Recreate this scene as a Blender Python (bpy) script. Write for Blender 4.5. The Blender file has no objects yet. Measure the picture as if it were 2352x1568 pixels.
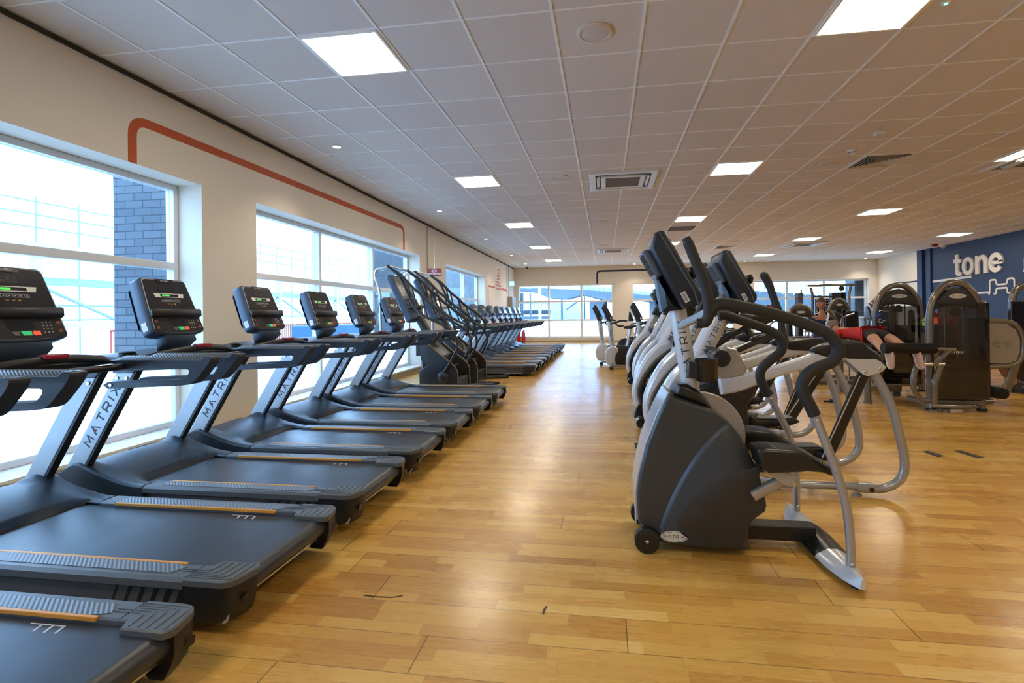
import bpy, math, random
from math import sin, cos, pi, radians
from mathutils import Vector, Matrix

# ------------------------------------------------------------------ camera, world, exposure
scene = bpy.context.scene
COL = scene.collection
F_PX, YAW, ROLL, CX, CY, CAM_H = 1144.02, -0.14489, -0.01067, 1222.12, 723.85, 1.30
cam_data = bpy.data.cameras.new('camera')
cam = bpy.data.objects.new('camera', cam_data)
COL.objects.link(cam)
cam_data.sensor_width = 36.0
cam_data.lens = F_PX / 2352.0 * 36.0
cam_data.shift_x = -(CX - 1176.0) / 2352.0
cam_data.shift_y = (CY - 784.0) / 2352.0
cam_data.clip_end = 400
_f = Vector((sin(YAW), cos(YAW), 0.0))
_r0 = Vector((cos(YAW), -sin(YAW), 0.0))
_u0 = _r0.cross(_f)
_r = cos(ROLL) * _r0 + sin(ROLL) * _u0
_u = -sin(ROLL) * _r0 + cos(ROLL) * _u0
cam.matrix_world = Matrix(((_r.x, _u.x, -_f.x, 0), (_r.y, _u.y, -_f.y, 0), (_r.z, _u.z, -_f.z, CAM_H), (0, 0, 0, 1)))
scene.camera = cam

world = bpy.data.worlds.new('overcast_sky')
scene.world = world
world.use_nodes = True
_nt = world.node_tree
_nt.nodes.clear()
_o = _nt.nodes.new('ShaderNodeOutputWorld')
_bg = _nt.nodes.new('ShaderNodeBackground')
_tc = _nt.nodes.new('ShaderNodeTexCoord')
_no = _nt.nodes.new('ShaderNodeTexNoise'); _no.inputs['Scale'].default_value = 2.2; _no.inputs['Detail'].default_value = 4
_rp = _nt.nodes.new('ShaderNodeValToRGB')
_rp.color_ramp.elements[0].color = (0.30, 0.56, 1.0, 1); _rp.color_ramp.elements[0].position = 0.3
_rp.color_ramp.elements[1].color = (0.46, 0.71, 1.0, 1); _rp.color_ramp.elements[1].position = 0.7
_nt.links.new(_tc.outputs['Generated'], _no.inputs['Vector'])
_nt.links.new(_no.outputs['Fac'], _rp.inputs['Fac'])
_nt.links.new(_rp.outputs['Color'], _bg.inputs['Color'])
_bg.inputs['Strength'].default_value = 4.4
_nt.links.new(_bg.outputs[0], _o.inputs[0])

scene.view_settings.view_transform = 'Standard'
scene.view_settings.look = 'None'
scene.view_settings.exposure = 1.08
scene.view_settings.gamma = 1.0
scene.view_settings.use_curve_mapping = False
scene.cycles.max_bounces = 8
scene.cycles.diffuse_bounces = 4
scene.cycles.glossy_bounces = 3
scene.cycles.transparent_max_bounces = 16
scene.cycles.use_denoising = True
scene.cycles.sample_clamp_indirect = 6.0

PANEL_STRENGTH = 13.0      # ceiling light diffusers
SPOT_W = 26.0             # recessed downlights
WARM = (1.0, 0.84, 0.66)

def portal(name, loc, rot, sx, sy):
    l = bpy.data.lights.new(name, 'AREA'); l.shape = 'RECTANGLE'; l.size = sx; l.size_y = sy
    l.cycles.is_portal = True
    o = bpy.data.objects.new(name, l); o.location = loc; o.rotation_euler = rot
    COL.objects.link(o)

# ------------------------------------------------------------------ measured places
CEIL = 3.571
GX, GY, TILE = -2.44, 3.70, 0.69          # ceiling grid origin and pitch
WL, WR, WF, WB = -4.30, 11.75, 23.60, -3.0  # inner faces of the walls
WT = 0.39                                   # wall thickness

def ray(u, v):
    a, b = (u - CX) / F_PX, (CY - v) / F_PX
    return _r * a + _u * b + _f
def atY(u, v, y):
    d = ray(u, v); d = d * (y / d.y); return Vector((d.x, d.y, d.z + CAM_H))
def atX(u, v, x):
    d = ray(u, v); d = d * (x / d.x); return Vector((d.x, d.y, d.z + CAM_H))
def atZ(u, v, z):
    d = ray(u, v); d = d * ((z - CAM_H) / d.z); return Vector((d.x, d.y, d.z + CAM_H))
def xz(pts, y):
    """pixel list -> (x, z) list on the vertical plane at depth y"""
    out = []
    for u, v in pts:
        p = atY(u, v, y); out.append((p.x, p.z))
    return out

# ------------------------------------------------------------------ materials
MATS = {}
def mat(name, col, rough=0.5, metal=0.0, bump=0.0, scale=40.0, var=0.0, spec=None, coat=0.0, trans=0.0, alpha=None, stretch=None):
    if name in MATS: return MATS[name]
    m = bpy.data.materials.new(name); m.use_nodes = True
    nt = m.node_tree; b = nt.nodes['Principled BSDF']
    b.inputs['Base Color'].default_value = (*col, 1)
    b.inputs['Roughness'].default_value = rough
    b.inputs['Metallic'].default_value = metal
    if spec is not None: b.inputs['Specular IOR Level'].default_value = spec
    if coat: b.inputs['Coat Weight'].default_value = coat; b.inputs['Coat Roughness'].default_value = 0.12
    if trans: b.inputs['Transmission Weight'].default_value = trans
    if alpha is not None: b.inputs['Alpha'].default_value = alpha
    tc = nt.nodes.new('ShaderNodeTexCoord'); mp = nt.nodes.new('ShaderNodeMapping')
    if stretch: mp.inputs['Scale'].default_value = stretch
    n = nt.nodes.new('ShaderNodeTexNoise'); n.inputs['Scale'].default_value = scale; n.inputs['Detail'].default_value = 3
    nt.links.new(tc.outputs['Object'], mp.inputs['Vector']); nt.links.new(mp.outputs[0], n.inputs['Vector'])
    mr = nt.nodes.new('ShaderNodeMapRange')
    dv = 0.015 if metal or coat else 0.05
    mr.inputs['To Min'].default_value = max(0.02, rough - dv); mr.inputs['To Max'].default_value = min(1, rough + dv)
    nt.links.new(n.outputs['Fac'], mr.inputs['Value']); nt.links.new(mr.outputs[0], b.inputs['Roughness'])
    if var:
        mx = nt.nodes.new('ShaderNodeMixRGB'); mx.blend_type = 'MULTIPLY'; mx.inputs[0].default_value = var
        mx.inputs[1].default_value = (*col, 1)
        nt.links.new(n.outputs['Fac'], mx.inputs[2]); nt.links.new(mx.outputs[0], b.inputs['Base Color'])
    if bump:
        bp = nt.nodes.new('ShaderNodeBump'); bp.inputs['Strength'].default_value = bump; bp.inputs['Distance'].default_value = 0.002
        nt.links.new(n.outputs['Fac'], bp.inputs['Height']); nt.links.new(bp.outputs[0], b.inputs['Normal'])
    MATS[name] = m; return m

def emat(name, col, strength):
    if name in MATS: return MATS[name]
    m = bpy.data.materials.new(name); m.use_nodes = True
    b = m.node_tree.nodes['Principled BSDF']
    b.inputs['Base Color'].default_value = (*[c * .8 for c in col], 1)
    b.inputs['Emission Color'].default_value = (*col, 1); b.inputs['Emission Strength'].default_value = strength
    MATS[name] = m; return m

def weave(name, col, rough, pitch, axis_diag=True, depth=0.0015):
    """fine ribbed rubber / ribbed grip"""
    if name in MATS: return MATS[name]
    m = mat(name, col, rough, bump=0.0)
    nt = m.node_tree; b = nt.nodes['Principled BSDF']
    tc = nt.nodes.new('ShaderNodeTexCoord'); w = nt.nodes.new('ShaderNodeTexWave')
    w.inputs['Scale'].default_value = 0.32 / pitch; w.inputs['Distortion'].default_value = 0.0
    w.bands_direction = 'DIAGONAL' if axis_diag else 'X'
    bp = nt.nodes.new('ShaderNodeBump'); bp.inputs['Strength'].default_value = 0.6; bp.inputs['Distance'].default_value = depth
    nt.links.new(tc.outputs['Object'], w.inputs['Vector']); nt.links.new(w.outputs['Fac'], bp.inputs['Height'])
    nt.links.new(bp.outputs[0], b.inputs['Normal'])
    return m

# ------------------------------------------------------------------ geometry collector
class MB:
    def __init__(s): s.v = []; s.f = []
    def add(s, vs, fs):
        k = len(s.v); s.v += [tuple(p) for p in vs]; s.f += [tuple(i + k for i in f) for f in fs]; return s
    def box(s, x0, x1, y0, y1, z0, z1):
        vs = [(x, y, z) for x in (x0, x1) for y in (y0, y1) for z in (z0, z1)]
        return s.add(vs, [(0, 1, 3, 2), (4, 6, 7, 5), (0, 4, 5, 1), (2, 3, 7, 6), (0, 2, 6, 4), (1, 5, 7, 3)])
    def boxm(s, M, sx, sy, sz):
        h = [(x, y, z) for x in (-sx / 2, sx / 2) for y in (-sy / 2, sy / 2) for z in (-sz / 2, sz / 2)]
        return s.add([M @ Vector(p) for p in h], [(0, 1, 3, 2), (4, 6, 7, 5), (0, 4, 5, 1), (2, 3, 7, 6), (0, 2, 6, 4), (1, 5, 7, 3)])
    def prism(s, pts, a, b, ax='y', inset=0.0):
        """polygon pts extruded between a and b; ax y: pts are (x,z); x: (y,z); z: (x,y)"""
        pts = clean(pts)
        def P(p, t):
            return (p[0], t, p[1]) if ax == 'y' else ((t, p[0], p[1]) if ax == 'x' else (p[0], p[1], t))
        n = len(pts)
        if inset:
            q = offset(pts, inset); d = inset * (1 if b > a else -1)
            rings = [(q, a), (pts, a + d), (pts, b - d), (q, b)]
        else: rings = [(pts, a), (pts, b)]
        vs = []; fs = []
        for ps, t in rings: vs += [P(p, t) for p in ps]
        for r in range(len(rings) - 1):
            for i in range(n):
                j = (i + 1) % n
                fs.append((r * n + i, r * n + j, (r + 1) * n + j, (r + 1) * n + i))
        fs.append(tuple(range(n))[::-1]); fs.append(tuple(range((len(rings) - 1) * n, len(rings) * n)))
        return s.add(vs, fs)
    def tube(s, path, r, n=12, cap=True, flat=1.0, up=None, closed=False):
        """round (flat: squashed along second axis) tube along a 3-D path; r number or list"""
        P = [Vector(p) for p in path]; m = len(P)
        R = r if isinstance(r, (list, tuple)) else [r] * m
        T = []
        for i in range(m):
            if closed: t = P[(i + 1) % m] - P[i - 1]
            else: t = P[min(i + 1, m - 1)] - P[max(i - 1, 0)]
            T.append(t.normalized())
        u = Vector(up) if up else (Vector((0, 0, 1)) if abs(T[0].z) < 0.9 else Vector((1, 0, 0)))
        u = (u - T[0] * u.dot(T[0])).normalized()
        vs = []; fs = []
        for i in range(m):
            u = (u - T[i] * u.dot(T[i]))
            u = u.normalized() if u.length > 1e-6 else T[i].orthogonal().normalized()
            w = T[i].cross(u)
            for k in range(n):
                a = 2 * pi * k / n
                vs.append(P[i] + u * (cos(a) * R[i]) + w * (sin(a) * R[i] * flat))
        rng = m if closed else m - 1
        for i in range(rng):
            j = (i + 1) % m
            for k in range(n):
                l = (k + 1) % n
                fs.append((i * n + k, i * n + l, j * n + l, j * n + k))
        if cap and not closed:
            fs.append(tuple(range(n))[::-1]); fs.append(tuple(range((m - 1) * n, m * n)))
        return s.add(vs, fs)
    def rtube(s, path, w, h, side=(0, 1, 0), rad=0.25, cap=True):
        """rounded-rectangular bar; w along side, h across"""
        P = [Vector(p) for p in path]; m = len(P); sd = Vector(side).normalized()
        W = w if isinstance(w, (list, tuple)) else [w] * m
        H = h if isinstance(h, (list, tuple)) else [h] * m
        base = rrect(1, 1, rad, 3); n = len(base); vs = []; fs = []
        for i in range(m):
            t = (P[min(i + 1, m - 1)] - P[max(i - 1, 0)]).normalized()
            s2 = (sd - t * sd.dot(t)).normalized(); q = t.cross(s2)
            for a, b in base: vs.append(P[i] + s2 * (a * W[i]) + q * (b * H[i]))
        for i in range(m - 1):
            for k in range(n):
                l = (k + 1) % n
                fs.append((i * n + k, i * n + l, (i + 1) * n + l, (i + 1) * n + k))
        if cap: fs.append(tuple(range(n))[::-1]); fs.append(tuple(range((m - 1) * n, m * n)))
        return s.add(vs, fs)
    def lathe(s, prof, M=None, n=24):
        """prof: list of (radius, height) round the local z axis"""
        M = M or Matrix(); vs = []; fs = []; m = len(prof)
        for r, h in prof:
            for k in range(n):
                a = 2 * pi * k / n; vs.append(M @ Vector((cos(a) * r, sin(a) * r, h)))
        for i in range(m - 1):
            for k in range(n):
                l = (k + 1) % n; fs.append((i * n + k, i * n + l, (i + 1) * n + l, (i + 1) * n + k))
        fs.append(tuple(range(n))[::-1]); fs.append(tuple(range((m - 1) * n, m * n)))
        return s.add(vs, fs)
    def cyl(s, a, b, r, n=20):
        a, b = Vector(a), Vector(b); return s.tube([a, b], r, n)
    def ball(s, c, rx, ry=None, rz=None, nu=14, nv=9, M=None):
        ry = ry or rx; rz = rz or rx; c = Vector(c); vs = []; fs = []; M = M or Matrix()
        for j in range(nv + 1):
            t = pi * j / nv
            for i in range(nu):
                a = 2 * pi * i / nu
                vs.append(c + M.to_3x3() @ Vector((rx * sin(t) * cos(a), ry * sin(t) * sin(a), rz * cos(t))))
        for j in range(nv):
            for i in range(nu):
                k = (i + 1) % nu; fs.append((j * nu + i, (j + 1) * nu + i, (j + 1) * nu + k, j * nu + k))
        return s.add(vs, fs)
    def grid(s, fn, nu, nv, closed_u=False):
        vs = [fn(i / nu, j / nv) for j in range(nv + 1) for i in range(nu + (0 if closed_u else 1))]
        w = nu if closed_u else nu + 1; fs = []
        for j in range(nv):
            for i in range(nu):
                k = (i + 1) % w; fs.append((j * w + i, j * w + k, (j + 1) * w + k, (j + 1) * w + i))
        return s.add(vs, fs)
    def loft(s, rings, cap=True):
        n = len(rings[0]); vs = []; fs = []
        for r in rings: vs += list(r)
        for i in range(len(rings) - 1):
            for k in range(n):
                l = (k + 1) % n; fs.append((i * n + k, i * n + l, (i + 1) * n + l, (i + 1) * n + k))
        if cap: fs.append(tuple(range(n))[::-1]); fs.append(tuple(range((len(rings) - 1) * n, len(rings) * n)))
        return s.add(vs, fs)
    def build(s, name, m, parent=None, bevel=0.0, smooth=True, angle=35, seg=2, solid=0.0, sub=0, origin=None):
        me = bpy.data.meshes.new(name)
        vs = s.v
        if origin is None and parent is None and s.v:
            xs, ys, zs = zip(*[tuple(p) for p in s.v])
            origin = ((min(xs) + max(xs)) / 2, (min(ys) + max(ys)) / 2, min(zs))
        if origin and parent is None: vs = [(p[0] - origin[0], p[1] - origin[1], p[2] - origin[2]) for p in s.v]
        me.from_pydata([tuple(p) for p in vs], [], s.f); me.validate()
        import bmesh
        b = bmesh.new(); b.from_mesh(me); bmesh.ops.recalc_face_normals(b, faces=b.faces); b.to_mesh(me); b.free()
        if smooth:
            me.shade_smooth()
            try: me.set_sharp_from_angle(angle=radians(angle))
            except Exception: pass
        me.materials.append(m)
        o = bpy.data.objects.new(name, me); COL.objects.link(o)
        if origin and parent is None: o.location = origin
        if parent: o.parent = parent
        if solid:
            q = o.modifiers.new('solidify', 'SOLIDIFY'); q.thickness = solid; q.offset = -1
        if sub:
            q = o.modifiers.new('subdivision', 'SUBSURF'); q.levels = q.render_levels = sub
        if bevel:
            q = o.modifiers.new('bevel', 'BEVEL'); q.width = bevel; q.segments = seg; q.limit_method = 'ANGLE'; q.angle_limit = radians(40)
            q.harden_normals = False
        return o

def lerp(a, b, t): return a + (b - a) * t
def clean(pts):
    out = []
    for p in pts:
        if not out or (abs(p[0] - out[-1][0]) + abs(p[1] - out[-1][1])) > 1e-5: out.append((p[0], p[1]))
    if abs(out[0][0] - out[-1][0]) + abs(out[0][1] - out[-1][1]) < 1e-5: out.pop()
    return out
def area(pts): return 0.5 * sum(pts[i][0] * pts[(i + 1) % len(pts)][1] - pts[(i + 1) % len(pts)][0] * pts[i][1] for i in range(len(pts)))
def offset(pts, d):
    """inward offset of a polygon"""
    n = len(pts); sg = 1 if area(pts) > 0 else -1; out = []
    for i in range(n):
        a, b, c = Vector(pts[i - 1]), Vector(pts[i]), Vector(pts[(i + 1) % n])
        e1, e2 = (b - a).normalized(), (c - b).normalized()
        n1, n2 = Vector((-e1.y, e1.x)) * sg, Vector((-e2.y, e2.x)) * sg
        nn = n1 + n2
        if nn.length < 1e-6: nn = n1
        nn = nn.normalized(); k = max(0.4, nn.dot(n1))
        p = b + nn * (d / k); out.append((p.x, p.y))
    return out
def rrect(w, h, r, seg=4, cx=0, cy=0):
    out = []
    for sx, sy, a0 in ((1, 1, 0), (-1, 1, 90), (-1, -1, 180), (1, -1, 270)):
        for k in range(seg + 1):
            a = radians(a0 + 90 * k / seg); out.append((cx + sx * (w / 2 - r) + r * cos(a), cy + sy * (h / 2 - r) + r * sin(a)))
    return out
def ellipse(rx, ry, n=28, cx=0, cy=0): return [(cx + rx * cos(2 * pi * k / n), cy + ry * sin(2 * pi * k / n)) for k in range(n)]
def cat(pts, k=6, closed=False):
    """Catmull-Rom through the points"""
    P = [Vector(p) for p in pts]; n = len(P); out = []
    rng = n if closed else n - 1
    for i in range(rng):
        if closed: a, b, c, d = P[i - 1], P[i], P[(i + 1) % n], P[(i + 2) % n]
        else: a, b, c, d = P[max(i - 1, 0)], P[i], P[i + 1], P[min(i + 2, n - 1)]
        for j in range(k):
            t = j / k
            out.append(0.5 * ((2 * b) + (c - a) * t + (2 * a - 5 * b + 4 * c - d) * t * t + (3 * b - a - 3 * c + d) * t ** 3))
    if not closed: out.append(P[-1])
    return [tuple(p) for p in out]
def fillet(pts, r, seg=5, closed=False):
    """round the corners of a polyline (2-D or 3-D) with radius-like distance r"""
    P = [Vector(p) for p in pts]; n = len(P); out = []
    for i in range(n):
        if not closed and i in (0, n - 1): out.append(tuple(P[i])); continue
        a, b, c = P[i - 1], P[i], P[(i + 1) % n]
        rr = r[i] if isinstance(r, (list, tuple)) else r
        d1 = min(rr, (a - b).length * 0.49); d2 = min(rr, (c - b).length * 0.49)
        p0 = b + (a - b).normalized() * d1; p1 = b + (c - b).normalized() * d2
        for k in range(seg + 1):
            t = k / seg; out.append(tuple(p0 * (1 - t) ** 2 + b * (2 * t * (1 - t)) + p1 * t * t))
    return out

# ------------------------------------------------------------------ tagging
def tag(o, label=None, cat_=None, group=None, kind=None):
    if label: o['label'] = label
    if cat_: o['category'] = cat_
    if group: o['group'] = group
    if kind: o['kind'] = kind
    return o
def thing(name, label, cat_, loc=(0, 0, 0), rz=0.0, group=None):
    o = bpy.data.objects.new(name, None); o.empty_display_size = 0.1
    COL.objects.link(o); o.location = loc; o.rotation_euler = (0, 0, rz)
    return tag(o, label, cat_, group)
def structure(o): o['kind'] = 'structure'; return o
def kids(o, cache={}):
    return [c for c in bpy.data.objects if c.parent == o]
def copy_tree(o, parent=None, label=None):
    c = o.copy(); COL.objects.link(c)
    if parent: c.parent = parent
    if label: c['label'] = label
    for ch in kids(o): copy_tree(ch, c)
    return c

# ------------------------------------------------------------------ lettering
GLYPH = {
 'M': (1.15, [[(0, 0), (0.10, 1), (0.575, 0.25), (1.05, 1), (1.15, 0)]]),
 'A': (1.05, [[(0, 0), (0.52, 1), (1.05, 0)]]),
 'T': (0.95, [[(0, 1), (0.95, 1)], [(0.475, 1), (0.475, 0)]]),
 'R': (0.95, [[(0, 0), (0, 1), (0.75, 1), (0.93, 0.85), (0.93, 0.55), (0.75, 0.42), (0, 0.42)], [(0.5, 0.42), (0.95, 0)]]),
 'I': (0.10, [[(0.05, 0), (0.05, 1)]]),
 'X': (1.05, [[(0, 1), (1.05, 0)], [(0, 0), (1.05, 1)]]),
 'H': (0.8, [[(0, 0), (0, 1)], [(0.8, 0), (0.8, 1)], [(0, .5), (.8, .5)]]),
 'E': (0.7, [[(0.7, 1), (0, 1), (0, 0), (0.7, 0)], [(0, .5), (.6, .5)]]),
 'L': (0.65, [[(0, 1), (0, 0), (.65, 0)]]),
 'P': (0.75, [[(0, 0), (0, 1), (0.6, 1), (0.75, 0.87), (0.75, 0.6), (0.6, 0.47), (0, 0.47)]]),
 'U': (0.8, [[(0, 1), (0, .2), (.2, 0), (.6, 0), (.8, .2), (.8, 1)]]),
 'S': (0.75, [[(.75, .9), (.6, 1), (.15, 1), (0, .87), (0, .65), (.15, .53), (.6, .47), (.75, .35), (.75, .13), (.6, 0), (.15, 0), (0, .1)]]),
 'C': (0.75, [[(.75, .85), (.6, 1), (.2, 1), (0, .8), (0, .2), (.2, 0), (.6, 0), (.75, .15)]]),
 'K': (0.75, [[(0, 0), (0, 1)], [(.7, 1), (0, .45)], [(.2, .6), (.75, 0)]]),
 'N': (0.8, [[(0, 0), (0, 1), (.8, 0), (.8, 1)]]),
 'O': (0.85, [[(.2, 0), (0, .2), (0, .8), (.2, 1), (.65, 1), (.85, .8), (.85, .2), (.65, 0), (.2, 0)]]),
 ' ': (0.5, []),
}
def strip(poly, w, closed=False):
    """2-D polyline -> quads of width w with mitred joints"""
    P = [Vector(p) for p in poly]; n = len(P); L = []; Rr = []
    for i in range(n):
        a = P[i - 1] if i > 0 else None; c = P[i + 1] if i < n - 1 else None
        if closed and i == 0: a = P[n - 2]
        if closed and i == n - 1: c = P[1]
        d1 = (P[i] - a).normalized() if a is not None else None; d2 = (c - P[i]).normalized() if c is not None else None
        if d1 is None: d1 = d2
        if d2 is None: d2 = d1
        t = d1 + d2; t = t.normalized() if t.length > 1e-6 else d1
        nn = Vector((-t.y, t.x)); k = max(0.45, abs(nn.dot(Vector((-d1.y, d1.x)))))
        L.append(P[i] + nn * (w / 2 / k)); Rr.append(P[i] - nn * (w / 2 / k))
    return L, Rr
def text_mb(txt, M, size, stroke=0.16, gap=0.38, depth=0.0015, xs=1.0, mb=None, center=True, fine=1):
    """stroke-built capitals laid in the x-y plane of M, height size; extruded along +z"""
    mb = mb or MB(); tot = 0
    for ch in txt: tot += (GLYPH[ch][0] + gap) * xs
    tot -= gap * xs; x = -tot / 2 if center else 0
    for ch in txt:
        wd, polys = GLYPH[ch]
        for pl in polys:
            pts = [((x + px * xs) * size, (py - 0.5) * size) for px, py in pl]
            if fine > 1:
                q_ = [pts[0]]
                for a_, b_ in zip(pts, pts[1:]): q_ += [(lerp(a_[0], b_[0], k / fine), lerp(a_[1], b_[1], k / fine)) for k in range(1, fine + 1)]
                pts = q_
            L, Rr = strip(pts, stroke * size)
            n = len(L)
            vs = [M @ Vector((p.x, p.y, 0)) for p in L] + [M @ Vector((p.x, p.y, 0)) for p in Rr] + \
                 [M @ Vector((p.x, p.y, depth)) for p in L] + [M @ Vector((p.x, p.y, depth)) for p in Rr]
            fs = []
            for i in range(n - 1):
                fs += [(2 * n + i, 2 * n + i + 1, 3 * n + i + 1, 3 * n + i), (i, n + i, n + i + 1, i + 1),
                       (i, i + 1, 2 * n + i + 1, 2 * n + i), (n + i, 3 * n + i, 3 * n + i + 1, n + i + 1)]
            fs += [(0, 2 * n, 3 * n, n), (n - 1, 2 * n - 1, 4 * n - 1, 3 * n - 1)]
            mb.add(vs, fs)
        x += (wd + gap) * xs
    return mb
def frame(origin, xdir, ydir):
    x = Vector(xdir).normalized(); y = Vector(ydir); y = (y - x * x.dot(y)).normalized(); z = x.cross(y)
    return Matrix(((x.x, y.x, z.x, origin[0]), (x.y, y.y, z.y, origin[1]), (x.z, y.z, z.z, origin[2]), (0, 0, 0, 1)))

# ================================================================== ROOM MATERIALS
def plaster(name, col, rough=0.75):
    return mat(name, col, rough, bump=0.12, scale=180, var=0.0)
M_wall = plaster('wall_paint', (0.76, 0.70, 0.60))
M_wallfar = plaster('far_wall_paint', (0.75, 0.70, 0.63))
M_white = mat('white_frame', (0.80, 0.82, 0.84), 0.35, bump=0.02)
M_navy = plaster('navy_wall_paint', (0.017, 0.042, 0.115), 0.6)
M_navyline = mat('navy_line_paint', (0.012, 0.02, 0.07), 0.6)
M_orange = mat('orange_line_paint', (0.50, 0.085, 0.012), 0.6)
M_pink = mat('faded_red_paint', (0.55, 0.12, 0.07), 0.6)
M_letter = mat('off_white_letter', (0.72, 0.70, 0.66), 0.5)
M_grid = mat('ceiling_grid_paint', (0.86, 0.88, 0.90), 0.45)
M_dark = mat('dark_gap', (0.03, 0.028, 0.025), 0.8)
M_grey = mat('grey_metal_box', (0.30, 0.29, 0.27), 0.5)

def floor_mat():
    m = bpy.data.materials.new('beech_strip_floor'); m.use_nodes = True
    nt = m.node_tree; N = nt.nodes; L = nt.links; b = N['Principled BSDF']
    tc = N.new('ShaderNodeTexCoord'); sp = N.new('ShaderNodeSeparateXYZ'); L.new(tc.outputs['Object'], sp.inputs[0])
    def mth(op, a, b_=None, c=None):
        n = N.new('ShaderNodeMath'); n.operation = op
        for i, q in enumerate((a, b_, c)):
            if q is None: continue
            if isinstance(q, (int, float)): n.inputs[i].default_value = q
            else: L.new(q, n.inputs[i])
        return n.outputs[0]
    def wn(vals):
        c = N.new('ShaderNodeCombineXYZ')
        for i, q in enumerate(vals):
            if isinstance(q, (int, float)): c.inputs[i].default_value = q
            else: L.new(q, c.inputs[i])
        w = N.new('ShaderNodeTexWhiteNoise'); w.noise_dimensions = '3D'; L.new(c.outputs[0], w.inputs['Vector'])
        return w.outputs['Value']
    SW, BL, BD = 0.072, 2.3, 3
    yy = mth('DIVIDE', sp.outputs['Y'], SW); row = mth('FLOOR', yy)
    rr = wn((row, 3.3, 0)); SL = mth('MULTIPLY_ADD', wn((row, 8.1, 2)), 0.22, 0.34)
    xx = mth('DIVIDE', mth('ADD', sp.outputs['X'], mth('MULTIPLY', rr, 5.0)), SL); cell = mth('FLOOR', xx)
    rnd = wn((row, cell, 1.0)); rnd2 = wn((row, cell, 7.0))
    board = mth('FLOOR', mth('DIVIDE', yy, BD)); rb = wn((board, 1.7, 4))
    bx = mth('DIVIDE', mth('ADD', sp.outputs['X'], mth('MULTIPLY', rb, 9.0)), BL)
    rbc = wn((board, mth('FLOOR', bx), 9.0))
    # distances to strip edges
    def edge(val, width_m, unit):
        fr = mth('FRACT', val); d = mth('MINIMUM', fr, mth('SUBTRACT', 1.0, fr)); d = mth('MULTIPLY', d, unit)
        return mth('LESS_THAN', d, width_m)
    e1 = edge(yy, 0.0009, SW); e2 = edge(xx, 0.0009, 0.45)
    e3 = edge(mth('DIVIDE', yy, BD), 0.0019, SW * BD); e4 = edge(bx, 0.0022, BL)
    # grain
    mp = N.new('ShaderNodeMapping'); mp.inputs['Scale'].default_value = (2.2, 26, 1)
    cmb = N.new('ShaderNodeVectorMath'); cmb.operation = 'ADD'; cc = N.new('ShaderNodeCombineXYZ')
    L.new(mth('MULTIPLY', rnd, 37.0), cc.inputs[0]); L.new(mth('MULTIPLY', rnd2, 11.0), cc.inputs[1])
    L.new(tc.outputs['Object'], cmb.inputs[0]); L.new(cc.outputs[0], cmb.inputs[1]); L.new(cmb.outputs[0], mp.inputs['Vector'])
    gn = N.new('ShaderNodeTexNoise'); gn.inputs['Scale'].default_value = 3.0; gn.inputs['Detail'].default_value = 6; gn.inputs['Distortion'].default_value = 1.2
    L.new(mp.outputs[0], gn.inputs['Vector'])
    r1 = N.new('ShaderNodeValToRGB'); cr = r1.color_ramp
    cr.elements[0].color = (0.34, 0.15, 0.024, 1); cr.elements[0].position = 0.0
    cr.elements[1].color = (0.82, 0.57, 0.22, 1); cr.elements[1].position = 1.0
    for p, c in ((0.25, (0.54, 0.27, 0.048, 1)), (0.5, (0.67, 0.38, 0.080, 1)), (0.78, (0.76, 0.48, 0.12, 1))):
        e = cr.elements.new(p); e.color = c
    tone = mth('ADD', mth('MULTIPLY_ADD', rnd, 0.50, 0.10), mth('MULTIPLY', rbc, 0.22)); tone = mth('ADD', tone, mth('MULTIPLY_ADD', gn.outputs['Fac'], 0.42, -0.15))
    L.new(tone, r1.inputs['Fac'])
    # dark scuffs and knots
    sn = N.new('ShaderNodeTexNoise'); sn.inputs['Scale'].default_value = 9.0; sn.inputs['Detail'].default_value = 8; sn.inputs['Roughness'].default_value = 0.75
    L.new(tc.outputs['Object'], sn.inputs['Vector'])
    scuff = mth('GREATER_THAN', sn.outputs['Fac'], 0.735)
    dark = mth('MAXIMUM', mth('MAXIMUM', mth('MULTIPLY', e1, 0.30), mth('MULTIPLY', e2, 0.36)), mth('MAXIMUM', mth('MULTIPLY', e3, 0.62), mth('MULTIPLY', e4, 0.8)))
    dark = mth('MAXIMUM', dark, mth('MULTIPLY', scuff, 0.55))
    mx = N.new('ShaderNodeMixRGB'); mx.inputs[2].default_value = (0.06, 0.025, 0.008, 1)
    L.new(dark, mx.inputs[0]); L.new(r1.outputs[0], mx.inputs[1]); L.new(mx.outputs[0], b.inputs['Base Color'])
    ln = N.new('ShaderNodeTexNoise'); ln.inputs['Scale'].default_value = 1.3; ln.inputs['Detail'].default_value = 4
    L.new(tc.outputs['Object'], ln.inputs['Vector'])
    L.new(mth('MULTIPLY_ADD', ln.outputs['Fac'], 0.16, mth('MULTIPLY_ADD', gn.outputs['Fac'], 0.08, 0.16)), b.inputs['Roughness'])
    b.inputs['Specular IOR Level'].default_value = 0.5
    b.inputs['Coat Weight'].default_value = 0.25; b.inputs['Coat Roughness'].default_value = 0.18
    bp = N.new('ShaderNodeBump'); bp.inputs['Strength'].default_value = 0.35; bp.inputs['Distance'].default_value = 0.0012
    ht = mth('ADD', mth('MULTIPLY', gn.outputs['Fac'], 0.25), mth('SUBTRACT', mth('MULTIPLY', ln.outputs['Fac'], 2.0), mth('MULTIPLY', dark, 1.0)))
    L.new(ht, bp.inputs['Height']); L.new(bp.outputs[0], b.inputs['Normal'])
    return m

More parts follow.
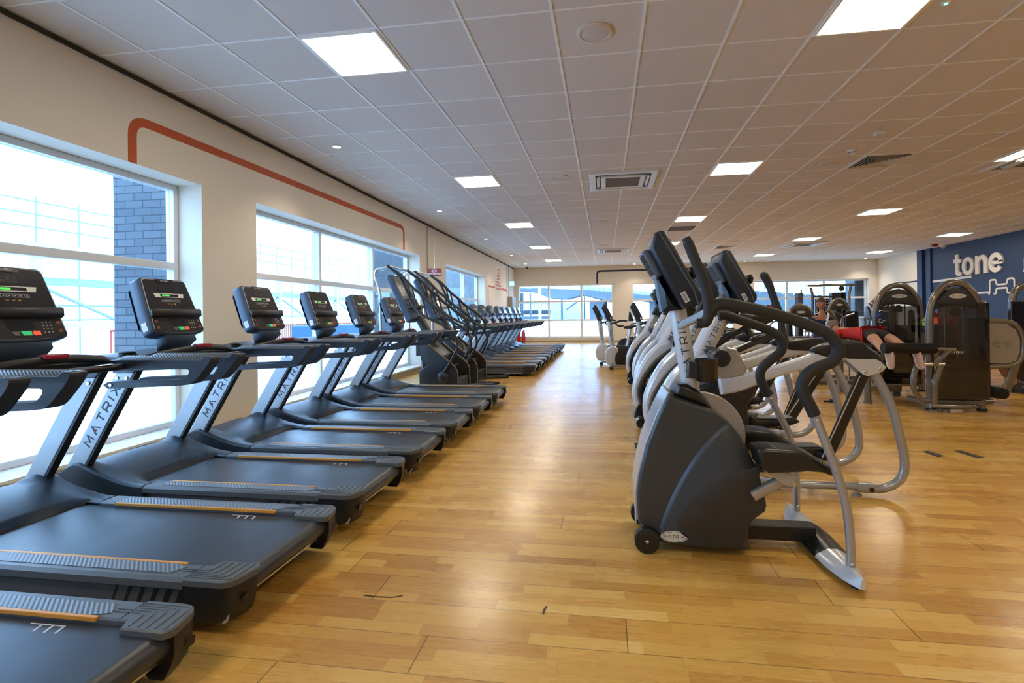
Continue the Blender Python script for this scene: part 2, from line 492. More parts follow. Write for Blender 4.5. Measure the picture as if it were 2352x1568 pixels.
def tile_mat():
    m = bpy.data.materials.new('mineral_ceiling_tile'); m.use_nodes = True
    nt = m.node_tree; N = nt.nodes; L = nt.links; b = N['Principled BSDF']
    tc = N.new('ShaderNodeTexCoord'); n = N.new('ShaderNodeTexNoise'); n.inputs['Scale'].default_value = 140; n.inputs['Detail'].default_value = 4
    L.new(tc.outputs['Object'], n.inputs['Vector'])
    sn = N.new('ShaderNodeVectorMath'); sn.operation = 'SNAP'; sn.inputs[1].default_value = (TILE, TILE, 10)
    L.new(tc.outputs['Object'], sn.inputs[0]); w = N.new('ShaderNodeTexWhiteNoise'); L.new(sn.outputs[0], w.inputs['Vector'])
    r = N.new('ShaderNodeValToRGB'); r.color_ramp.elements[0].color = (0.74, 0.705, 0.68, 1); r.color_ramp.elements[1].color = (0.78, 0.75, 0.73, 1)
    L.new(w.outputs['Value'], r.inputs['Fac'])
    mx = N.new('ShaderNodeMixRGB'); mx.blend_type = 'MULTIPLY'; mx.inputs[0].default_value = 0.25
    L.new(r.outputs[0], mx.inputs[1]); L.new(n.outputs['Fac'], mx.inputs[2]); L.new(mx.outputs[0], b.inputs['Base Color'])
    b.inputs['Roughness'].default_value = 0.9
    bp = N.new('ShaderNodeBump'); bp.inputs['Strength'].default_value = 0.3; bp.inputs['Distance'].default_value = 0.001
    L.new(n.outputs['Fac'], bp.inputs['Height']); L.new(bp.outputs[0], b.inputs['Normal'])
    return m

def glass_mat():
    m = bpy.data.materials.new('clear_glazing'); m.use_nodes = True
    nt = m.node_tree; N = nt.nodes; L = nt.links; N.clear()
    o = N.new('ShaderNodeOutputMaterial'); mx = N.new('ShaderNodeMixShader'); t = N.new('ShaderNodeBsdfTransparent'); g = N.new('ShaderNodeBsdfGlossy')
    lw = N.new('ShaderNodeLayerWeight'); lw.inputs['Blend'].default_value = 0.10; g.inputs['Roughness'].default_value = 0.02
    tc = N.new('ShaderNodeTexCoord'); n = N.new('ShaderNodeTexNoise'); n.inputs['Scale'].default_value = 1.6; n.inputs['Detail'].default_value = 6
    r = N.new('ShaderNodeValToRGB'); r.color_ramp.elements[0].color = (0.80, 0.86, 0.9, 1); r.color_ramp.elements[1].color = (0.96, 0.98, 1, 1)
    L.new(tc.outputs['Object'], n.inputs['Vector']); L.new(n.outputs['Fac'], r.inputs['Fac']); L.new(r.outputs[0], t.inputs['Color'])
    ml = N.new('ShaderNodeMath'); ml.operation = 'MULTIPLY'; ml.inputs[1].default_value = 0.22; L.new(lw.outputs['Fresnel'], ml.inputs[0]); L.new(ml.outputs[0], mx.inputs[0]); L.new(t.outputs[0], mx.inputs[1]); L.new(g.outputs[0], mx.inputs[2]); L.new(mx.outputs[0], o.inputs[0])
    return m
def frost_mat():
    m = bpy.data.materials.new('frosted_film_glazing'); m.use_nodes = True
    nt = m.node_tree; N = nt.nodes; L = nt.links; N.clear()
    o = N.new('ShaderNodeOutputMaterial'); mx = N.new('ShaderNodeMixShader'); mx.inputs[0].default_value = 0.12
    t = N.new('ShaderNodeBsdfTranslucent'); g = N.new('ShaderNodeBsdfPrincipled'); g.inputs['Base Color'].default_value = (0.85, 0.9, 0.93, 1); g.inputs['Roughness'].default_value = 0.35
    tc = N.new('ShaderNodeTexCoord'); n = N.new('ShaderNodeTexNoise'); n.inputs['Scale'].default_value = 3; n.inputs['Detail'].default_value = 4
    r = N.new('ShaderNodeValToRGB'); r.color_ramp.elements[0].color = (0.90, 0.95, 0.97, 1); r.color_ramp.elements[1].color = (0.97, 0.99, 1, 1)
    L.new(tc.outputs['Object'], n.inputs['Vector']); L.new(n.outputs['Fac'], r.inputs['Fac']); L.new(r.outputs[0], t.inputs['Color'])
    L.new(t.outputs[0], mx.inputs[1]); L.new(g.outputs[0], mx.inputs[2]); L.new(mx.outputs[0], o.inputs[0])
    return m
M_floor, M_tile, M_glass, M_frost = floor_mat(), tile_mat(), glass_mat(), frost_mat()

# ================================================================== SHELL
WIN_L = [(-0.9, 4.817), (5.666, 11.234), (13.183, 17.704)]
WIN_F = [(-4.107, 0.397), (1.277, 5.78), (6.66, 11.42)]
ZS, ZT = 0.12, 2.745          # sill and head, left wall
ZSF, ZTF = 0.20, 2.75
structure(MB().box(WL - WT, WR + 0.3, WB - 0.2, WF + WT, -0.12, 0).build('floor', M_floor, smooth=False, origin=(0, 0, 0)))
structure(MB().box(WL - WT, WR + 0.3, WB - 0.2, WF + WT, CEIL, CEIL + 0.1).build('ceiling', M_tile, smooth=False, origin=(GX, GY, CEIL)))
# suspended grid
g = MB()
for i in range(-2, 21):
    x = GX + i * TILE; g.box(x - 0.012, x + 0.012, WB, WF, CEIL - 0.006, CEIL + 0.002)
for j in range(-9, 29):
    y = GY + j * TILE; g.box(WL, WR, y - 0.010, y + 0.010, CEIL - 0.0035, CEIL + 0.002)
structure(g.build('trim_1', M_grid, smooth=False))
# walls
w = MB(); ys = [WB]
for a, b in WIN_L: ys += [a, b]
ys.append(WF + WT)
for k in range(0, len(ys), 2): w.box(WL - WT, WL, ys[k], ys[k + 1], 0, CEIL)
for a, b in WIN_L: w.box(WL - WT, WL, a, b, ZT, CEIL); w.box(WL - WT, WL, a, b, 0, ZS)
structure(w.build('wall_left', M_wall, smooth=False))
w = MB(); xs = [WL]
for a, b in WIN_F: xs += [a, b]
xs.append(WR)
for k in range(0, len(xs), 2): w.box(xs[k], xs[k + 1], WF, WF + WT, 0, CEIL)
for a, b in WIN_F: w.box(a, b, WF, WF + WT, ZTF, CEIL); w.box(a, b, WF, WF + WT, 0, ZSF)
structure(w.build('wall_far', M_wallfar, smooth=False))
structure(MB().box(WR, WR + 0.3, WB, 20.66, 0, CEIL).build('wall_right', M_navy, smooth=False))
structure(MB().box(WR, WR + 0.3, 20.66, WF + WT, 0, CEIL).build('wall_right_white', M_wall, smooth=False))
structure(MB().box(WL - WT, WR + 0.3, WB - 0.2, WB, 0, CEIL).build('wall_back', M_wall, smooth=False))
structure(MB().box(WR - 0.10, WR, 20.36, 20.66, 0, CEIL).box(WR - 0.06, WR, 19.95, 20.20, 0, CEIL).build('trim_2', M_navy, smooth=False))
structure(MB().box(WL, WL + 0.02, WB, WF, CEIL - 0.045, CEIL - 0.012).build('trim_3', M_dark, smooth=False))
M_base = mat('baseboard_paint', (0.42, 0.33, 0.24), 0.5)
structure(MB().box(WL, WR, WF - 0.02, WF, 0, 0.035).box(WL, WR, WF - 0.015, WF, 0.035, 0.10).build('baseboard_far', M_base, smooth=False))
structure(MB().box(WR - 0.015, WR, WB, WF - .02, 0, 0.11).build('baseboard_right', M_navy, smooth=False))
structure(MB().box(WL, WL + 0.015, WB, WF - .02, 0, 0.09).build('baseboard_left', M_base, smooth=False))
# window sill boards
for k, (a, b) in enumerate(WIN_L):
    structure(MB().box(WL - WT, WL + 0.03, a, b, ZS, ZS + 0.03).build('trim_%d' % (k + 4), M_white, bevel=0.004))
for k, (a, b) in enumerate(WIN_F):
    structure(MB().box(a, b, WF - 0.03, WF + WT, ZSF, ZSF + 0.03).build('trim_%d' % (k + 7), M_white, bevel=0.004))

def window_left(n, a, b, muls):
    X0, X1 = WL - WT, WL - WT + 0.10
    f = MB(); z0, z1 = ZS + 0.03, ZT; fw = 0.055
    f.box(X0, X1, a, a + fw, z0, z1).box(X0, X1, b - fw, b, z0, z1).box(X0, X1, a + fw, b - fw, z1 - 0.06, z1).box(X0, X1, a + fw, b - fw, z0, z0 + 0.06)
    for m_ in muls: f.box(X0 - 0.02, X1 + 0.02, m_ - 0.032, m_ + 0.032, z0 + 0.06, z1 - 0.06)
    edges = [a + fw] + [q for m_ in muls for q in (m_ - 0.032, m_ + 0.032)] + [b - fw]
    for k in range(0, len(edges), 2):
        f.box(X0, X1 - 0.005, edges[k], edges[k + 1], 1.83, 1.91)
        f.box(X0, X1 - 0.02, edges[k], edges[k + 1], 0.92, 0.98)
    W_ = f.build('window_%d' % n, M_white, bevel=0.006); structure(W_)
    for k in range(0, len(edges), 2):
        p, q = edges[k], edges[k + 1]
        for zz0, zz1, mm, nm in ((1.91, z1 - 0.06, M_glass, 'clear_pane'), (0.98, 1.83, M_glass, 'clear_pane'), (z0 + 0.06, 0.92, M_frost, 'frosted_pane')):
            o = MB().box(-0.004, 0.004, p - W_.location.y, q - W_.location.y, zz0 - W_.location.z, zz1 - W_.location.z).build(nm, mm, parent=W_, smooth=False)
            o.location.x = X0 + 0.045 - W_.location.x
window_left(1, *WIN_L[0], [0.97, 2.85 - 0.0])
window_left(2, *WIN_L[1], [7.53, 9.41])
window_left(3, *WIN_L[2], [15.93])
def window_far(n, a, b, muls):
    Y0, Y1 = WF + (0.02 if n < 6 else 0.26), WF + (0.12 if n < 6 else 0.36)
    f = MB(); z0, z1 = ZSF + 0.03, ZTF; fw = 0.06
    f.box(a, a + fw, Y0, Y1, z0, z1).box(b - fw, b, Y0, Y1, z0, z1).box(a + fw, b - fw, Y0, Y1, z1 - 0.07, z1).box(a + fw, b - fw, Y0, Y1, z0, z0 + 0.06)
    for m_ in muls: f.box(m_ - 0.045, m_ + 0.045, Y0 - 0.015, Y1 + 0.02, z0 + 0.06, z1 - 0.07)
    edges = [a + fw] + [q for m_ in muls for q in (m_ - 0.045, m_ + 0.045)] + [b - fw]
    for k in range(0, len(edges), 2):
        f.box(edges[k], edges[k + 1], Y0, Y1 - 0.005, 1.90, 1.98); f.box(edges[k], edges[k + 1], Y0, Y1 - 0.005, 1.02, 1.09)
    W_ = f.build('window_%d' % n, M_white, bevel=0.006); structure(W_)
    for k in range(0, len(edges), 2):
        p, q = edges[k], edges[k + 1]
        for zz0, zz1, mm, nm in ((1.98, z1 - 0.07, M_glass, 'clear_pane'), (1.09, 1.90, M_glass, 'clear_pane'), (z0 + 0.06, 1.02, M_frost, 'frosted_pane')):
            o = MB().box(p - W_.location.x, q - W_.location.x, -0.004, 0.004, zz0 - W_.location.z, zz1 - W_.location.z).build(nm, mm, parent=W_, smooth=False)
            o.location.y = Y0 + 0.05 - W_.location.y
window_far(4, *WIN_F[0], [-2.633, -1.084])
window_far(5, *WIN_F[1], [2.78, 4.28])
window_far(6, *WIN_F[2], [8.13, 9.68])
for a, b in WIN_L:
    portal('window_portal', (WL - WT - 0.08, (a + b) / 2, (ZS + ZT) / 2), (0, radians(-90), 0), ZT - ZS, b - a)
for a, b in WIN_F:
    portal('window_portal', ((a + b) / 2, WF + WT + 0.08, (ZSF + ZTF) / 2), (radians(-90), 0, 0), b - a, ZTF - ZSF)

# ================================================================== PAINTED LINES AND SIGNS
def paint_path_x(name, x, pts, wd, m, side=1, thick=0.003):
    """flat band on a wall of constant x; pts (y, z)"""
    L, Rr = strip(pts, wd); n = len(L); mb = MB(); t = x + thick * side
    mb.add([(x, p.x, p.y) for p in L] + [(x, p.x, p.y) for p in Rr] + [(t, p.x, p.y) for p in L] + [(t, p.x, p.y) for p in Rr],
           [q for i in range(n - 1) for q in ((2*n+i, 2*n+i+1, 3*n+i+1, 3*n+i), (i, i+1, 2*n+i+1, 2*n+i), (n+i, 3*n+i, 3*n+i+1, n+i+1))] + [(0, 2*n, 3*n, n), (n-1, 2*n-1, 4*n-1, 3*n-1)])
    return mb
pth = fillet([(4.02, ZT), (4.02, 3.16), (10.30, 3.23), (10.30, ZT)], [0, 0.16, 0.16, 0], 6)
tag(paint_path_x('s', WL, pth, 0.085, M_orange).build('wall_stripe', M_orange, smooth=False), 'orange painted line running along the window wall above the first two windows', 'wall graphic')
mb = paint_path_x('s', WL, fillet([(18.2, 1.2), (18.2, 2.42), (19.35, 2.42)], 0.03), 0.07, M_pink)
k0 = paint_path_x('s', WL, [(20.55, 2.42), (21.75, 2.42)], 0.10, M_pink); mb.add(k0.v, k0.f)
for ci, hts in enumerate((3, 5, 7, 2)):
    for r in range(hts if ci < 2 else (7 if ci == 2 else 2)):
        y = 19.47 + ci * 0.27; z = 2.36 + r * 0.13
        mb.box(WL, WL + 0.003, y, y + 0.19, z, z + 0.075)
tag(mb.build('wall_graphic', M_pink, smooth=False), 'faded red equaliser bars and line painted on the left wall past the third window', 'wall graphic')
# navy line on far wall
pl = fillet([(-0.33, ZTF), (-0.33, 3.34), (4.95, 3.36), (4.95, ZTF)], 0.14, 5)
L_, R_ = strip(pl, 0.085); n = len(L_); mb = MB()
mb.add([(p.x, WF, p.y) for p in L_] + [(p.x, WF, p.y) for p in R_] + [(p.x, WF - .003, p.y) for p in L_] + [(p.x, WF - .003, p.y) for p in R_],
       [q for i in range(n - 1) for q in ((2*n+i, 2*n+i+1, 3*n+i+1, 3*n+i), (i, i+1, 2*n+i+1, 2*n+i), (n+i, 3*n+i, 3*n+i+1, n+i+1))])
tag(mb.build('wall_stripe', M_navyline, smooth=False), 'navy painted line above the windows of the far wall', 'wall graphic')
# right wall: navy outline on the white part
mb = paint_path_x('s', WR, fillet([(20.66, 2.44), (22.6, 2.42), (22.6, 1.3)], 0.12), 0.06, M_navyline, -1)
tag(mb.build('wall_stripe', M_navyline, smooth=False), 'navy painted outline on the white end of the right wall', 'wall graphic')
mb = paint_path_x('s', WR - 0.0, [(19.93, 2.36), (18.0, 2.40)], 0.075, M_letter, -1)
k0 = paint_path_x('s', WR, [(19.9, 1.86), (17.25, 1.86)], 0.07, M_letter, -1); mb.add(k0.v, k0.f)
tag(mb.build('wall_stripe', M_letter, smooth=False), 'white lines painted on the navy wall behind the weight machines', 'wall graphic')
def band_closed(x, pts, wd, side=-1):
    return paint_path_x('s', x, pts + [pts[0]], wd, None, side, 0.012)
def barbell(yc, zc, s):
    """outlined dumbbell, reading along -y"""
    mb = MB()
    A = fillet([(-1.05, -0.42), (-0.93, -0.42), (-0.93, 0.42), (-0.42, 0.42), (-0.42, 0.11), (0.42, 0.11), (0.42, 0.42), (0.93, 0.42), (0.93, -0.42), (0.78, -0.42)], 0.16, 4)
    B = fillet([(-0.62, -0.42), (-0.42, -0.42), (-0.42, -0.11), (0.42, -0.11), (0.42, -0.42), (0.62, -0.42)], 0.12, 4)
    for q in (A, B):
        pts = [(yc - a * s, zc + b * s) for a, b in q]
        k = paint_path_x('s', WR, pts, 0.055, None, -1, 0.012); mb.add(k.v, k.f)
    return mb
tag(barbell(16.75, 2.02, 0.50).build('wall_graphic', M_letter, smooth=False), 'white outlined dumbbell symbol on the navy wall under the word tone', 'wall graphic')
tag(barbell(15.45, 2.62, 0.50).build('wall_graphic', M_letter, smooth=False), 'white outlined symbol at the right edge on the navy wall', 'wall graphic')

# the word tone: raised letters; letter space (right = -y)
def letter(name_lbl, y_left, contours_out, holes, wd):
    pass
def ring2d(outer, inner, x, dep, ym, zm):
    """annulus-like solid between two closed outlines with equal vertex counts"""
    n = len(outer); mb = MB(); V = []
    for t in (x, x - dep):
        V += [(t, ym - a, zm + b) for a, b in outer] + [(t, ym - a, zm + b) for a, b in inner]
    F = []
    for i in range(n):
        j = (i + 1) % n
        F += [(2*n+i, 2*n+j, 3*n+j, 3*n+i), (i, j, 2*n+j, 2*n+i), (n+i, n+j, 3*n+j, 3*n+i)]
    return mb.add(V, F)
LX, LD, ZB = WR, 0.05, 2.46
word = thing('wall_lettering', 'raised off-white word tone on the navy wall', 'wall lettering', (WR, 17.7, 2.46))
def child_letter(nm, mb):
    mb.v = [(p[0] - WR, p[1] - 17.7, p[2] - 2.46) for p in mb.v]
    return mb.build(nm, M_letter, parent=word, smooth=False)
# t
tp = [(0.10, 0.72), (0.25, 0.72), (0.25, 0.56), (0.37, 0.56), (0.37, 0.44), (0.25, 0.44), (0.25, 0.18), (0.28, 0.13), (0.37, 0.12), (0.37, 0.0), (0.22, 0.0), (0.13, 0.05), (0.10, 0.14), (0.10, 0.44), (0.02, 0.44), (0.02, 0.56), (0.10, 0.56)]
child_letter('letter_t', MB().prism([(18.78 - a, ZB + b) for a, b in tp], LX - LD, LX, 'x'))
child_letter('letter_o', ring2d(ellipse(0.26, 0.30, 32), ellipse(0.125, 0.165, 32), LX, LD, 18.10, ZB + 0.29))
np_ = [(0, 0), (0, 0.57), (0.14, 0.57), (0.14, 0.52), (0.22, 0.57), (0.32, 0.59), (0.42, 0.55), (0.48, 0.46), (0.49, 0.36), (0.49, 0), (0.34, 0), (0.34, 0.34), (0.32, 0.42), (0.25, 0.45), (0.18, 0.42), (0.15, 0.34), (0.15, 0)]
child_letter('letter_n', MB().prism([(17.76 - a, ZB + b) for a, b in np_], LX - LD, LX, 'x'))
cy_, cz_ = 16.93, ZB + 0.29
ang = [radians(-22 - 0) + radians(0)]
outer = []; inner = []
a0, a1 = radians(0), radians(322)
for k in range(41):
    a = a0 + (a1 - a0) * k / 40; outer.append((0.28 * cos(a), 0.30 * sin(a))); inner.append((0.13 * cos(a), 0.165 * sin(a)))
e = MB(); n = 41; V = []
for t in (LX, LX - LD): V += [(t, cy_ - a, cz_ + b) for a, b in outer] + [(t, cy_ - a, cz_ + b) for a, b in inner]
F = []
for i in range(n - 1):
    j = i + 1; F += [(2*n+i, 2*n+j, 3*n+j, 3*n+i), (i, j, 2*n+j, 2*n+i), (n+i, n+j, 3*n+j, 3*n+i)]
F += [(0, n, 3*n, 2*n), (n-1, 2*n-1, 4*n-1, 3*n-1)]
e.add(V, F); e.box(LX - LD, LX, cy_ - 0.265, cy_ + 0.15, cz_ - 0.055, cz_ + 0.05)
child_letter('letter_e', e)

# ================================================================== CEILING FITTINGS
M_panel = emat('lit_diffuser', (1.0, 0.86, 0.64), PANEL_STRENGTH)
M_lframe = mat('light_frame', (0.85, 0.85, 0.83), 0.4)
def cell(i, j): return GX + (i + 0.5) * TILE, GY + (j + 0.5) * TILE
cnames = {0: 'nearest the window wall', 6: 'over the aisle', 12: 'over the weight machines', 18: 'nearest the navy wall'}
rnames = {-6: 'behind the camera', 0: 'foremost', 6: 'second from the front', 12: 'third from the front', 18: 'fourth from the front', 24: 'farthest'}
panel0 = None
for j in (-6, 0, 6, 12, 18, 24):
    for i in (0, 6, 12, 18):
        x, y = cell(i, j)
        lbl = 'square lit ceiling panel %s, %s' % (cnames[i], rnames[j])
        if panel0 is None:
            panel0 = thing('ceiling_light', lbl, 'ceiling light', (x, y, CEIL - 0.012), group='square ceiling lights')
            h = TILE / 2 - 0.013
            MB().box(-h, h, -h, -h + 0.02, -0.004, 0.01).box(-h, h, h - 0.02, h, -0.004, 0.01).box(-h, -h + 0.02, -h + .02, h - .02, -0.004, 0.01).box(h - 0.02, h, -h + .02, h - .02, -0.004, 0.01).build('frame', M_lframe, panel0, smooth=False)
            MB().box(-h + 0.02, h - 0.02, -h + 0.02, h - 0.02, -0.002, 0.008).build('diffuser', M_panel, panel0, smooth=False)
        else:
            c = copy_tree(panel0, None, lbl); c.location = (x, y, CEIL - 0.012)

M_spot = emat('lit_downlight', (1.0, 0.93, 0.82), 14.0)
DL = [(-3.50, 6.18), (-3.50, 10.34), (-3.45, 14.35), (-3.45, 18.45), (-3.42, 21.6), (1.35, 22.9), (6.10, 22.9), (11.0, 23.0)]
names = ['over the second window, nearest the camera', 'over the far end of the second window', 'over the third window', 'over the far treadmills', 'in the far left corner',
         'over the wall between the far windows', 'near the right far window', 'in the far right corner']
d0 = None
for (x, y), nm in zip(DL, names):
    lbl = 'small round recessed downlight ' + nm
    if d0 is None:
        d0 = thing('downlight', lbl, 'downlight', (x, y, CEIL), group='recessed downlights')
        MB().lathe([(0.062, -0.002), (0.066, -0.006), (0.050, -0.010), (0.046, -0.004)]).build('trim_ring', M_lframe, d0)
        MB().lathe([(0.047, -0.0085), (0.0, -0.0085)]).build('lamp', M_spot, d0, smooth=False)
        c = d0
    else:
        c = copy_tree(d0, None, lbl); c.location = (x, y, CEIL)
    l = bpy.data.lights.new('downlight_beam', 'SPOT'); l.energy = SPOT_W; l.spot_size = radians(115); l.spot_blend = 0.7; l.color = WARM; l.shadow_soft_size = 0.05
    lo = bpy.data.objects.new('downlight_beam', l); lo.location = (x, y, CEIL - 0.03); COL.objects.link(lo)

M_spk = mat('speaker_cream', (0.66, 0.60, 0.50), 0.5); M_mesh = mat('speaker_grille_cloth', (0.62, 0.60, 0.60), 0.8, bump=0.5, scale=900)
s0 = None
SP = [((3, 0), 'in the foreground above the aisle'), ((2, 6), 'beside the nearest air conditioner'), ((3, 12), 'between the two air conditioners'), ((3, 18), 'just before the farther air conditioner'),
      ((8, 6), 'next to the square air vent'), ((9, 12), 'over the weight machines'), ((15, 12), 'near the navy wall'), ((9, 18), 'over the far machines'), ((8, 18), 'beside the small far vent')]
for (i, j), nm in SP:
    x, y = cell(i, j); lbl = 'round ceiling loudspeaker ' + nm
    if s0 is None:
        x -= 0.03
        s0 = thing('ceiling_speaker', lbl, 'ceiling speaker', (x, y, CEIL), group='round ceiling speakers')
        MB().lathe([(0.150, 0.0), (0.150, -0.008), (0.142, -0.014), (0.120, -0.016), (0.117, -0.008)], n=40).build('bezel', M_spk, s0)
        MB().lathe([(0.119, -0.010), (0.08, -0.016), (0.0, -0.018)], n=40).build('grille', M_mesh, s0)
    else:
        c = copy_tree(s0, None, lbl); c.location = (x, y, CEIL)

# cassette air conditioners
M_acw = mat('ac_white', (0.70, 0.73, 0.74), 0.4); M_filter = mat('ac_filter', (0.17, 0.15, 0.135), 0.9, bump=0.3, scale=300); M_acd = mat('ac_dark', (0.045, 0.045, 0.04), 0.6); M_cream = mat('ac_aged_white', (0.62, 0.55, 0.42), 0.5)
a0 = None
for (i, j), nm in (((4.0, 7.07), 'nearest, over the aisle'), ((4.0, 20.6), 'farther one over the aisle'), ((13.1, 7.0), 'at the right edge of the picture'), ((13.0, 20.3), 'over the weight machines near the far wall')):
    x, y = GX + i * TILE, GY + j * TILE; lbl = 'white square cassette air conditioner, ' + nm
    if a0 is None:
        a0 = thing('air_conditioner', lbl, 'air conditioner', (x, y, CEIL), group='ceiling cassette air conditioners')
        h = 0.55; t = 0.03
        q = MB()
        for s_ in (-1, 1):
            q.prism([(s_ * h, 0), (s_ * h, -0.018), (s_ * (h - 0.015), -t), (s_ * (h - 0.10), -t + 0.004), (s_ * (h - 0.10), 0)], -h, h, 'y')
            q.prism([(s_ * h, 0), (s_ * h, -0.018), (s_ * (h - 0.015), -t), (s_ * (h - 0.10), -t + 0.004), (s_ * (h - 0.10), 0)], -h + 0.1, h - 0.1, 'x')
        q.build('surround', M_acw, a0, smooth=False)
        MB().box(-h + .1, h - .1, -h + .1, h - .1, -0.006, -0.002).build('recess', M_acd, a0, smooth=False)
        q = MB()
        k = 0.36
        q.box(-k, k, -k, -k + 0.06, -0.038, -0.012).box(-k, k, k - 0.06, k, -0.038, -0.012).box(-k, -k + 0.08, -k + .06, k - .06, -0.038, -0.012).box(k - 0.08, k, -k + .06, k - .06, -0.038, -0.012)
        q.build('intake_panel', M_acw, a0, bevel=0.004)
        MB().box(-k + .08, k - .08, -k + .06, k - .06, -0.030, -0.014).build('filter_grille', M_filter, a0, smooth=False)
        for s_ in (-1, 1):
            MB().boxm(Matrix.Translation((s_ * 0.405, 0, -0.02)) @ Matrix.Rotation(radians(35 * s_), 4, 'Y'), 0.05, 0.62, 0.006).build('louvre', M_acw, a0, smooth=False)
            MB().boxm(Matrix.Translation((0, s_ * 0.405, -0.02)) @ Matrix.Rotation(radians(-35 * s_), 4, 'X'), 0.62, 0.05, 0.006).build('louvre', M_cream, a0, smooth=False)
    else:
        c = copy_tree(a0, None, lbl); c.location = (x, y, CEIL)

# square louvred diffusers
v0 = None
for (i, j), nm in (((9, 6), 'over the weight machines'), ((9, 20), 'far away past the weight machines')):
    x, y = cell(i, j); lbl = 'square louvred air vent in the ceiling ' + nm
    if v0 is None:
        v0 = thing('air_vent', lbl, 'air vent', (x, y, CEIL - 0.004), group='louvred ceiling vents')
        h = TILE / 2 - 0.01
        MB().box(-h, h, -h, -h + .03, -.008, 0).box(-h, h, h - .03, h, -.008, 0).box(-h, -h + .03, -h + .03, h - .03, -.008, 0).box(h - .03, h, -h + .03, h - .03, -.008, 0).build('frame', M_acw, v0, smooth=False)
        MB().box(-h + .03, h - .03, -h + .03, h - .03, -0.002, 0.003).build('backing', M_acd, v0, smooth=False)
        for q in range(5):
            r = h - 0.06 - q * 0.055; a_ = MB()
            for s_ in (-1, 1):
                a_.boxm(Matrix.Translation((s_ * r, 0, -0.010)) @ Matrix.Rotation(radians(45 * s_), 4, 'Y'), 0.028, 2 * r, 0.003)
                a_.boxm(Matrix.Translation((0, s_ * r, -0.010)) @ Matrix.Rotation(radians(-45 * s_), 4, 'X'), 2 * r, 0.028, 0.003)
            a_.build('louvre', M_cream, v0, smooth=False)
    else:
        c = copy_tree(v0, None, lbl); c.location = (x, y, CEIL - 0.004)
x, y = cell(6, 14)
tag(MB().box(x - .33, x + .33, y - .33, y + .33, CEIL - .007, CEIL - .001).build('ceiling_tile', mat('brown_grille_tile', (0.12, 0.10, 0.085), 0.9, bump=.4, scale=200), smooth=False), 'dark brown ceiling tile beside the third panel over the cross trainers', 'ceiling tile')

# detectors, cameras
M_det = mat('detector_white', (0.78, 0.78, 0.76), 0.35)
t_ = thing('smoke_detector', 'white smoke detector on the ceiling left of the square vent', 'smoke detector', (3.465, 7.584, CEIL))
MB().lathe([(0.06, 0), (0.06, -0.02), (0.045, -0.028), (0.042, -0.05), (0.03, -0.058), (0, -0.058)]).build('housing', M_det, t_)
MB().lathe([(0.047, -0.032), (0.047, -0.042)]).build('vent_ring', M_dark, t_)
t_ = thing('motion_sensor', 'small white boxy motion sensor on the ceiling nearer than the smoke detector', 'sensor', (3.447, 6.85, CEIL))
MB().box(-.055, .055, -.04, .04, -.045, 0).build('housing', M_det, t_, bevel=.008)
MB().box(-.02, .02, -.03, .03, -.052, -.045).build('lens', mat('sensor_lens', (.45, .45, .45), .3), t_, bevel=.003)
t_ = thing('emergency_indicator', 'tiny ceiling disc with a green indicator light at the top right', 'indicator light', (2.51, 4.072, CEIL))
MB().lathe([(0.035, 0), (0.035, -0.006), (0.028, -0.01), (0, -0.01)]).build('disc', M_det, t_)
MB().lathe([(0.012, -0.010), (0.012, -0.015), (0, -0.016)]).build('green_led', emat('green_led_glow', (0.1, 1, 0.35), 3.0), t_)
tag(MB().box(11.0, 11.16, 18.6, 18.72, CEIL - .09, CEIL).build('alarm_sounder', mat('alarm_red', (.28, .03, .02), .4), bevel=.01), 'red alarm sounder box on the ceiling near the navy wall', 'alarm')
t_ = thing('security_camera', 'white dome security camera on the ceiling above the word tone', 'security camera', (11.55, 19.0, CEIL))
MB().lathe([(0.09, 0), (0.09, -0.05), (0.08, -0.07)]).build('base', M_det, t_); MB().ball((0, 0, -0.07), .07, .07, .07).build('dome', mat('camera_dome_grey', (.35, .33, .30), .15), t_)
t_ = thing('security_camera', 'black dome security camera on the ceiling in the far left corner', 'security camera', (-3.55, 22.9, CEIL))
MB().lathe([(0.08, 0), (0.08, -0.03), (0.07, -0.04)]).build('base', M_det, t_); MB().ball((0, 0, -0.05), .065).build('dome', mat('camera_dome_black', (.01, .01, .012), .1), t_)

# conduits, exit sign, boxes on the left wall
M_cond = mat('conduit_white', (0.55, 0.52, 0.48), 0.5)
for (y, z0, nm) in ((11.72, 1.4, 'thin conduit pipe running down the left wall between the second and third windows'), (21.72, 0.9, 'conduit pipe down the left wall next to the exit light'), (22.12, 2.1, 'shorter conduit pipe right beside another in the far left corner')):
    t_ = thing('conduit', nm, 'pipe', (WL + 0.02, y, z0))
    MB().tube([(0, 0, 0), (0, 0, CEIL - z0 - .05)], 0.014, 8).build('pipe', M_cond, t_)
    for zz in (0.5, 1.0): MB().box(-0.02, 0.018, -0.022, 0.022, zz, zz + 0.03).build('clip', M_cond, t_)
t_ = thing('exit_sign', 'lit green and white emergency exit sign on the far end of the left wall', 'exit sign', (WL + 0.14, 22.4, 2.62))
MB().box(-.14, .10, -.06, .06, 0, .26).build('housing', M_det, t_, bevel=.01)
MB().box(-.12, .08, -.066, -.06, .03, .23).build('sign_face', emat('exit_face', (.15, .75, .9), 1.6), t_, smooth=False)
arw = MB().prism([(-0.09, 0.06), (-0.03, 0.11), (-0.03, 0.08), (0.05, 0.08), (0.05, 0.04), (-0.03, 0.04), (-0.03, 0.01)], -0.0675, -0.066, 'y')
arw.v = [(p[0], p[1], p[2] + 0.07) for p in arw.v]; arw.build('pictogram', emat('exit_white', (.95, 1, 1), 1.2), t_, smooth=False)
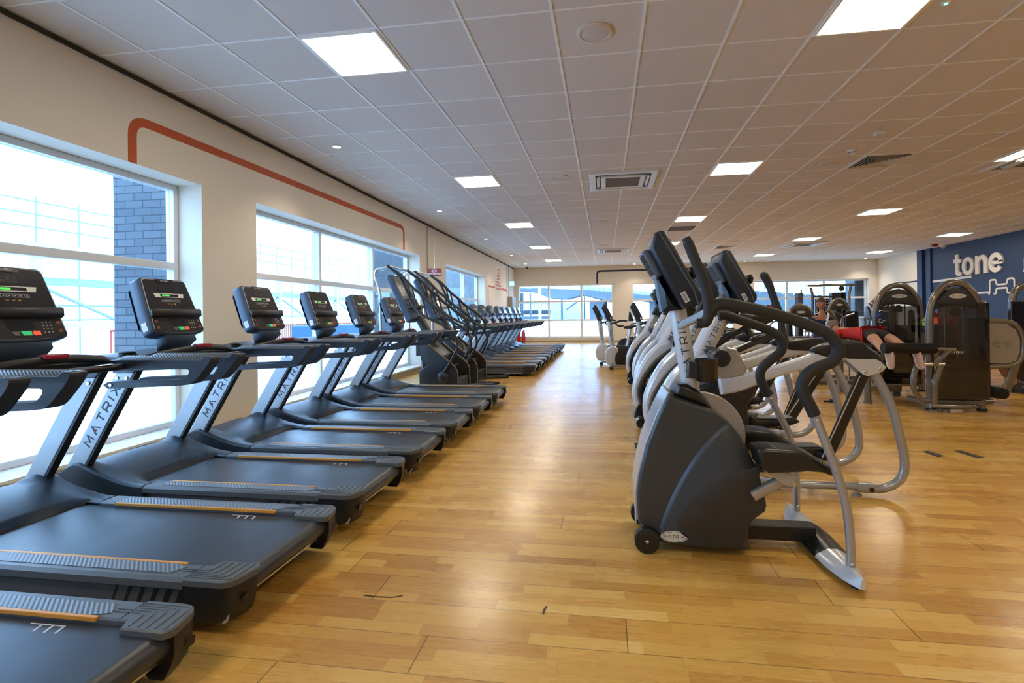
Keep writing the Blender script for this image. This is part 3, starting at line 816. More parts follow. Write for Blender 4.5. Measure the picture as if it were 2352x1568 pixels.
tag(MB().box(WL, WL + 0.22, 21.9, 22.75, 1.15, 2.15).build('wall_cabinet', M_grey, bevel=.01), 'grey metal cabinet on the far end of the left wall', 'cabinet')

# ================================================================== TREADMILLS
M_belt = mat('belt_rubber', (0.028, 0.034, 0.043), 0.36, spec=0.65, bump=0.2, scale=700)
_nt2 = M_belt.node_tree; _n2 = _nt2.nodes.new('ShaderNodeTexNoise'); _n2.inputs['Scale'].default_value = 3.5; _n2.inputs['Detail'].default_value = 2
_m2 = _nt2.nodes.new('ShaderNodeMapRange'); _m2.inputs['From Min'].default_value = 0.35; _m2.inputs['From Max'].default_value = 0.65; _m2.inputs['To Min'].default_value = 0.30; _m2.inputs['To Max'].default_value = 0.37
_t2 = _nt2.nodes.new('ShaderNodeTexCoord'); _nt2.links.new(_t2.outputs['Object'], _n2.inputs['Vector']); _nt2.links.new(_n2.outputs['Fac'], _m2.inputs['Value']); _nt2.links.new(_m2.outputs[0], _nt2.nodes['Principled BSDF'].inputs['Roughness'])
M_ribs = weave('ribbed_grip', (0.085, 0.095, 0.105), 0.35, 0.010, True, 0.002)
M_ribplate = weave('ribbed_foot_plate', (0.13, 0.15, 0.17), 0.38, 0.011, True, 0.002)
M_tblack = mat('treadmill_black_plastic', (0.013, 0.014, 0.017), 0.42, bump=0.06, scale=500)
M_hood = mat('treadmill_hood_plastic', (0.022, 0.028, 0.038), 0.40, bump=0.06, scale=600)
M_rail = mat('treadmill_rail_plastic', (0.095, 0.108, 0.118), 0.42, bump=0.08, scale=500)
M_side = mat('treadmill_side_panel', (0.10, 0.105, 0.115), 0.5)
M_mast = mat('treadmill_mast_silver', (0.42, 0.45, 0.48), 0.36, metal=0.35)
M_mastedge = mat('treadmill_mast_edge', (0.02, 0.024, 0.03), 0.4)
M_orng = mat('orange_trim', (0.72, 0.32, 0.03), 0.45)
M_decal = mat('grey_decal', (0.48, 0.49, 0.50), 0.5)
M_ldecal = mat('light_decal', (0.55, 0.57, 0.60), 0.5)
M_text = mat('logo_dark', (0.035, 0.045, 0.06), 0.5)
M_reddot = mat('red_dot', (0.6, 0.03, 0.03), 0.5)
M_arm = mat('handrail_dark_plastic', (0.020, 0.030, 0.050), 0.38, bump=0.05, scale=500)
M_conside = mat('console_side_plastic', (0.045, 0.075, 0.125), 0.4, bump=0.05, scale=500)
M_face = mat('console_face_gloss', (0.012, 0.012, 0.013), 0.16, coat=0.5)
M_facelow = mat('console_face_lower', (0.020, 0.020, 0.022), 0.25)
M_lcd = mat('lcd_dark', (0.006, 0.010, 0.014), 0.2)
M_grnlcd = emat('lcd_green_glow', (0.05, 0.55, 0.06), 0.6)
M_whitebar = mat('label_white', (0.75, 0.76, 0.74), 0.4)
M_green = emat('start_button_green', (0.02, 0.35, 0.12), 0.5)
M_red = emat('stop_button_red', (0.75, 0.06, 0.03), 0.5)
M_redkey = mat('safety_key_red', (0.32, 0.012, 0.03), 0.35)
M_btn = mat('button_legend', (0.45, 0.46, 0.47), 0.5)
M_bolt = mat('bolt_steel', (0.6, 0.6, 0.62), 0.25, metal=1.0)
M_steel = mat('brushed_steel', (0.62, 0.63, 0.65), 0.3, metal=0.9)

def sstep(t): t = max(0, min(1, t)); return t * t * (3 - 2 * t)
HW = 0.412          # half width over the rails
RI = 0.290          # inner edge of the rail
RZ = 0.243          # rail top

def make_treadmill(lbl):
    T = thing('treadmill', lbl, 'treadmill', (0, 0, 0), group='treadmills facing the windows')
    # deck side panels and chassis
    for s in (-1, 1):
        q = MB().prism([(-1.92, 0.055), (-0.10, 0.055), (-0.045, 0.10), (-0.045, 0.205), (-1.92, 0.205)], s * (HW - 0.028), s * (HW - 0.060), 'y')
        sp = q.build('side_panel', M_side, T, bevel=0.004)
        # slanted stripes near the tail, growing wider
        d = MB(); yo = s * (HW - 0.0275); y1 = s * (HW - 0.0262)
        for k in range(8):
            x0 = -0.62 + k * 0.060; wd = 0.008 + k * 0.0045
            d.prism([(x0, 0.075), (x0 + wd, 0.075), (x0 + wd + 0.045, 0.185), (x0 + 0.045, 0.185)], yo, y1, 'y')
        d.prism(fillet([(-0.135, 0.075), (-0.068, 0.075), (-0.068, 0.185), (-0.09, 0.185)], 0.02, 3), yo, y1, 'y')
        d.build('stripe_decal', M_tblack, sp, smooth=False)
        L_, R_ = strip(fillet([(-0.64, 0.066), (-0.055, 0.066), (-0.055, 0.196), (-0.64, 0.196)], 0.03, 4), 0.010)
        d = MB(); n = len(L_)
        d.add([(p.x, yo, p.y) for p in L_] + [(p.x, yo, p.y) for p in R_] + [(p.x, y1, p.y) for p in L_] + [(p.x, y1, p.y) for p in R_],
              [f for i in range(n - 1) for f in ((2*n+i, 2*n+i+1, 3*n+i+1, 3*n+i), (i, i+1, 2*n+i+1, 2*n+i), (n+i, 3*n+i, 3*n+i+1, n+i+1))])
        d.build('decal_border', M_decal, sp, smooth=False)
    MB().box(-1.90, -0.16, -HW + 0.06, HW - 0.06, 0.07, 0.16).build('chassis', M_tblack, T, smooth=False)
    # feet
    for x in (-0.62, -1.80):
        for s in (-1, 1):
            q = MB(); q.prism([(x - 0.07, 0.06), (x + 0.07, 0.06), (x + 0.045, 0.035), (x - 0.045, 0.035)], s * (HW - 0.03), s * (HW - 0.09), 'y')
            q.cyl((x, s * (HW - 0.06), 0.012), (x, s * (HW - 0.06), 0.04), 0.010, 10).cyl((x, s * (HW - 0.06), 0), (x, s * (HW - 0.06), 0.014), 0.026, 16)
            q.build('foot', M_side, T)
    # running belt with rollers
    yb = RI + 0.012; top = 0.222
    prof = [(-1.66, top)]
    for k in range(13):
        a = radians(90 - 15 * k); prof.append((-0.062 + 0.048 * cos(a) - 0.010, top - 0.048 + 0.048 * sin(a)))
    prof += [(-1.66, top - 0.096)]
    inner = [(x, z) for x, z in prof]
    MB().prism(prof, -yb, yb, 'y').build('belt', M_belt, T, angle=40)
    b = T.children[-1] if T.children else None
    MB().box(-0.088, -0.070, -HW + .05, HW - .05, 0.108, 0.118).build('rear_bar', M_steel, T, smooth=False)
    # belt logo stripes (three slanted white ticks at two places)
    for (cx_, s) in ((-0.52, 1), (-1.30, -1)):
        d = MB()
        for k in range(3):
            x0 = cx_ + k * 0.045
            d.prism([(x0, s * 0.262), (x0 + 0.009, s * 0.262), (x0 + 0.020, s * 0.222), (x0 + 0.011, s * 0.222)], top, top + 0.0008, 'z')
        d.box(cx_ - 0.045, cx_ + 0.098, s * 0.262 - 0.0025, s * 0.262 + 0.0025, top, top + 0.0008)
        d.build('belt_mark', M_ldecal, T, smooth=False)
    # side rails
    for s in (-1, 1):
        def rp(x): return [(x, s * HW, RZ - 0.040), (x, s * HW, RZ - 0.012), (x, s * (HW - 0.016), RZ), (x, s * (RI + 0.008), RZ), (x, s * RI, RZ - 0.006), (x, s * RI, RZ - 0.03), (x, s * (HW - 0.03), RZ - 0.044)]
        r = MB().loft([rp(-1.438), rp(-0.24)]).build('side_rail', M_rail, T)
        for k in range(4):   # long ridges
            yy = HW - 0.034 - k * 0.007
            pass
        MB().prism([(-1.36, s * (RI + 0.010)), (-0.36, s * (RI + 0.010)), (-0.30, s * (RI + 0.030)), (-0.335, s * (RI + 0.082)), (-1.33, s * (RI + 0.082))][::1], RZ, RZ + 0.0025, 'z').build('grip_plate', M_ribplate, r, smooth=False)
        MB().box(-1.335, -0.325, min(s * (RI - 0.006), s * (RI + 0.009)), max(s * (RI - 0.006), s * (RI + 0.009)), RZ - 0.012, RZ + 0.0035).build('orange_strip', M_orng, r, bevel=0.002)
        # tail cap, chunky with rounded outer corner, lip over the belt
        cap = [(-0.24, s * RI), (-0.205, s * RI), (-0.185, s * (RI - 0.045)), (-0.020, s * (RI - 0.045)), (0.0, s * (RI - 0.025)), (0.0, s * (HW - 0.13))]
        cap += [tuple(p) for p in fillet([(0.0, s * (HW - 0.12)), (-0.025, s * HW), (-0.17, s * HW)], 0.06, 6)]
        cap += [(-0.24, s * HW)]
        def ringat(z, ins, xs=0.0):
            pts = clean(cap); pts = offset(pts, ins) if ins else pts
            return [(p[0] - xs, p[1], z) for p in pts]
        pts = clean(cap)
        c = MB().loft([ringat(RZ - 0.030, 0.004), ringat(RZ - 0.026, 0), ringat(RZ - 0.004, 0), ringat(RZ + 0.001, 0.006)]).build('tail_cap', M_rail, T)
        bcap = [(-0.24, s * (RI + 0.02)), (-0.115, s * (RI + 0.02)), (-0.06, s * (RI - 0.01)), (-0.006, s * (RI - 0.01))]
        bcap += [tuple(p) for p in fillet([(-0.006, s * (HW - 0.10)), (-0.03, s * (HW - 0.006)), (-0.17, s * (HW - 0.006))], 0.06, 5)]
        bcap += [(-0.24, s * (HW - 0.006))]
        bc = clean(bcap)
        MB().loft([[(p[0] - 0.035, p[1] - s * .012, 0.062) for p in bc], [(p[0] - 0.012, p[1] - s * 0.004, 0.105) for p in bc], [(p[0], p[1], 0.15) for p in bc], [(p[0], p[1], RZ - 0.030) for p in bc]]).build('tail_block', M_tblack, c)
        MB().box(-0.006, -0.0035, min(s * .33, s * .365), max(s * .33, s * .365), 0.135, 0.165).build('reflector_slot', M_lcd, c, smooth=False)
        # chevron ridges on the cap
        rd = MB()
        for k in range(5):
            y0 = HW - 0.022 - k * 0.014; xk = -0.028 - k * 0.034
            path = fillet([(-0.30 if k > 2 else -0.24, s * y0, RZ + 0.001), (xk - 0.01, s * y0, RZ + 0.001), (xk, s * (RI - 0.030), RZ + 0.001)], 0.022, 4)
            rd.rtube(path, 0.0055, 0.005, side=(0, s, 0), rad=0.3)
        rd.build('grip_ridges', M_rail, c)
    # motor hood: wings beside the belt and a domed centre
    X0, X1 = -2.17, -1.438
    def wing_z(x):
        if x > -1.92: return RZ + 0.130 * ((X1 - x) / 0.482) ** 1.7
        return lerp(0.27, 0.373, sstep((x - X0) / 0.24))
    def cen_z(x):
        if x > -1.545: return 0.21
        if x > -1.95: return lerp(0.228, 0.335, sin(pi / 2 * min(1, (-1.545 - x) / 0.405)))
        return lerp(0.225, 0.335, sstep((x - X0) / 0.21 + 0.08))
    def hood(u, v):
        x = lerp(X0, X1, v); y = lerp(-HW, HW, u); a = abs(y)
        t = sstep((a - 0.255) / 0.075)
        edge = sstep((HW - a) / 0.022)
        z = lerp(cen_z(x), wing_z(x), t)
        if a < 0.33: z += 0.012 * (1 - (a / 0.33) ** 2) * (1 if x < -1.60 else 0)
        xr = x
        if v == 0 or x < X0 + 0.10: xr = x + 0.10 * (a / HW) ** 3 * (1 - (x - X0) / 0.10)
        return (xr, y, z - 0.012 * (1 - edge))
    q = MB(); q.grid(hood, 44, 36)
    # cut away the belt opening
    vs = q.v; keep = []
    for f in q.f:
        cxm = sum(vs[i][0] for i in f) / 4; cym = sum(vs[i][1] for i in f) / 4
        rr = 0.05; xb = -1.545
        if abs(cym) > RI - 0.06: xb = -1.545 + 0.0
        if cxm > xb and abs(cym) < RI + 0.006: continue
        keep.append(f)
    q.f = keep
    h = q.build('motor_hood', M_hood, T, solid=0.012, angle=60)
    for s in (-1, 1):     # hood flank below the wing
        pts = [(X1, 0.062), (X1, RZ - 0.008)] + [(x, wing_z(x) - 0.012) for x in [X1 - 0.04 * k for k in range(1, 17)]] + [(-2.10, 0.20), (-2.09, 0.062)]
        MB().prism(pts, s * (HW - 0.001), s * (HW - 0.018), 'y').build('hood_flank', M_hood, h, bevel=0.003)
    MB().prism([(-2.10, 0.05), (-1.95, 0.05), (-1.95, 0.16), (-2.14, 0.19), (-2.15, 0.13)], -HW + 0.06, HW - 0.06, 'y').build('front_apron', M_tblack, h, bevel=0.01)
    # spec plate
    MB().boxm(Matrix.Translation((-2.07, 0.16, 0.325)) @ Matrix.Rotation(radians(-22), 4, 'Y'), 0.045, 0.20, 0.003).build('spec_plate', M_decal, h, smooth=False)
    # masts
    def mx(z): return lerp(-2.035, -1.63, (z - 0.33) / 0.66)
    for s in (-1, 1):
        yo, yi = s * (HW - 0.022), s * (HW - 0.072)
        z0, z1 = 0.20, 1.0; W = 0.150
        m_ = MB().prism([(mx(z0), z0), (mx(z0) + W - 0.018, z0), (mx(z1) + W - 0.018, z1), (mx(z1), z1)], yo, yi, 'y').build('upright', M_mast, T, bevel=0.005)
        MB().prism([(mx(z0) + W - 0.02, z0), (mx(z0) + W, z0), (mx(z1) + W, z1), (mx(z1) + W - 0.02, z1)], yo - s * 0.002, yi + s * 0.002, 'y').build('edge_trim', M_mastedge, m_, bevel=0.004)
        up = Vector((mx(1) - mx(0), 0, 1)).normalized()
        ctr = Vector((mx(0.68) + W / 2 - 0.008, yo + s * 0.001, 0.68))
        # letters climb the upright; read from the outside
        fr_ = frame(ctr, up, Vector((0, s, 0)).cross(up))
        lt = text_mb('MATRIX', fr_, 0.054, 0.15, 0.62, 0.0012).build('logo_lettering', M_text, m_, smooth=False)
        rdp = fr_ @ Vector((-0.108, -0.008, 0)); MB().ball(rdp, 0.0065, 0.003, 0.0065, 10, 6).build('red_dot', M_reddot, m_)
        br = MB().prism([(mx(0.93) - 0.01, 0.955), (mx(0.93) + W, 0.955), (mx(1.03) + W + 0.01, 1.035), (mx(1.03) - 0.02, 1.035)], yo + s * 0.004, yi - s * 0.004, 'y').build('mast_bracket', M_conside, T, bevel=0.006)
        q = MB()
        for dx in (0.035, 0.105):
            for yy, sg in ((yi - s * .001, -s), (yo + s * .001, s)):
                q.cyl((mx(0.92) + dx, yy, 0.925), (mx(0.92) + dx, yy + sg * 0.006, 0.925), 0.011, 12)
        q.build('bolts', M_bolt, m_)
    # dashboard: curved tray with cup wells
    def tray(u, v):
        y = lerp(-0.385, 0.385, u); a = abs(y) / 0.385
        x = lerp(-1.80, -1.415 - 0.075 * a * a, v)
        z = 1.062 + 0.028 * (1 - a ** 2) - 0.022 * (v ** 2)
        return (x, y, z)
    d = MB().grid(tray, 20, 8).build('dashboard', M_tblack, T, solid=0.045, bevel=0.006, angle=60)
    for s in (-1, 1):
        MB().lathe([(0.050, 0.004), (0.056, 0.008), (0.047, 0.010), (0.044, -0.02), (0.0, -0.02)], Matrix.Translation((-1.66, s * 0.30, 1.078))).build('cup_holder', M_tblack, d)
    MB().tube(cat([(-1.46, -0.37, 1.045), (-1.40, -0.25, 1.075), (-1.375, 0, 1.095), (-1.40, 0.25, 1.075), (-1.46, 0.37, 1.045)], 6), 0.024, 12, flat=0.7).build('dashboard_lip', M_tblack, d)
    MB().prism([(-1.40, -0.050), (-1.345, -0.058), (-1.345, 0.058), (-1.40, 0.050)], 1.098, 1.124, 'z', 0.004).build('safety_key', M_redkey, d, bevel=0.004)
    # heart-rate bar
    hb = MB().tube(cat([(-1.42, -0.385, 1.02), (-1.33, -0.33, 1.025), (-1.28, -0.20, 1.03), (-1.27, 0, 1.032), (-1.28, 0.20, 1.03), (-1.33, 0.33, 1.025), (-1.42, 0.385, 1.02)], 5), 0.019, 12).build('grip_bar', M_tblack, T)
    for yy in (-0.22, 0.14):
        MB().boxm(Matrix.Translation((-1.272, yy + .04, 1.050)), 0.026, 0.085, 0.006).build('pulse_sensor', M_steel, hb, bevel=0.003)
    # handrail arms: open loop with ribbed top
    for s in (-1, 1):
        ya, yb_ = s * 0.340, s * 0.414
        C = [(-1.60, 0.995), (-1.60, 1.050), (-1.34, 1.064), (-0.82, 1.064), (-0.80, 1.084)]
        C += fillet([(-0.79, 1.087), (-0.752, 1.080), (-0.765, 1.045), (-0.845, 0.955), (-0.88, 0.925), (-0.97, 0.915), (-1.44, 0.893)], 0.03, 4)[1:]
        C += [(-1.47, 0.915), (-1.44, 0.932), (-0.985, 0.950)]
        C += fillet([(-0.985, 0.950), (-0.93, 0.955), (-0.90, 0.985), (-0.895, 1.010), (-0.98, 1.010), (-1.42, 0.995)], 0.022, 4)[1:]
        a = MB().prism(C, ya, yb_, 'y').build('handrail', M_arm, T, bevel=0.012, seg=3)
        MB().tube([(-1.40, s * 0.377, 1.040), (-1.34, s * 0.377, 1.052), (-0.81, s * 0.377, 1.052), (-0.795, s * 0.377, 1.050)], [0.028, 0.0355, 0.0355, 0.030], 20).build('ribbed_top', M_ribs, a)
        MB().cyl((-1.415, ya - s * .001 if s > 0 else ya + .001, 0.915), (-1.415, ya - s * 0.005, 0.915), 0.010, 12).build('bolt', M_bolt, a)
    # console
    K = thing('console', None, None); K.parent = T
    tilt = math.atan2(0.155, 0.40)
    Mc = Matrix.Translation((-1.640, 0, 1.385)) @ Matrix.Rotation(-tilt, 4, 'Y')     # local z up the panel, +x towards the user
    def cb(mb, nm, m, par, **k):
        mb.v = [tuple(Mc @ Vector(p)) for p in mb.v]; return mb.build(nm, m, par, **k)
    H = 0.212
    out = [(-0.205, H - 0.012), (0.205, H - 0.012)]
    outline = fillet([(-0.188, H), (0.188, H), (0.207, 0.0), (0.220, -H + 0.01), (0.10, -H - 0.010), (-0.10, -H - 0.010), (-0.220, -H + 0.01), (-0.207, 0.0)], [0.035, 0.035, 0.05, 0.035, 0.08, 0.08, 0.035, 0.05], 5, closed=True)
    cb(MB().prism(outline, -0.070, 0.030, 'x', 0.010), 'console_shell', M_conside, K, angle=50)
    K_ = [c for c in bpy.data.objects if c.parent == K][-1]
    back = offset(clean(outline), 0.06)
    cb(MB().prism(back, -0.085, -0.069, 'x', 0.015), 'back_cover', M_conside, K_, angle=50)
    face_o = offset(clean(outline), 0.012)
    cb(MB().prism(face_o, 0.029, 0.0325, 'x'), 'bezel', M_decal, K_, smooth=False)
    def clip(pts, lo, hi): return pts
    up_o = fillet([(-0.173, H - 0.016), (0.173, H - 0.016), (0.193, -0.045), (-0.193, -0.045)], [0.026, 0.026, 0.01, 0.01], 5, closed=True)
    lo_o = fillet([(-0.192, -0.085), (0.192, -0.085), (0.206, -H + 0.018), (0.10, -H + 0.004), (-0.10, -H + 0.004), (-0.206, -H + 0.018)], [0.01, 0.01, 0.02, 0.08, 0.08, 0.02], 5, closed=True)
    up_f = cb(MB().prism(up_o, 0.032, 0.0345, 'x'), 'display_face', M_face, K_, smooth=False)
    lo_f = cb(MB().prism(lo_o, 0.032, 0.0345, 'x'), 'keypad_face', M_facelow, K_, smooth=False)
    cb(MB().prism([(0.030, -0.040), (0.062, -0.036), (0.070, -0.048), (0.058, -0.088), (0.030, -0.094)], -0.206, 0.206, 'y', 0.006), 'reading_shelf', M_tblack, K_, angle=50)
    # note: in panel space user side is +x and, seen from the user, right is +y
    F = 0.0348
    def P2(pts, nm, m, par, d=0.0012): return cb(MB().prism(pts, F, F + d, 'x'), nm, m, par, smooth=False)
    P2([(-0.075, H - 0.010), (0.075, H - 0.010), (0.060, H - 0.038), (-0.060, H - 0.038)], 'logo_plate', M_facelow, K_, 0.003)
    fr_ = Mc @ frame((F + 0.004, 0, H - 0.024), (0, 1, 0), (0, 0, 1))
    text_mb('MATRIX', fr_, 0.0095, 0.16, 0.35, 0.0006).build('logo_lettering', M_whitebar, K_, smooth=False)
    P2(rrect(0.125, 0.046, 0.004, 2, -0.012, 0.128), 'screen', M_lcd, up_f)
    # seven-segment hint 8.8.8
    q = MB()
    for k in range(4):
        c0 = -0.055 + k * 0.029
        for (a, b, w_, h_) in ((0, .015, .016, .002), (0, 0, .016, .002), (0, -.015, .016, .002), (-.008, .0075, .002, .013), (.008, .0075, .002, .013), (-.008, -.0075, .002, .013), (.008, -.0075, .002, .013)):
            q.prism(rrect(w_, h_, .0005, 1, c0 + a, 0.128 + b), F + .0012, F + .0018, 'x')
    cb(q, 'segment_digits', mat('segment_grey', (0.06, 0.05, 0.05), .4), up_f, smooth=False)
    P2([(-0.125, 0.092), (0.125, 0.092), (0.115, 0.062), (-0.115, 0.062)], 'display_strip', M_whitebar, up_f)
    cb(MB().prism(rrect(0.148, 0.020, 0.002, 2, 0, 0.077), F + .0012, F + .0022, 'x'), 'lcd_strip', M_lcd, up_f, smooth=False)
    cb(MB().prism(rrect(0.060, 0.012, 0.002, 2, -0.03, 0.077), F + .0022, F + .0028, 'x'), 'lcd_readout', M_grnlcd, up_f, smooth=False)
    q = MB()
    for k in range(6):
        o_ = rrect(0.024, 0.020, 0.003, 2, -0.068 + k * 0.027, 0.038); i_ = offset(o_, 0.0016)
        n = len(o_); V = [(F, a, b) for a, b in o_] + [(F, a, b) for a, b in i_] + [(F + .001, a, b) for a, b in o_] + [(F + .001, a, b) for a, b in i_]
        q.add(V, [f for i in range(n) for f in ((2*n+i, 2*n+(i+1) % n, 3*n+(i+1) % n, 3*n+i),)])
        q.prism(ellipse(.004, .004, 8, -0.068 + k * 0.027, 0.038), F, F + .001, 'x')
    cb(q, 'program_buttons', M_btn, up_f, smooth=False)
    q = MB()
    for k in range(3): q.prism(rrect(0.016, 0.003, .001, 1, -0.03 + k * 0.028, 0.012), F, F + .001, 'x')
    q.prism(rrect(0.003, 0.014, .001, 1, -0.03 + 2 * 0.028, 0.012), F, F + .001, 'x')
    cb(q, 'level_keys', M_orng, up_f, smooth=False)
    P2([(-0.075, -0.092), (0.045, -0.092), (0.055, -0.145), (0.035, -0.158), (-0.052, -0.158), (-0.068, -0.145)], 'keypad_screen', M_lcd, lo_f)
    P2([(-0.060, -0.166), (-0.022, -0.166), (-0.026, -0.188), (-0.048, -0.188)], 'pause_button', mat('pause_grey', (0.12, 0.12, 0.12), .4), lo_f, 0.002)
    P2([(-0.018, -0.164), (0.030, -0.164), (0.030, -0.188), (-0.008, -0.188)], 'start_button', M_green, lo_f, 0.003)
    P2([(0.038, -0.164), (0.072, -0.164), (0.072, -0.188), (0.038, -0.188)], 'stop_button', M_red, lo_f, 0.003)
    q = MB()
    for a in range(3):
        for b in range(4): q.prism(rrect(0.006, 0.007, .001, 1, 0.096 + a * 0.019, -0.115 - b * 0.019), F, F + .001, 'x')
    cb(q, 'number_keys', M_btn, lo_f, smooth=False)
    q = MB()
    for yy in (0.176, -0.176):
        for zz in (-0.118, -0.165): q.prism(rrect(0.022, 0.018, .003, 2, yy, zz), F, F + .001, 'x')
    cb(q, 'rocker_keys', mat('amber_legend', (0.20, 0.07, 0.03), .4), lo_f, smooth=False)
    cb(MB().box(-0.045, -0.005, -0.2190, -0.2155, -0.17, -0.11), 'asset_sticker', M_whitebar, K_, smooth=False)
    cb(MB().prism([(-0.06, -0.16), (0.02, -0.16), (0.02, -H - 0.05), (-0.09, -H - 0.09)], -0.13, 0.13, 'y', 0.01), 'console_neck', M_conside, K_, angle=50)
    return T

# repair grouping: the console empty becomes the shell itself
def flatten_console(T):
    for c in kids(T):
        if c.type == 'EMPTY':
            for g_ in kids(c):
                if g_.name.startswith('console_shell'):
                    g_.parent = T; g_.name = 'console'
            bpy.data.objects.remove(c)
TAIL_X = -1.47
ordA = ['whose belt fills the lower left corner, console out of the picture', 'with the console cut by the left picture edge', 'in front of the wall pier between the first two windows',
        'at the start of the second window', 'by the first mullion of the second window', 'before the two stair climbers, next but one', 'right beside the nearer stair climber']
tread0 = make_treadmill('black and grey treadmill ' + ordA[0]); flatten_console(tread0)
tread0.location = (TAIL_X, 1.235, 0)
TA = [1.235 + .97 * k for k in range(7)]
for k in range(1, 7):
    c = copy_tree(tread0, None, 'black and grey treadmill ' + ordA[k]); c.location = (TAIL_X, TA[k] - (0.02 if k > 4 else 0), 0)
ordn = ['nearest one, its grey side panel in full view', 'second', 'third', 'fourth', 'fifth', 'sixth', 'seventh', 'eighth', 'farthest, next to the far window']
TB0, TBP = 10.85, 0.90
for k in range(9):
    l_ = 'treadmill of the far row, ' + (ordn[k] if k in (0, 8) else ordn[k] + ' counted from the stair climbers')
    c = copy_tree(tread0, None, l_); c.location = (TAIL_X + (0.02 if k % 3 == 1 else 0), TB0 + TBP * k, 0)

# ================================================================== STEPPER AND CROSS TRAINERS
M_pearl = mat('pearl_silver_paint', (0.64, 0.67, 0.71), 0.28, metal=0.20, coat=0.5)
M_pearlwarm = mat('champagne_silver_paint', (0.40, 0.38, 0.35), 0.25, metal=0.55, coat=0.4)
M_tubes = mat('silver_tube_paint', (0.40, 0.42, 0.44), 0.28, metal=0.45, coat=0.3)
M_shell = mat('charcoal_shell_plastic', (0.038, 0.045, 0.053), 0.33, bump=0.05, scale=500)
M_shell2 = mat('charcoal_shell_dark', (0.030, 0.032, 0.037), 0.36, bump=0.05, scale=500)
M_black = mat('satin_black_plastic', (0.012, 0.013, 0.014), 0.32)
M_foam = mat('black_foam_grip', (0.018, 0.020, 0.022), 0.62, bump=0.25, scale=350)
M_cons2 = mat('console_navy_plastic', (0.016, 0.022, 0.034), 0.38, bump=0.05, scale=500)
M_consback = mat('console_back_plastic', (0.10, 0.13, 0.17), 0.38)
M_sticker = mat('paper_sticker', (0.75, 0.75, 0.73), 0.6)
M_ovalw = mat('oval_badge_white', (0.68, 0.66, 0.62), 0.4)
M_disc = mat('grey_flywheel_cover', (0.42, 0.40, 0.40), 0.4)

def pp(mb_pts, y): return xz(mb_pts, y)
def path_px(pts, y): 
    return [tuple(atY(u, v, y)) for u, v in pts]
def yrange(M, lo, hi): pass

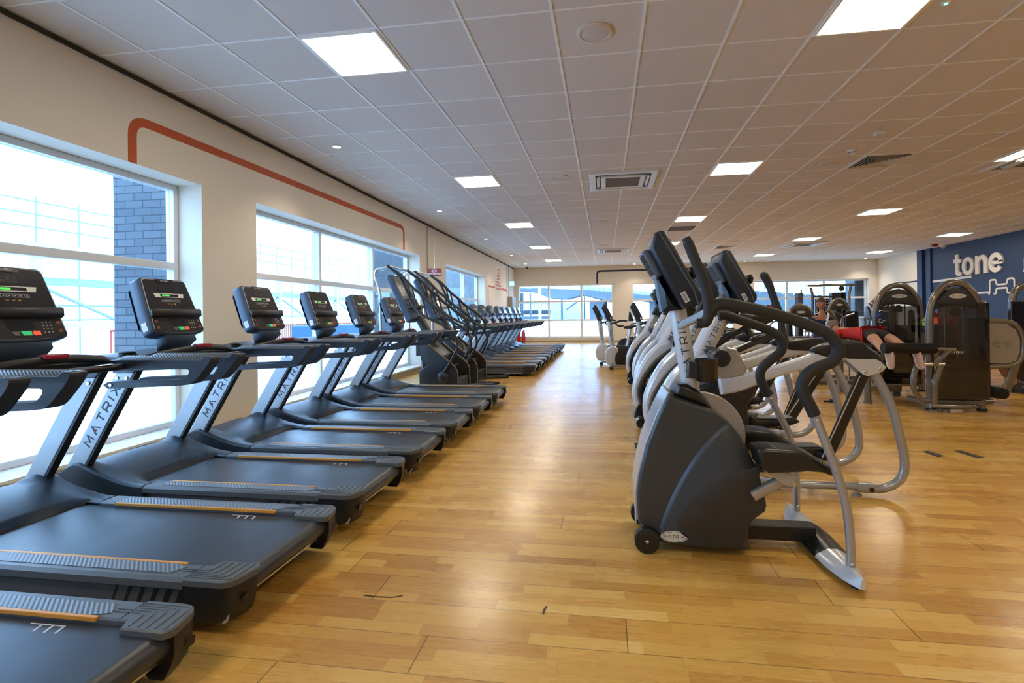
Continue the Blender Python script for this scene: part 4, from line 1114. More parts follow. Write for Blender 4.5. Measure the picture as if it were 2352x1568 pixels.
# ---------- shared console (profile read off the nearest stepper), built round its own origin
CREF = atY(1503, 534, 2.77)
def console_part(T, dx, yc, lettered=True):
    """console with its near face at yc-0.20; dx shifts it in x from the stepper's"""
    K = None
    def tr(pts): return [(p.x + dx, p.z) for p in (atY(u, v, 2.77) for u, v in pts)]
    side = tr([(1503, 534), (1521, 528.6), (1529, 532), (1553.7, 577), (1592, 642), (1613, 673), (1613, 690), (1606, 700), (1575, 708), (1566, 700), (1523, 623), (1495, 570)])
    K = MB().prism(side, yc - 0.205, yc + 0.205, 'y', 0.012).build('console', M_cons2, T, bevel=0.004, angle=50)
    L_, R_ = strip(tr([(1512, 531), (1560, 612), (1592, 664), (1603, 698)]), 0.008)
    q = MB(); n = len(L_); y0, y1 = yc - 0.207, yc + 0.207
    for y_ in (y0, y1):
        q.add([(p.x, y_, p.y) for p in L_] + [(p.x, y_, p.y) for p in R_], [(i, i + 1, n + i + 1, n + i) for i in range(n - 1)])
    q.build('seam_trim', M_consback, K, smooth=False)
    back = tr([(1476, 574), (1486, 567), (1496, 569), (1527, 628), (1512, 636)])
    MB().prism(back, yc - 0.115, yc + 0.115, 'y', 0.01).build('back_vent_housing', M_consback, K, bevel=0.006)
    a, b = Vector(tr([(1478, 578)])[0]), Vector(tr([(1509, 632)])[0])
    q = MB()
    for k in range(13):
        c = a.lerp(b, 0.06 + k * 0.068)
        q.box(c.x - 0.004, c.x + 0.006, yc - 0.10, yc + 0.10, c.y - 0.0025, c.y + 0.0025)
    q.build('vent_slots', M_dark, K, smooth=False)
    neck = tr([(1512, 633), (1521, 622), (1563, 694), (1575, 711), (1527, 716)])
    MB().prism(neck, yc - 0.10, yc + 0.10, 'y', 0.03).build('console_neck', M_cons2, K, bevel=0.006)
    # screen on the user side
    p0, p1 = Vector(tr([(1532, 537)])[0]), Vector(tr([(1588, 637)])[0])
    d = (p1 - p0).normalized(); nrm = Vector((-d.y, d.x)) * (1 if d.x > 0 else -1)
    q0, q1 = p0 + d * 0.03, p1 - d * 0.03
    def slab(a_, b_, w, t0, t1): return MB().prism([(a_.x + nrm.x * t0, a_.y + nrm.y * t0), (b_.x + nrm.x * t0, b_.y + nrm.y * t0), (b_.x + nrm.x * t1, b_.y + nrm.y * t1), (a_.x + nrm.x * t1, a_.y + nrm.y * t1)], yc - w, yc + w, 'y')
    slab(q0, q1, 0.175, -0.004, 0.004).build('display_face', M_face, K, smooth=False)
    slab(q0 + d * .05, q0 + d * .11, 0.06, 0.003, 0.005).build('screen', M_lcd, K, smooth=False)
    slab(q0 + d * .13, q0 + d * .15, 0.10, 0.003, 0.0055).build('display_strip', M_whitebar, K, smooth=False)
    sh = tr([(1588, 612), (1600, 606), (1607, 620), (1604, 634), (1597, 640), (1590, 632)])
    MB().prism(sh, yc - 0.17, yc + 0.17, 'y', 0.01).build('reading_shelf', M_black, K, bevel=0.004)
    # barcode sticker near the bottom of the near side
    c = Vector(tr([(1573, 682)])[0]); e1 = Vector((d.x, d.y)); e2 = Vector((-e1.y, e1.x))
    def q4(cx_, cy_, w, h): return [(cx_ + e1.x * a + e2.x * b, cy_ + e1.y * a + e2.y * b) for a, b in ((-w, -h), (w, -h), (w, h), (-w, h))]
    st = MB().prism(q4(c.x, c.y, 0.030, 0.014), yc - 0.207, yc - 0.205, 'y').build('barcode_sticker', M_sticker, K, smooth=False)
    q = MB()
    for k in range(9):
        cc = c + e1 * (-0.020 + k * 0.005); q.prism(q4(cc.x, cc.y, 0.0012, 0.009), yc - 0.2076, yc - 0.207, 'y')
    q.build('barcode_lines', M_black, K, smooth=False)
    # maker's name plate on the top edge of the back
    t0, t1 = Vector(tr([(1498, 560)])[0]), Vector(tr([(1504, 537)])[0])
    if lettered:
        fr_ = frame((lerp(t0.x, t1.x, .5) - 0.003, yc, lerp(t0.y, t1.y, .5)), (0, -1, 0), (t1.x - t0.x, 0, t1.y - t0.y))
        text_mb('MATRIX', fr_, 0.026, 0.15, 0.36, 0.0012).build('logo_lettering', M_whitebar, K, smooth=False)
    return K

def mast_text(T, top, bot, y, size, parent, dirx=0, xs=1.0):
    """letters along a leaning tube; top and bot are (x,z) of the line, facing -y"""
    up = Vector((top[0] - bot[0], 0, top[1] - bot[1])).normalized()
    c = ((top[0] + bot[0]) / 2, y, (top[1] + bot[1]) / 2)
    fr_ = frame(c, up, Vector((0, -1, 0)).cross(up))
    o = text_mb('MATRIX', fr_, size, 0.15, 0.34, 0.0012, xs).build('logo_lettering', M_text, parent, smooth=False)
    L = (Vector((top[0], top[1])) - Vector((bot[0], bot[1]))).length
    return o

# ---------- stair stepper in the right foreground
ST = thing('stepper', 'large charcoal and silver stepper standing alone in the right foreground', 'stepper', (0, 0, 0))
YC = 2.965
outl = pp([(1539, 901.6), (1547.6, 911.7), (1595, 928), (1640.9, 944.7), (1672, 966), (1699.7, 999), (1727, 1051), (1744, 1088), (1755, 1128), (1761.4, 1160), (1758.5, 1173), (1730, 1194), (1720, 1211.5), (1718, 1234.5), (1724, 1264.6),
            (1612, 1257), (1555, 1249), (1503, 1234.5), (1466, 1200), (1463, 1137), (1468.7, 1094), (1486, 1022), (1511.7, 956)], 2.79)
body = MB().prism(outl, YC - 0.175, YC + 0.185, 'y', 0.012).build('body_shell', M_shell, ST, bevel=0.006, angle=50)
# smooth relief: wings bulge out towards the rear lower corner, with a swept crease
crease = cat(pp([(1672, 968), (1640, 994), (1605, 1035), (1570, 1088), (1540, 1145), (1518, 1200), (1508, 1236)], 2.79), 5)
lowr = pp([(1555, 1249), (1612, 1257), (1723, 1264), (1717, 1234.5), (1719, 1211.5), (1729, 1194), (1757.5, 1173), (1760.4, 1160), (1754, 1128), (1743, 1088), (1726, 1051), (1699, 999)], 2.79)
for s, yb in ((-1, YC - 0.175), (1, YC + 0.185)):
    pl = crease + lowr
    ins = offset(clean(pl), 0.022)
    a_ = clean(pl); MB().loft([[(p[0], yb, p[1]) for p in a_], [(p[0], yb + s * 0.026, p[1]) for p in ins]]).build('swept_panel', M_shell, body, angle=70)
    arc_ = cat(pp([(1744, 1066), (1700, 1078), (1640, 1106), (1592, 1140), (1560, 1175), (1553, 1200), (1562, 1222), (1590, 1240)], 2.79), 4) + pp([(1700, 1252), (1712, 1234), (1712, 1211), (1726, 1190), (1750, 1170), (1754, 1155), (1748, 1120), (1740, 1090)], 2.79)
    b_ = clean(arc_); ins = offset(b_, 0.006)
    MB().loft([[(p[0], yb + s * 0.0255, p[1]) for p in b_], [(p[0], yb + s * 0.029, p[1]) for p in ins]]).build('inner_panel', M_shell2, body, angle=70)
# silver front strip
fs = pp([(1536, 902), (1545, 906), (1515, 962), (1492, 1025), (1476, 1094), (1471, 1137), (1473, 1205), (1462, 1196), (1459, 1137), (1465, 1094), (1482, 1022), (1508, 956)], 2.79)
MB().prism(fs, YC - 0.15, YC + 0.16, 'y', 0.004).build('front_trim', M_tubes, body, bevel=0.003)
# oval badge on the near flank
bc = atY(1547, 1227, 2.79); yf = YC - 0.175 - 0.026
bd = MB().prism(ellipse(0.072, 0.030, 36, bc.x, bc.z), yf - 0.003, yf, 'y').build('oval_badge', M_ovalw, body, smooth=False)
o_ = ellipse(0.068, 0.0265, 36, bc.x, bc.z); i_ = ellipse(0.064, 0.0245, 36, bc.x, bc.z); q = MB(); n = 36
q.add([(a, yf - 0.0034, b) for a, b in o_] + [(a, yf - 0.0034, b) for a, b in i_], [(i, (i + 1) % n, n + (i + 1) % n, n + i) for i in list(range(0, 8)) + list(range(28, 36)) + list(range(10, 26))])
q.build('badge_ring', M_text, bd, smooth=False)
text_mb('MATRIX', frame((bc.x, yf - 0.0030, bc.z), (1, 0, 0), (0, 0, 1)), 0.0145, 0.15, 0.42, 0.001).build('logo_lettering', M_text, bd, smooth=False)
# collar, mast
col_ = pp([(1548, 911), (1557, 881), (1580, 884), (1606, 898), (1624, 916), (1640, 945), (1600, 930)], 2.86)
MB().prism(col_, YC - 0.105, YC + 0.105, 'y', 0.02).build('mast_collar', M_black, ST, bevel=0.006)
mt, mb_ = Vector(pp([(1556, 712)], YC)[0]), Vector(pp([(1589, 905)], YC)[0])
mast = MB().tube([(mb_.x, YC, mb_.y), (mt.x, YC, mt.y)], 0.048, 28, flat=1.0, up=(1, 0, 0)).build('mast', M_pearl, ST)
ax = Vector((mt.x - mb_.x, 0, mt.y - mb_.y)).normalized()
fr_ = frame(Vector((lerp(mb_.x, mt.x, .54), YC - 0.0475, lerp(mb_.y, mt.y, .54))), ax, Vector((0, -1, 0)).cross(ax))
tm = text_mb('MATRIX', fr_, 0.040, 0.15, 0.58, 0.0012, fine=8)
cax = Vector((lerp(mb_.x, mt.x, .54), YC, lerp(mb_.y, mt.y, .54)))
def wrap(mb, c, ax, r):     # roll the flat lettering on to the tube
    sx = Vector((0, -1, 0)); w = ax.cross(sx).normalized(); out = []
    for p in mb.v:
        d = Vector(p) - c; h = d.dot(ax); a = d.dot(w) / r; e = d.dot(sx) - r + 0.0008
        out.append(tuple(c + ax * h + (sx * cos(a) + w * sin(a)) * (r + max(0, e))))
    mb.v = out; return mb
wrap(tm, cax, ax, 0.048).build('logo_lettering', M_text, mast, smooth=False)
rd_ = cax + ax * (-0.085); MB().ball((rd_.x, YC - 0.0485, rd_.z), 0.005, 0.002, 0.005).build('red_dot', M_reddot, mast)
console_part(ST, 0.0, YC)
# cup holder
c = atY(1630, 853, 2.78)
cu = MB().lathe([(0.052, -0.062), (0.060, -0.055), (0.062, 0.055), (0.0665, 0.060), (0.060, 0.062), (0.056, 0.05), (0.054, -0.04), (0, -0.04)], Matrix.Translation((c.x, YC - 0.10, c.z)), 28).build('cup_holder', M_black, ST, angle=50)
MB().box(c.x - 0.10, c.x - 0.045, YC - 0.13, YC - 0.03, c.z - 0.045, c.z + 0.045).build('holder_bracket', M_black, cu, bevel=0.006)
# light grey disc and black tower behind the shell
dc = atY(1608, 1000, YC)
MB().lathe([(0.245, -0.02), (0.25, -0.012), (0.25, 0.012), (0.245, 0.02), (0, 0.022)], Matrix.Translation((dc.x, YC + 0.02, dc.z)) @ Matrix.Rotation(pi / 2, 4, 'X'), 48).build('flywheel_cover', M_disc, ST, angle=30)
# rails
YN, YF_ = 2.60, 3.24
for nm, y, foam, steel, rf, rs in (('near', YN, [(1871, 953), (1860, 930), (1846, 905), (1843, 880), (1857, 857), (1880, 843), (1913, 829), (1926, 804), (1917, 782), (1896, 763), (1850, 744), (1812, 731), (1760, 716), (1709, 704), (1670, 697), (1648, 700), (1634, 712)],
                                    [(1953, 1305), (1954, 1270), (1951, 1215), (1942, 1155), (1922, 1085), (1896, 1015), (1871, 953)], 0.0285, 0.0205),
                                   ('far', YF_, [(1766, 907), (1753, 886), (1746, 866), (1750, 846), (1770, 827), (1790, 811), (1797, 793), (1790, 774), (1770, 760), (1742, 749), (1700, 735), (1668, 724), (1650, 724)],
                                    [(1829, 1172), (1830, 1120), (1826, 1060), (1813, 1000), (1798, 967), (1781, 936), (1766, 907)], 0.0285, 0.0200)):
    h = MB().tube(cat(path_px(steel, y), 4), rs, 18).build('handrail', M_tubes, ST)
    MB().tube(cat(path_px(foam, y), 5), rf, 20).build('foam_grip', M_foam, h)
    b = atY(*( (1874, 963) if nm == 'near' else (1769, 914)), y); MB().ball((b.x, y - rs, b.z), 0.009, 0.006, 0.009).build('bolt', M_bolt, h)
    b = atY(*( (1953, 1292) if nm == 'near' else (1830, 1160)), y); MB().ball((b.x, y - rs, b.z), 0.009, 0.006, 0.009).build('bolt', M_bolt, h)
    # upright front grip
    g0 = [(1634, 712), (1627, 742), (1608, 746)] if nm == 'near' else None
    up_ = [(1600, 742), (1618, 741), (1627, 725), (1627, 695), (1622, 665), (1613, 635), (1600, 605), (1589, 578), (1580, 556), (1575, 545)]
    P3 = path_px(up_, YN)
    P3 = [(p[0], y, p[2]) for p in P3]
    g_ = MB().tube(cat(P3, 5), [0.024] * 5 + [0.027] * 14 + [0.026] * 22 + [0.022] * 4 + [0.010], 18, up=(0, 1, 0)).build('upright_grip', M_foam, h)
    sl = [P3[5], P3[8]]
    MB().rtube([(sl[0][0] - 0.023, y - 0.004, sl[0][2] + .02), (sl[1][0] - 0.020, y - 0.004, sl[1][2])], 0.024, 0.005).build('pulse_sensor', M_steel, g_)
    j = atY(1634, 712, YN)
    MB().tube([(j.x - .005, y, j.z - 0.025), (j.x + .015, y, j.z + 0.02)], 0.027, 16).build('joint', M_black, h)
    k0, k1 = atY(1585, 752, YN), atY(1622, 718, YN)
    MB().rtube([(k0.x, YC - math.copysign(0.03, YC - y), k0.z), (k1.x, y, k1.z)], 0.030, 0.045, side=(1, 0, 0)).build('support_arm', M_pearlwarm, h)
# pedals
for nm, y0, y1, dx, dz in (('near', 2.665, 2.845, 0, 0), ('far', 3.03, 3.21, -0.035, 0.012)):
    base = pp([(1741, 1033), (1765, 1031), (1800, 1033), (1846, 1038), (1878, 1054), (1913, 1075), (1917, 1096), (1891, 1086), (1860, 1084), (1800, 1087), (1767, 1088), (1748, 1074)], 2.67)
    base = [(a + dx, b + dz) for a, b in base]
    p_ = MB().prism(base, y0, y1, 'y', 0.012).build('pedal', M_black, ST, bevel=0.008, angle=50)
    a, b = base[1], base[4]
    MB().prism([(a[0] + 0.03, a[1] - 0.004), (b[0] - 0.01, b[1] + 0.006), (b[0] - 0.01, b[1] + 0.009), (a[0] + 0.03, a[1] + 0.002)], y0 + 0.02, y1 - 0.02, 'y').build('ribbed_tread', M_ribs, p_, smooth=False)
    br = [(a + dx, b + dz) for a, b in pp([(1753, 1080), (1800, 1087), (1832, 1092), (1826, 1112), (1815, 1119), (1803, 1114)], 2.70)]
    yc_ = (y0 + y1) / 2
    MB().prism(br, yc_ - 0.05, yc_ - 0.042, 'y').build('pedal_bracket', M_tubes, p_, smooth=False)
    MB().prism(br, yc_ + 0.042, yc_ + 0.05, 'y').build('pedal_bracket', M_tubes, p_, smooth=False)
    e0 = [(a + dx, b + dz) for a, b in pp([(1735, 1148), (1808, 1108)], 2.70)]
    MB().rtube([(e0[0][0], yc_, e0[0][1]), (e0[1][0], yc_, e0[1][1])], 0.05, 0.05, side=(0, 1, 0)).build('pedal_arm', M_pearlwarm, ST)
    MB().cyl((br[3][0] - 0.004, yc_ - 0.056, br[3][1]), (br[3][0] - 0.004, yc_ - 0.05, br[3][1]), 0.012, 12).build('pivot_bolt', M_bolt, p_)
# base beam, cross foot, wheels
MB().box(0.62, 1.13, YC - 0.06, YC + 0.04, 0.045, 0.125).build('base_beam', M_black, ST, bevel=0.006)
def foot_ring(y, w, h): 
    cx_ = 1.155
    return [(cx_ - w, y, 0.03), (cx_ - w * 0.9, y, 0.045), (cx_ - w * .3, y, 0.045 + h), (cx_ + w * .3, y, 0.045 + h), (cx_ + w * 0.9, y, 0.045), (cx_ + w, y, 0.03)]
yy_ = [2.47, 2.50, 2.56, 2.66, 2.78]; ww_ = [0.012, 0.030, 0.055, 0.078, 0.088]
MB().loft([foot_ring(y, w, 0.030) for y, w in zip(yy_, ww_)]).build('rear_foot', M_pearl, ST, angle=50)
MB().loft([foot_ring(y, w, 0.030) for y, w in zip([3.42, 3.39, 3.33, 3.23, 3.11], ww_)]).build('rear_foot', M_pearl, ST, angle=50)
MB().loft([foot_ring(2.775, 0.089, 0.031), foot_ring(2.87, 0.094, 0.036), foot_ring(3.02, 0.094, 0.036), foot_ring(3.115, 0.089, 0.031)]).build('foot_cover', M_black, ST, angle=50)
for y in (2.55, 3.34): MB().lathe([(0.026, 0), (0.026, 0.008), (0.010, 0.012), (0.010, 0.035)], Matrix.Translation((1.165, y, 0)), 18).build('levelling_foot', M_black, ST)
for y0, y1 in ((YC - 0.215, YC - 0.165), (YC + 0.17, YC + 0.22)):
    w_ = MB().lathe([(0.045, y0 - YC), (0.068, y0 - YC + .006), (0.070, y1 - YC - .006), (0.045, y1 - YC)], Matrix.Translation((0.215, YC, 0.070)) @ Matrix.Rotation(-pi / 2, 4, 'X'), 32).build('transport_wheel', M_black, ST, angle=50)
    MB().ball((0.215, y0 - 0.001, 0.070), 0.010, 0.004, 0.010).build('axle_cap', M_bolt, w_)
MB().box(0.20, 0.36, YC - 0.16, YC + 0.17, 0.05, 0.10).build('front_axle_block', M_black, ST, bevel=0.006)
fl = atY(1466, 1195, 2.79)
MB().box(fl.x - 0.012, fl.x - 0.006, YC - 0.10, YC - 0.05, 0.12, 0.22).build('warning_label', M_sticker, body, smooth=False)

# ---------- cross trainers (suspension ellipticals)
def make_trainer(lbl):
    T = thing('cross_trainer', lbl, 'cross trainer', (0, 0, 0), group='silver cross trainers in a row')
    Y0 = 4.14
    # big silver bow: outline read off the third machine in the row, at its own depth
    def tr6(pts): return [(a + 0.03, b) for a, b in xz(pts, 6.0)]
    outer = tr6([(1461, 940), (1456, 925), (1453.5, 908), (1455, 882), (1463, 858), (1477, 831), (1491, 811), (1513, 790)])
    inner = tr6([(1476, 930), (1470, 912), (1470, 893), (1479, 869), (1498, 842), (1520, 820), (1548, 802)])
    oc = cat(outer, 4); ic = cat(inner, 4)
    topo = xz([(1593, 798)], Y0)[0]; 
    bow = MB().prism(oc + [(0.80, 1.00)] + [(1.00, 0.86)] + ic[::-1], Y0 - 0.085, Y0 + 0.085, 'y', 0.030).build('front_bow', M_pearl, T, bevel=0.006, angle=60)
    ic2 = [(a + 0.035, b - 0.018) for a, b in ic]
    MB().prism(ic + ic2[::-1], Y0 - 0.10, Y0 + 0.10, 'y').build('bow_liner', M_black, bow, bevel=0.004)
    # mast
    t_, b_ = Vector(xz([(1655, 724)], Y0)[0]), Vector(xz([(1607, 815)], Y0)[0])
    ax = Vector((t_.x - b_.x, 0, t_.y - b_.y)).normalized()
    m_ = MB().tube([(b_.x - ax.x * .12, Y0, b_.y - ax.z * .12), (t_.x, Y0, t_.y)], 0.078, 28, up=(1, 0, 0), flat=0.85).build('mast', M_pearl, T)
    c_ = Vector((lerp(b_.x, t_.x, .52), Y0, lerp(b_.y, t_.y, .52)))
    tm = text_mb('MATRIX', frame(Vector((c_.x + 0.012, Y0 - 0.0655, c_.z)), ax, Vector((0, -1, 0)).cross(ax)), 0.038, 0.15, 0.50, 0.0012, fine=8)
    wrap(tm, c_, ax, 0.067).build('logo_lettering', M_text, m_, smooth=False)
    dxc = atY(1659.5, 575.5, Y0 - 0.205).x - CREF.x
    K = console_part(T, dxc, Y0)
    for ch in [K] : ch.location.z += (atY(1659.5, 575.5, Y0 - 0.205).z - CREF.z)
    cone = [(a[0], a[1]) for a in xz([(1634, 722), (1661, 665), (1690, 668), (1712, 702), (1676, 733)], Y0)]
    MB().prism(cone, Y0 - 0.085, Y0 + 0.085, 'y', 0.02).build('console_cone', M_cons2, T, bevel=0.006)
    # drive cover and hub
    dv = xz([(1595, 885), (1640, 868), (1700, 872), (1728, 880), (1722, 905), (1708, 925), (1710, 960), (1724, 1010), (1728, 1060), (1600, 1060), (1560, 1000), (1562, 930)], Y0)
    MB().prism(dv, Y0 - 0.13, Y0 + 0.13, 'y', 0.02).build('drive_cover', M_black, T, bevel=0.006)
    MB().box(0.45, 1.30, Y0 - 0.05, Y0 + 0.05, 0.06, 0.13).build('base_spine', M_black, T, bevel=0.006)
    # front foot
    f_ = MB().tube([(0.425, Y0 - 0.25, 0.055), (0.425, Y0 + 0.25, 0.055)], 0.042, 20).build('front_foot', M_steel, T)
    for s in (-1, 1):
        MB().lathe([(0.044, 0), (0.052, 0.006), (0.052, 0.045), (0.046, 0.052)], Matrix.Translation((0.425, Y0 + s * 0.248, 0.052)) @ Matrix.Rotation(-s * pi / 2, 4, 'X'), 24).build('foot_cap', M_black, f_)
    MB().prism([(0.36, 0.07), (0.50, 0.05), (0.53, 0.22), (0.47, 0.30), (0.40, 0.24)], Y0 - 0.07, Y0 + 0.07, 'y', 0.01).build('foot_bracket', M_black, f_, bevel=0.005)
    for s in (-1, 1):
        yb = Y0 + s * 0.315
        # shift pixels read at the near beam depth
        def nr(pts): return xz(pts, 3.825)
        hub = Vector(nr([(1655, 822)])[0])
        beam_t = nr([(1648, 868), (1690, 862), (1770, 842), (1850, 816), (1873, 807), (1935, 800)])
        beam_b = nr([(1655, 905), (1700, 897), (1775, 868), (1870, 840), (1935, 826), (1960, 822)])
        bm = MB().prism(cat(beam_t, 4) + cat(beam_b, 4)[::-1], yb - 0.035, yb + 0.035, 'y', 0.014).build('side_beam', M_pearl, T, bevel=0.004, angle=60)
        sh = nr([(1861, 806), (1868, 798), (1885, 790), (1910, 786), (1979, 785), (1992, 796), (2010, 808), (2020, 822), (2028, 836), (2015, 845), (1985, 826), (1935, 822), (1890, 820), (1872, 814)])
        MB().prism(sh, yb - 0.045, yb + 0.045, 'y', 0.016).build('pivot_shroud', M_black, bm, bevel=0.004, angle=60)
        # cowl from hub towards the beam
        cw = nr([(1630, 850), (1645, 815), (1668, 795), (1690, 800), (1712, 842), (1708, 862), (1660, 872)])
        MB().prism(cw, yb - 0.030, yb + 0.030, 'y', 0.01).build('beam_cowl', M_pearlwarm, bm, bevel=0.004)
        MB().lathe([(0.035, 0), (0.058, 0.004), (0.062, 0.03), (0.062, 0.05)], Matrix.Translation((hub.x, yb - 0.055 if s < 0 else yb + 0.055, hub.y)) @ Matrix.Rotation(-s * -pi / 2, 4, 'X') , 24).build('hub_cap', M_black, T)
        MB().cyl((hub.x, yb - 0.05, hub.y), (hub.x, yb + 0.05, hub.y), 0.060, 24).build('hub', M_black, T)
        MB().cyl((hub.x - .02, Y0, hub.y + .03), (hub.x, yb, hub.y), 0.045, 18).build('hub_axle', M_black, T)
        pl = nr([(1933, 822), (2003, 823), (2014, 829), (2027, 842), (2018, 851), (1985, 862), (1974, 858)])
        ps = MB()
        ps.prism(pl, yb - 0.052, yb - 0.044, 'y').prism(pl, yb + 0.044, yb + 0.052, 'y')
        pt = ps.build('pivot_plate', M_pearl, T, bevel=0.002, smooth=False)
        q = MB()
        for u, v in ((1979, 852), (2012, 845)):
            c_ = nr([(u, v)])[0]
            for e in (-0.052, 0.052): q.ball((c_[0], yb + e, c_[1]), 0.014, 0.008, 0.014)
        q.build('plate_bolts', M_bolt, pt)
        # rear leg loop and floor pipe
        lg = [(2005, 852), (2030, 895), (2052, 945), (2066, 1000), (2077, 1050), (2076, 1085), (2060, 1108), (2030, 1121), (2003, 1127)]
        P3 = [(a, yb, max(b, 0.052)) for a, b in nr(lg)]
        rl = MB().tube(cat(P3, 5), 0.029, 20).build('rear_leg', M_tubes, T)
        hx = P3[-1][0]
        MB().rtube([(hx + 0.01, yb, 0.055), (hx - 0.10, yb, 0.06)], 0.070, 0.062, side=(0, 1, 0)).build('hinge_block', M_tubes, rl, bevel=0.004)
        MB().cyl((hx - 0.02, yb - 0.045, 0.055), (hx - 0.02, yb - 0.041, 0.055), 0.016, 14).build('hinge_pin', M_black, rl)
        MB().tube([(hx - 0.08, yb, 0.062), (1.30, yb, 0.062), (0.95, Y0 + s * 0.16, 0.062), (0.60, Y0 + s * 0.05, 0.07)], 0.026, 16).build('floor_pipe', M_tubes, rl)
        MB().lathe([(0.030, 0), (0.030, 0.010), (0.012, 0.014), (0.012, 0.04)], Matrix.Translation((hx - 0.10, yb, 0)), 18).build('levelling_foot', M_tubes, rl)
        # black swing link and pedal
        ph = 0 if s < 0 else 1
        top = Vector(nr([(1984, 856)])[0]); bot = Vector(nr([(1900, 1058)])[0]) if s < 0 else Vector(nr([(1915, 1030)])[0]) + Vector((-0.10, 0.05))
        lk = MB().rtube([(top.x, yb - s * 0.0, top.y), (bot.x, yb - s * 0.02, bot.y)], 0.032, [0.070, 0.070], side=(0, 1, 0), rad=0.15).build('swing_link', M_black, T)
        MB().rtube([(top.x - .032, yb - 0.017, top.y - .02), (bot.x - .032, yb - 0.017 - s * .02, bot.y + .02)], 0.003, 0.008, side=(0, 1, 0)).build('edge_line', M_steel, lk, smooth=False)
        px0 = bot.x - 0.36; pz = bot.y + 0.03
        yp = Y0 + s * 0.17
        pd = MB().prism([(px0, pz - 0.03), (px0, pz + 0.055), (px0 + 0.04, pz + 0.065), (px0 + 0.07, pz + 0.03), (px0 + 0.36, pz + 0.045), (px0 + 0.39, pz + 0.02), (px0 + 0.33, pz - 0.005), (px0 + 0.10, pz - 0.045)], yp - 0.085, yp + 0.085, 'y', 0.012).build('pedal', M_black, T, bevel=0.006, angle=50)
        MB().prism([(px0 + 0.08, pz + 0.035), (px0 + 0.34, pz + 0.046), (px0 + 0.34, pz + 0.050), (px0 + 0.08, pz + 0.040)], yp - 0.065, yp + 0.065, 'y').build('ribbed_tread', M_ribs, pd, smooth=False)
        MB().rtube([(bot.x, yb - s * 0.02, bot.y + .02), (bot.x - .05, yp, pz)], 0.06, 0.05, side=(1, 0, 0)).build('pedal_joint', M_black, pd)
        MB().rtube([(px0 + 0.15, yp - s * 0.02, pz - 0.02), (0.98 + .1 * ph, yp - s * 0.02, 0.22 + 0.22 * ph)], 0.035, 0.05, side=(0, 1, 0)).build('pedal_arm', M_black, T)
        # moving handlebar: link from the hub, then the tall grip
        jx, jz = nr([(1800, 760)])[0]
        if s > 0: jx -= 0.10; jz += 0.02
        ln = MB().tube([(hub.x + .02, yb - s * 0.04, hub.y), (jx, yb - s * 0.04, jz)], 0.019, 14).build('arm_link', M_black, T)
        hp = nr([(1812, 785), (1803, 758), (1797, 722), (1785, 690), (1773, 655), (1764, 636), (1755, 623)])
        o_ = (jx - nr([(1803, 758)])[0][0], jz - nr([(1803, 758)])[0][1])
        P3 = [(a + o_[0], yb - s * 0.02, b + o_[1]) for a, b in hp]
        MB().tube(cat(P3, 5), [0.020] * 8 + [0.026] * 12 + [0.029] * 8 + [0.024, 0.018, 0.010], 16).build('moving_grip', M_foam, T)
    # fixed handle and shelf below the console
    e0 = Vector(xz([(1690, 728)], Y0)[0])
    MB().tube(cat([(e0.x - .02, Y0 - 0.20, e0.y - .02), (e0.x + 0.10, Y0 - 0.21, e0.y + 0.0), (e0.x + 0.14, Y0 - 0.10, e0.y + 0.01), (e0.x + 0.14, Y0 + 0.10, e0.y + 0.01), (e0.x + 0.10, Y0 + 0.21, e0.y), (e0.x - .02, Y0 + 0.20, e0.y - .02)], 5), 0.020, 14).build('fixed_handle', M_foam, T)
    MB().prism([(e0.x - 0.08, e0.y - 0.05), (e0.x + 0.09, e0.y - 0.01), (e0.x + 0.09, e0.y + 0.02), (e0.x - 0.08, e0.y + 0.01)], Y0 - 0.20, Y0 + 0.20, 'y', 0.01).build('accessory_tray', M_black, T, bevel=0.005)
    p_ = atY(1762, 716, 4.22)
    MB().prism([(e0.x + 0.05, e0.y - 0.01), (p_.x - .02, p_.z - .10), (p_.x + .03, p_.z - .08), (p_.x + .05, p_.z - .02), (e0.x + .09, e0.y + .03)], 4.17, 4.27, 'y', .008).build('bottle_cradle', M_black, T, bevel=.005)
    return T
tr0 = make_trainer('silver cross trainer directly behind the stepper')
for k, (dx, y, nm) in enumerate([(0.02, 5.10, 'second in the row'), (-0.03, 6.10, 'third in the row'), (0.05, 7.25, 'fourth in the row'), (0.09, 8.45, 'fifth in the row'), (0.04, 9.72, 'farthest in the row, showing its whole bow')]):
    c = copy_tree(tr0, None, 'silver cross trainer, ' + nm + ' behind the stepper'); c.location = (dx, y - 4.14, 0)

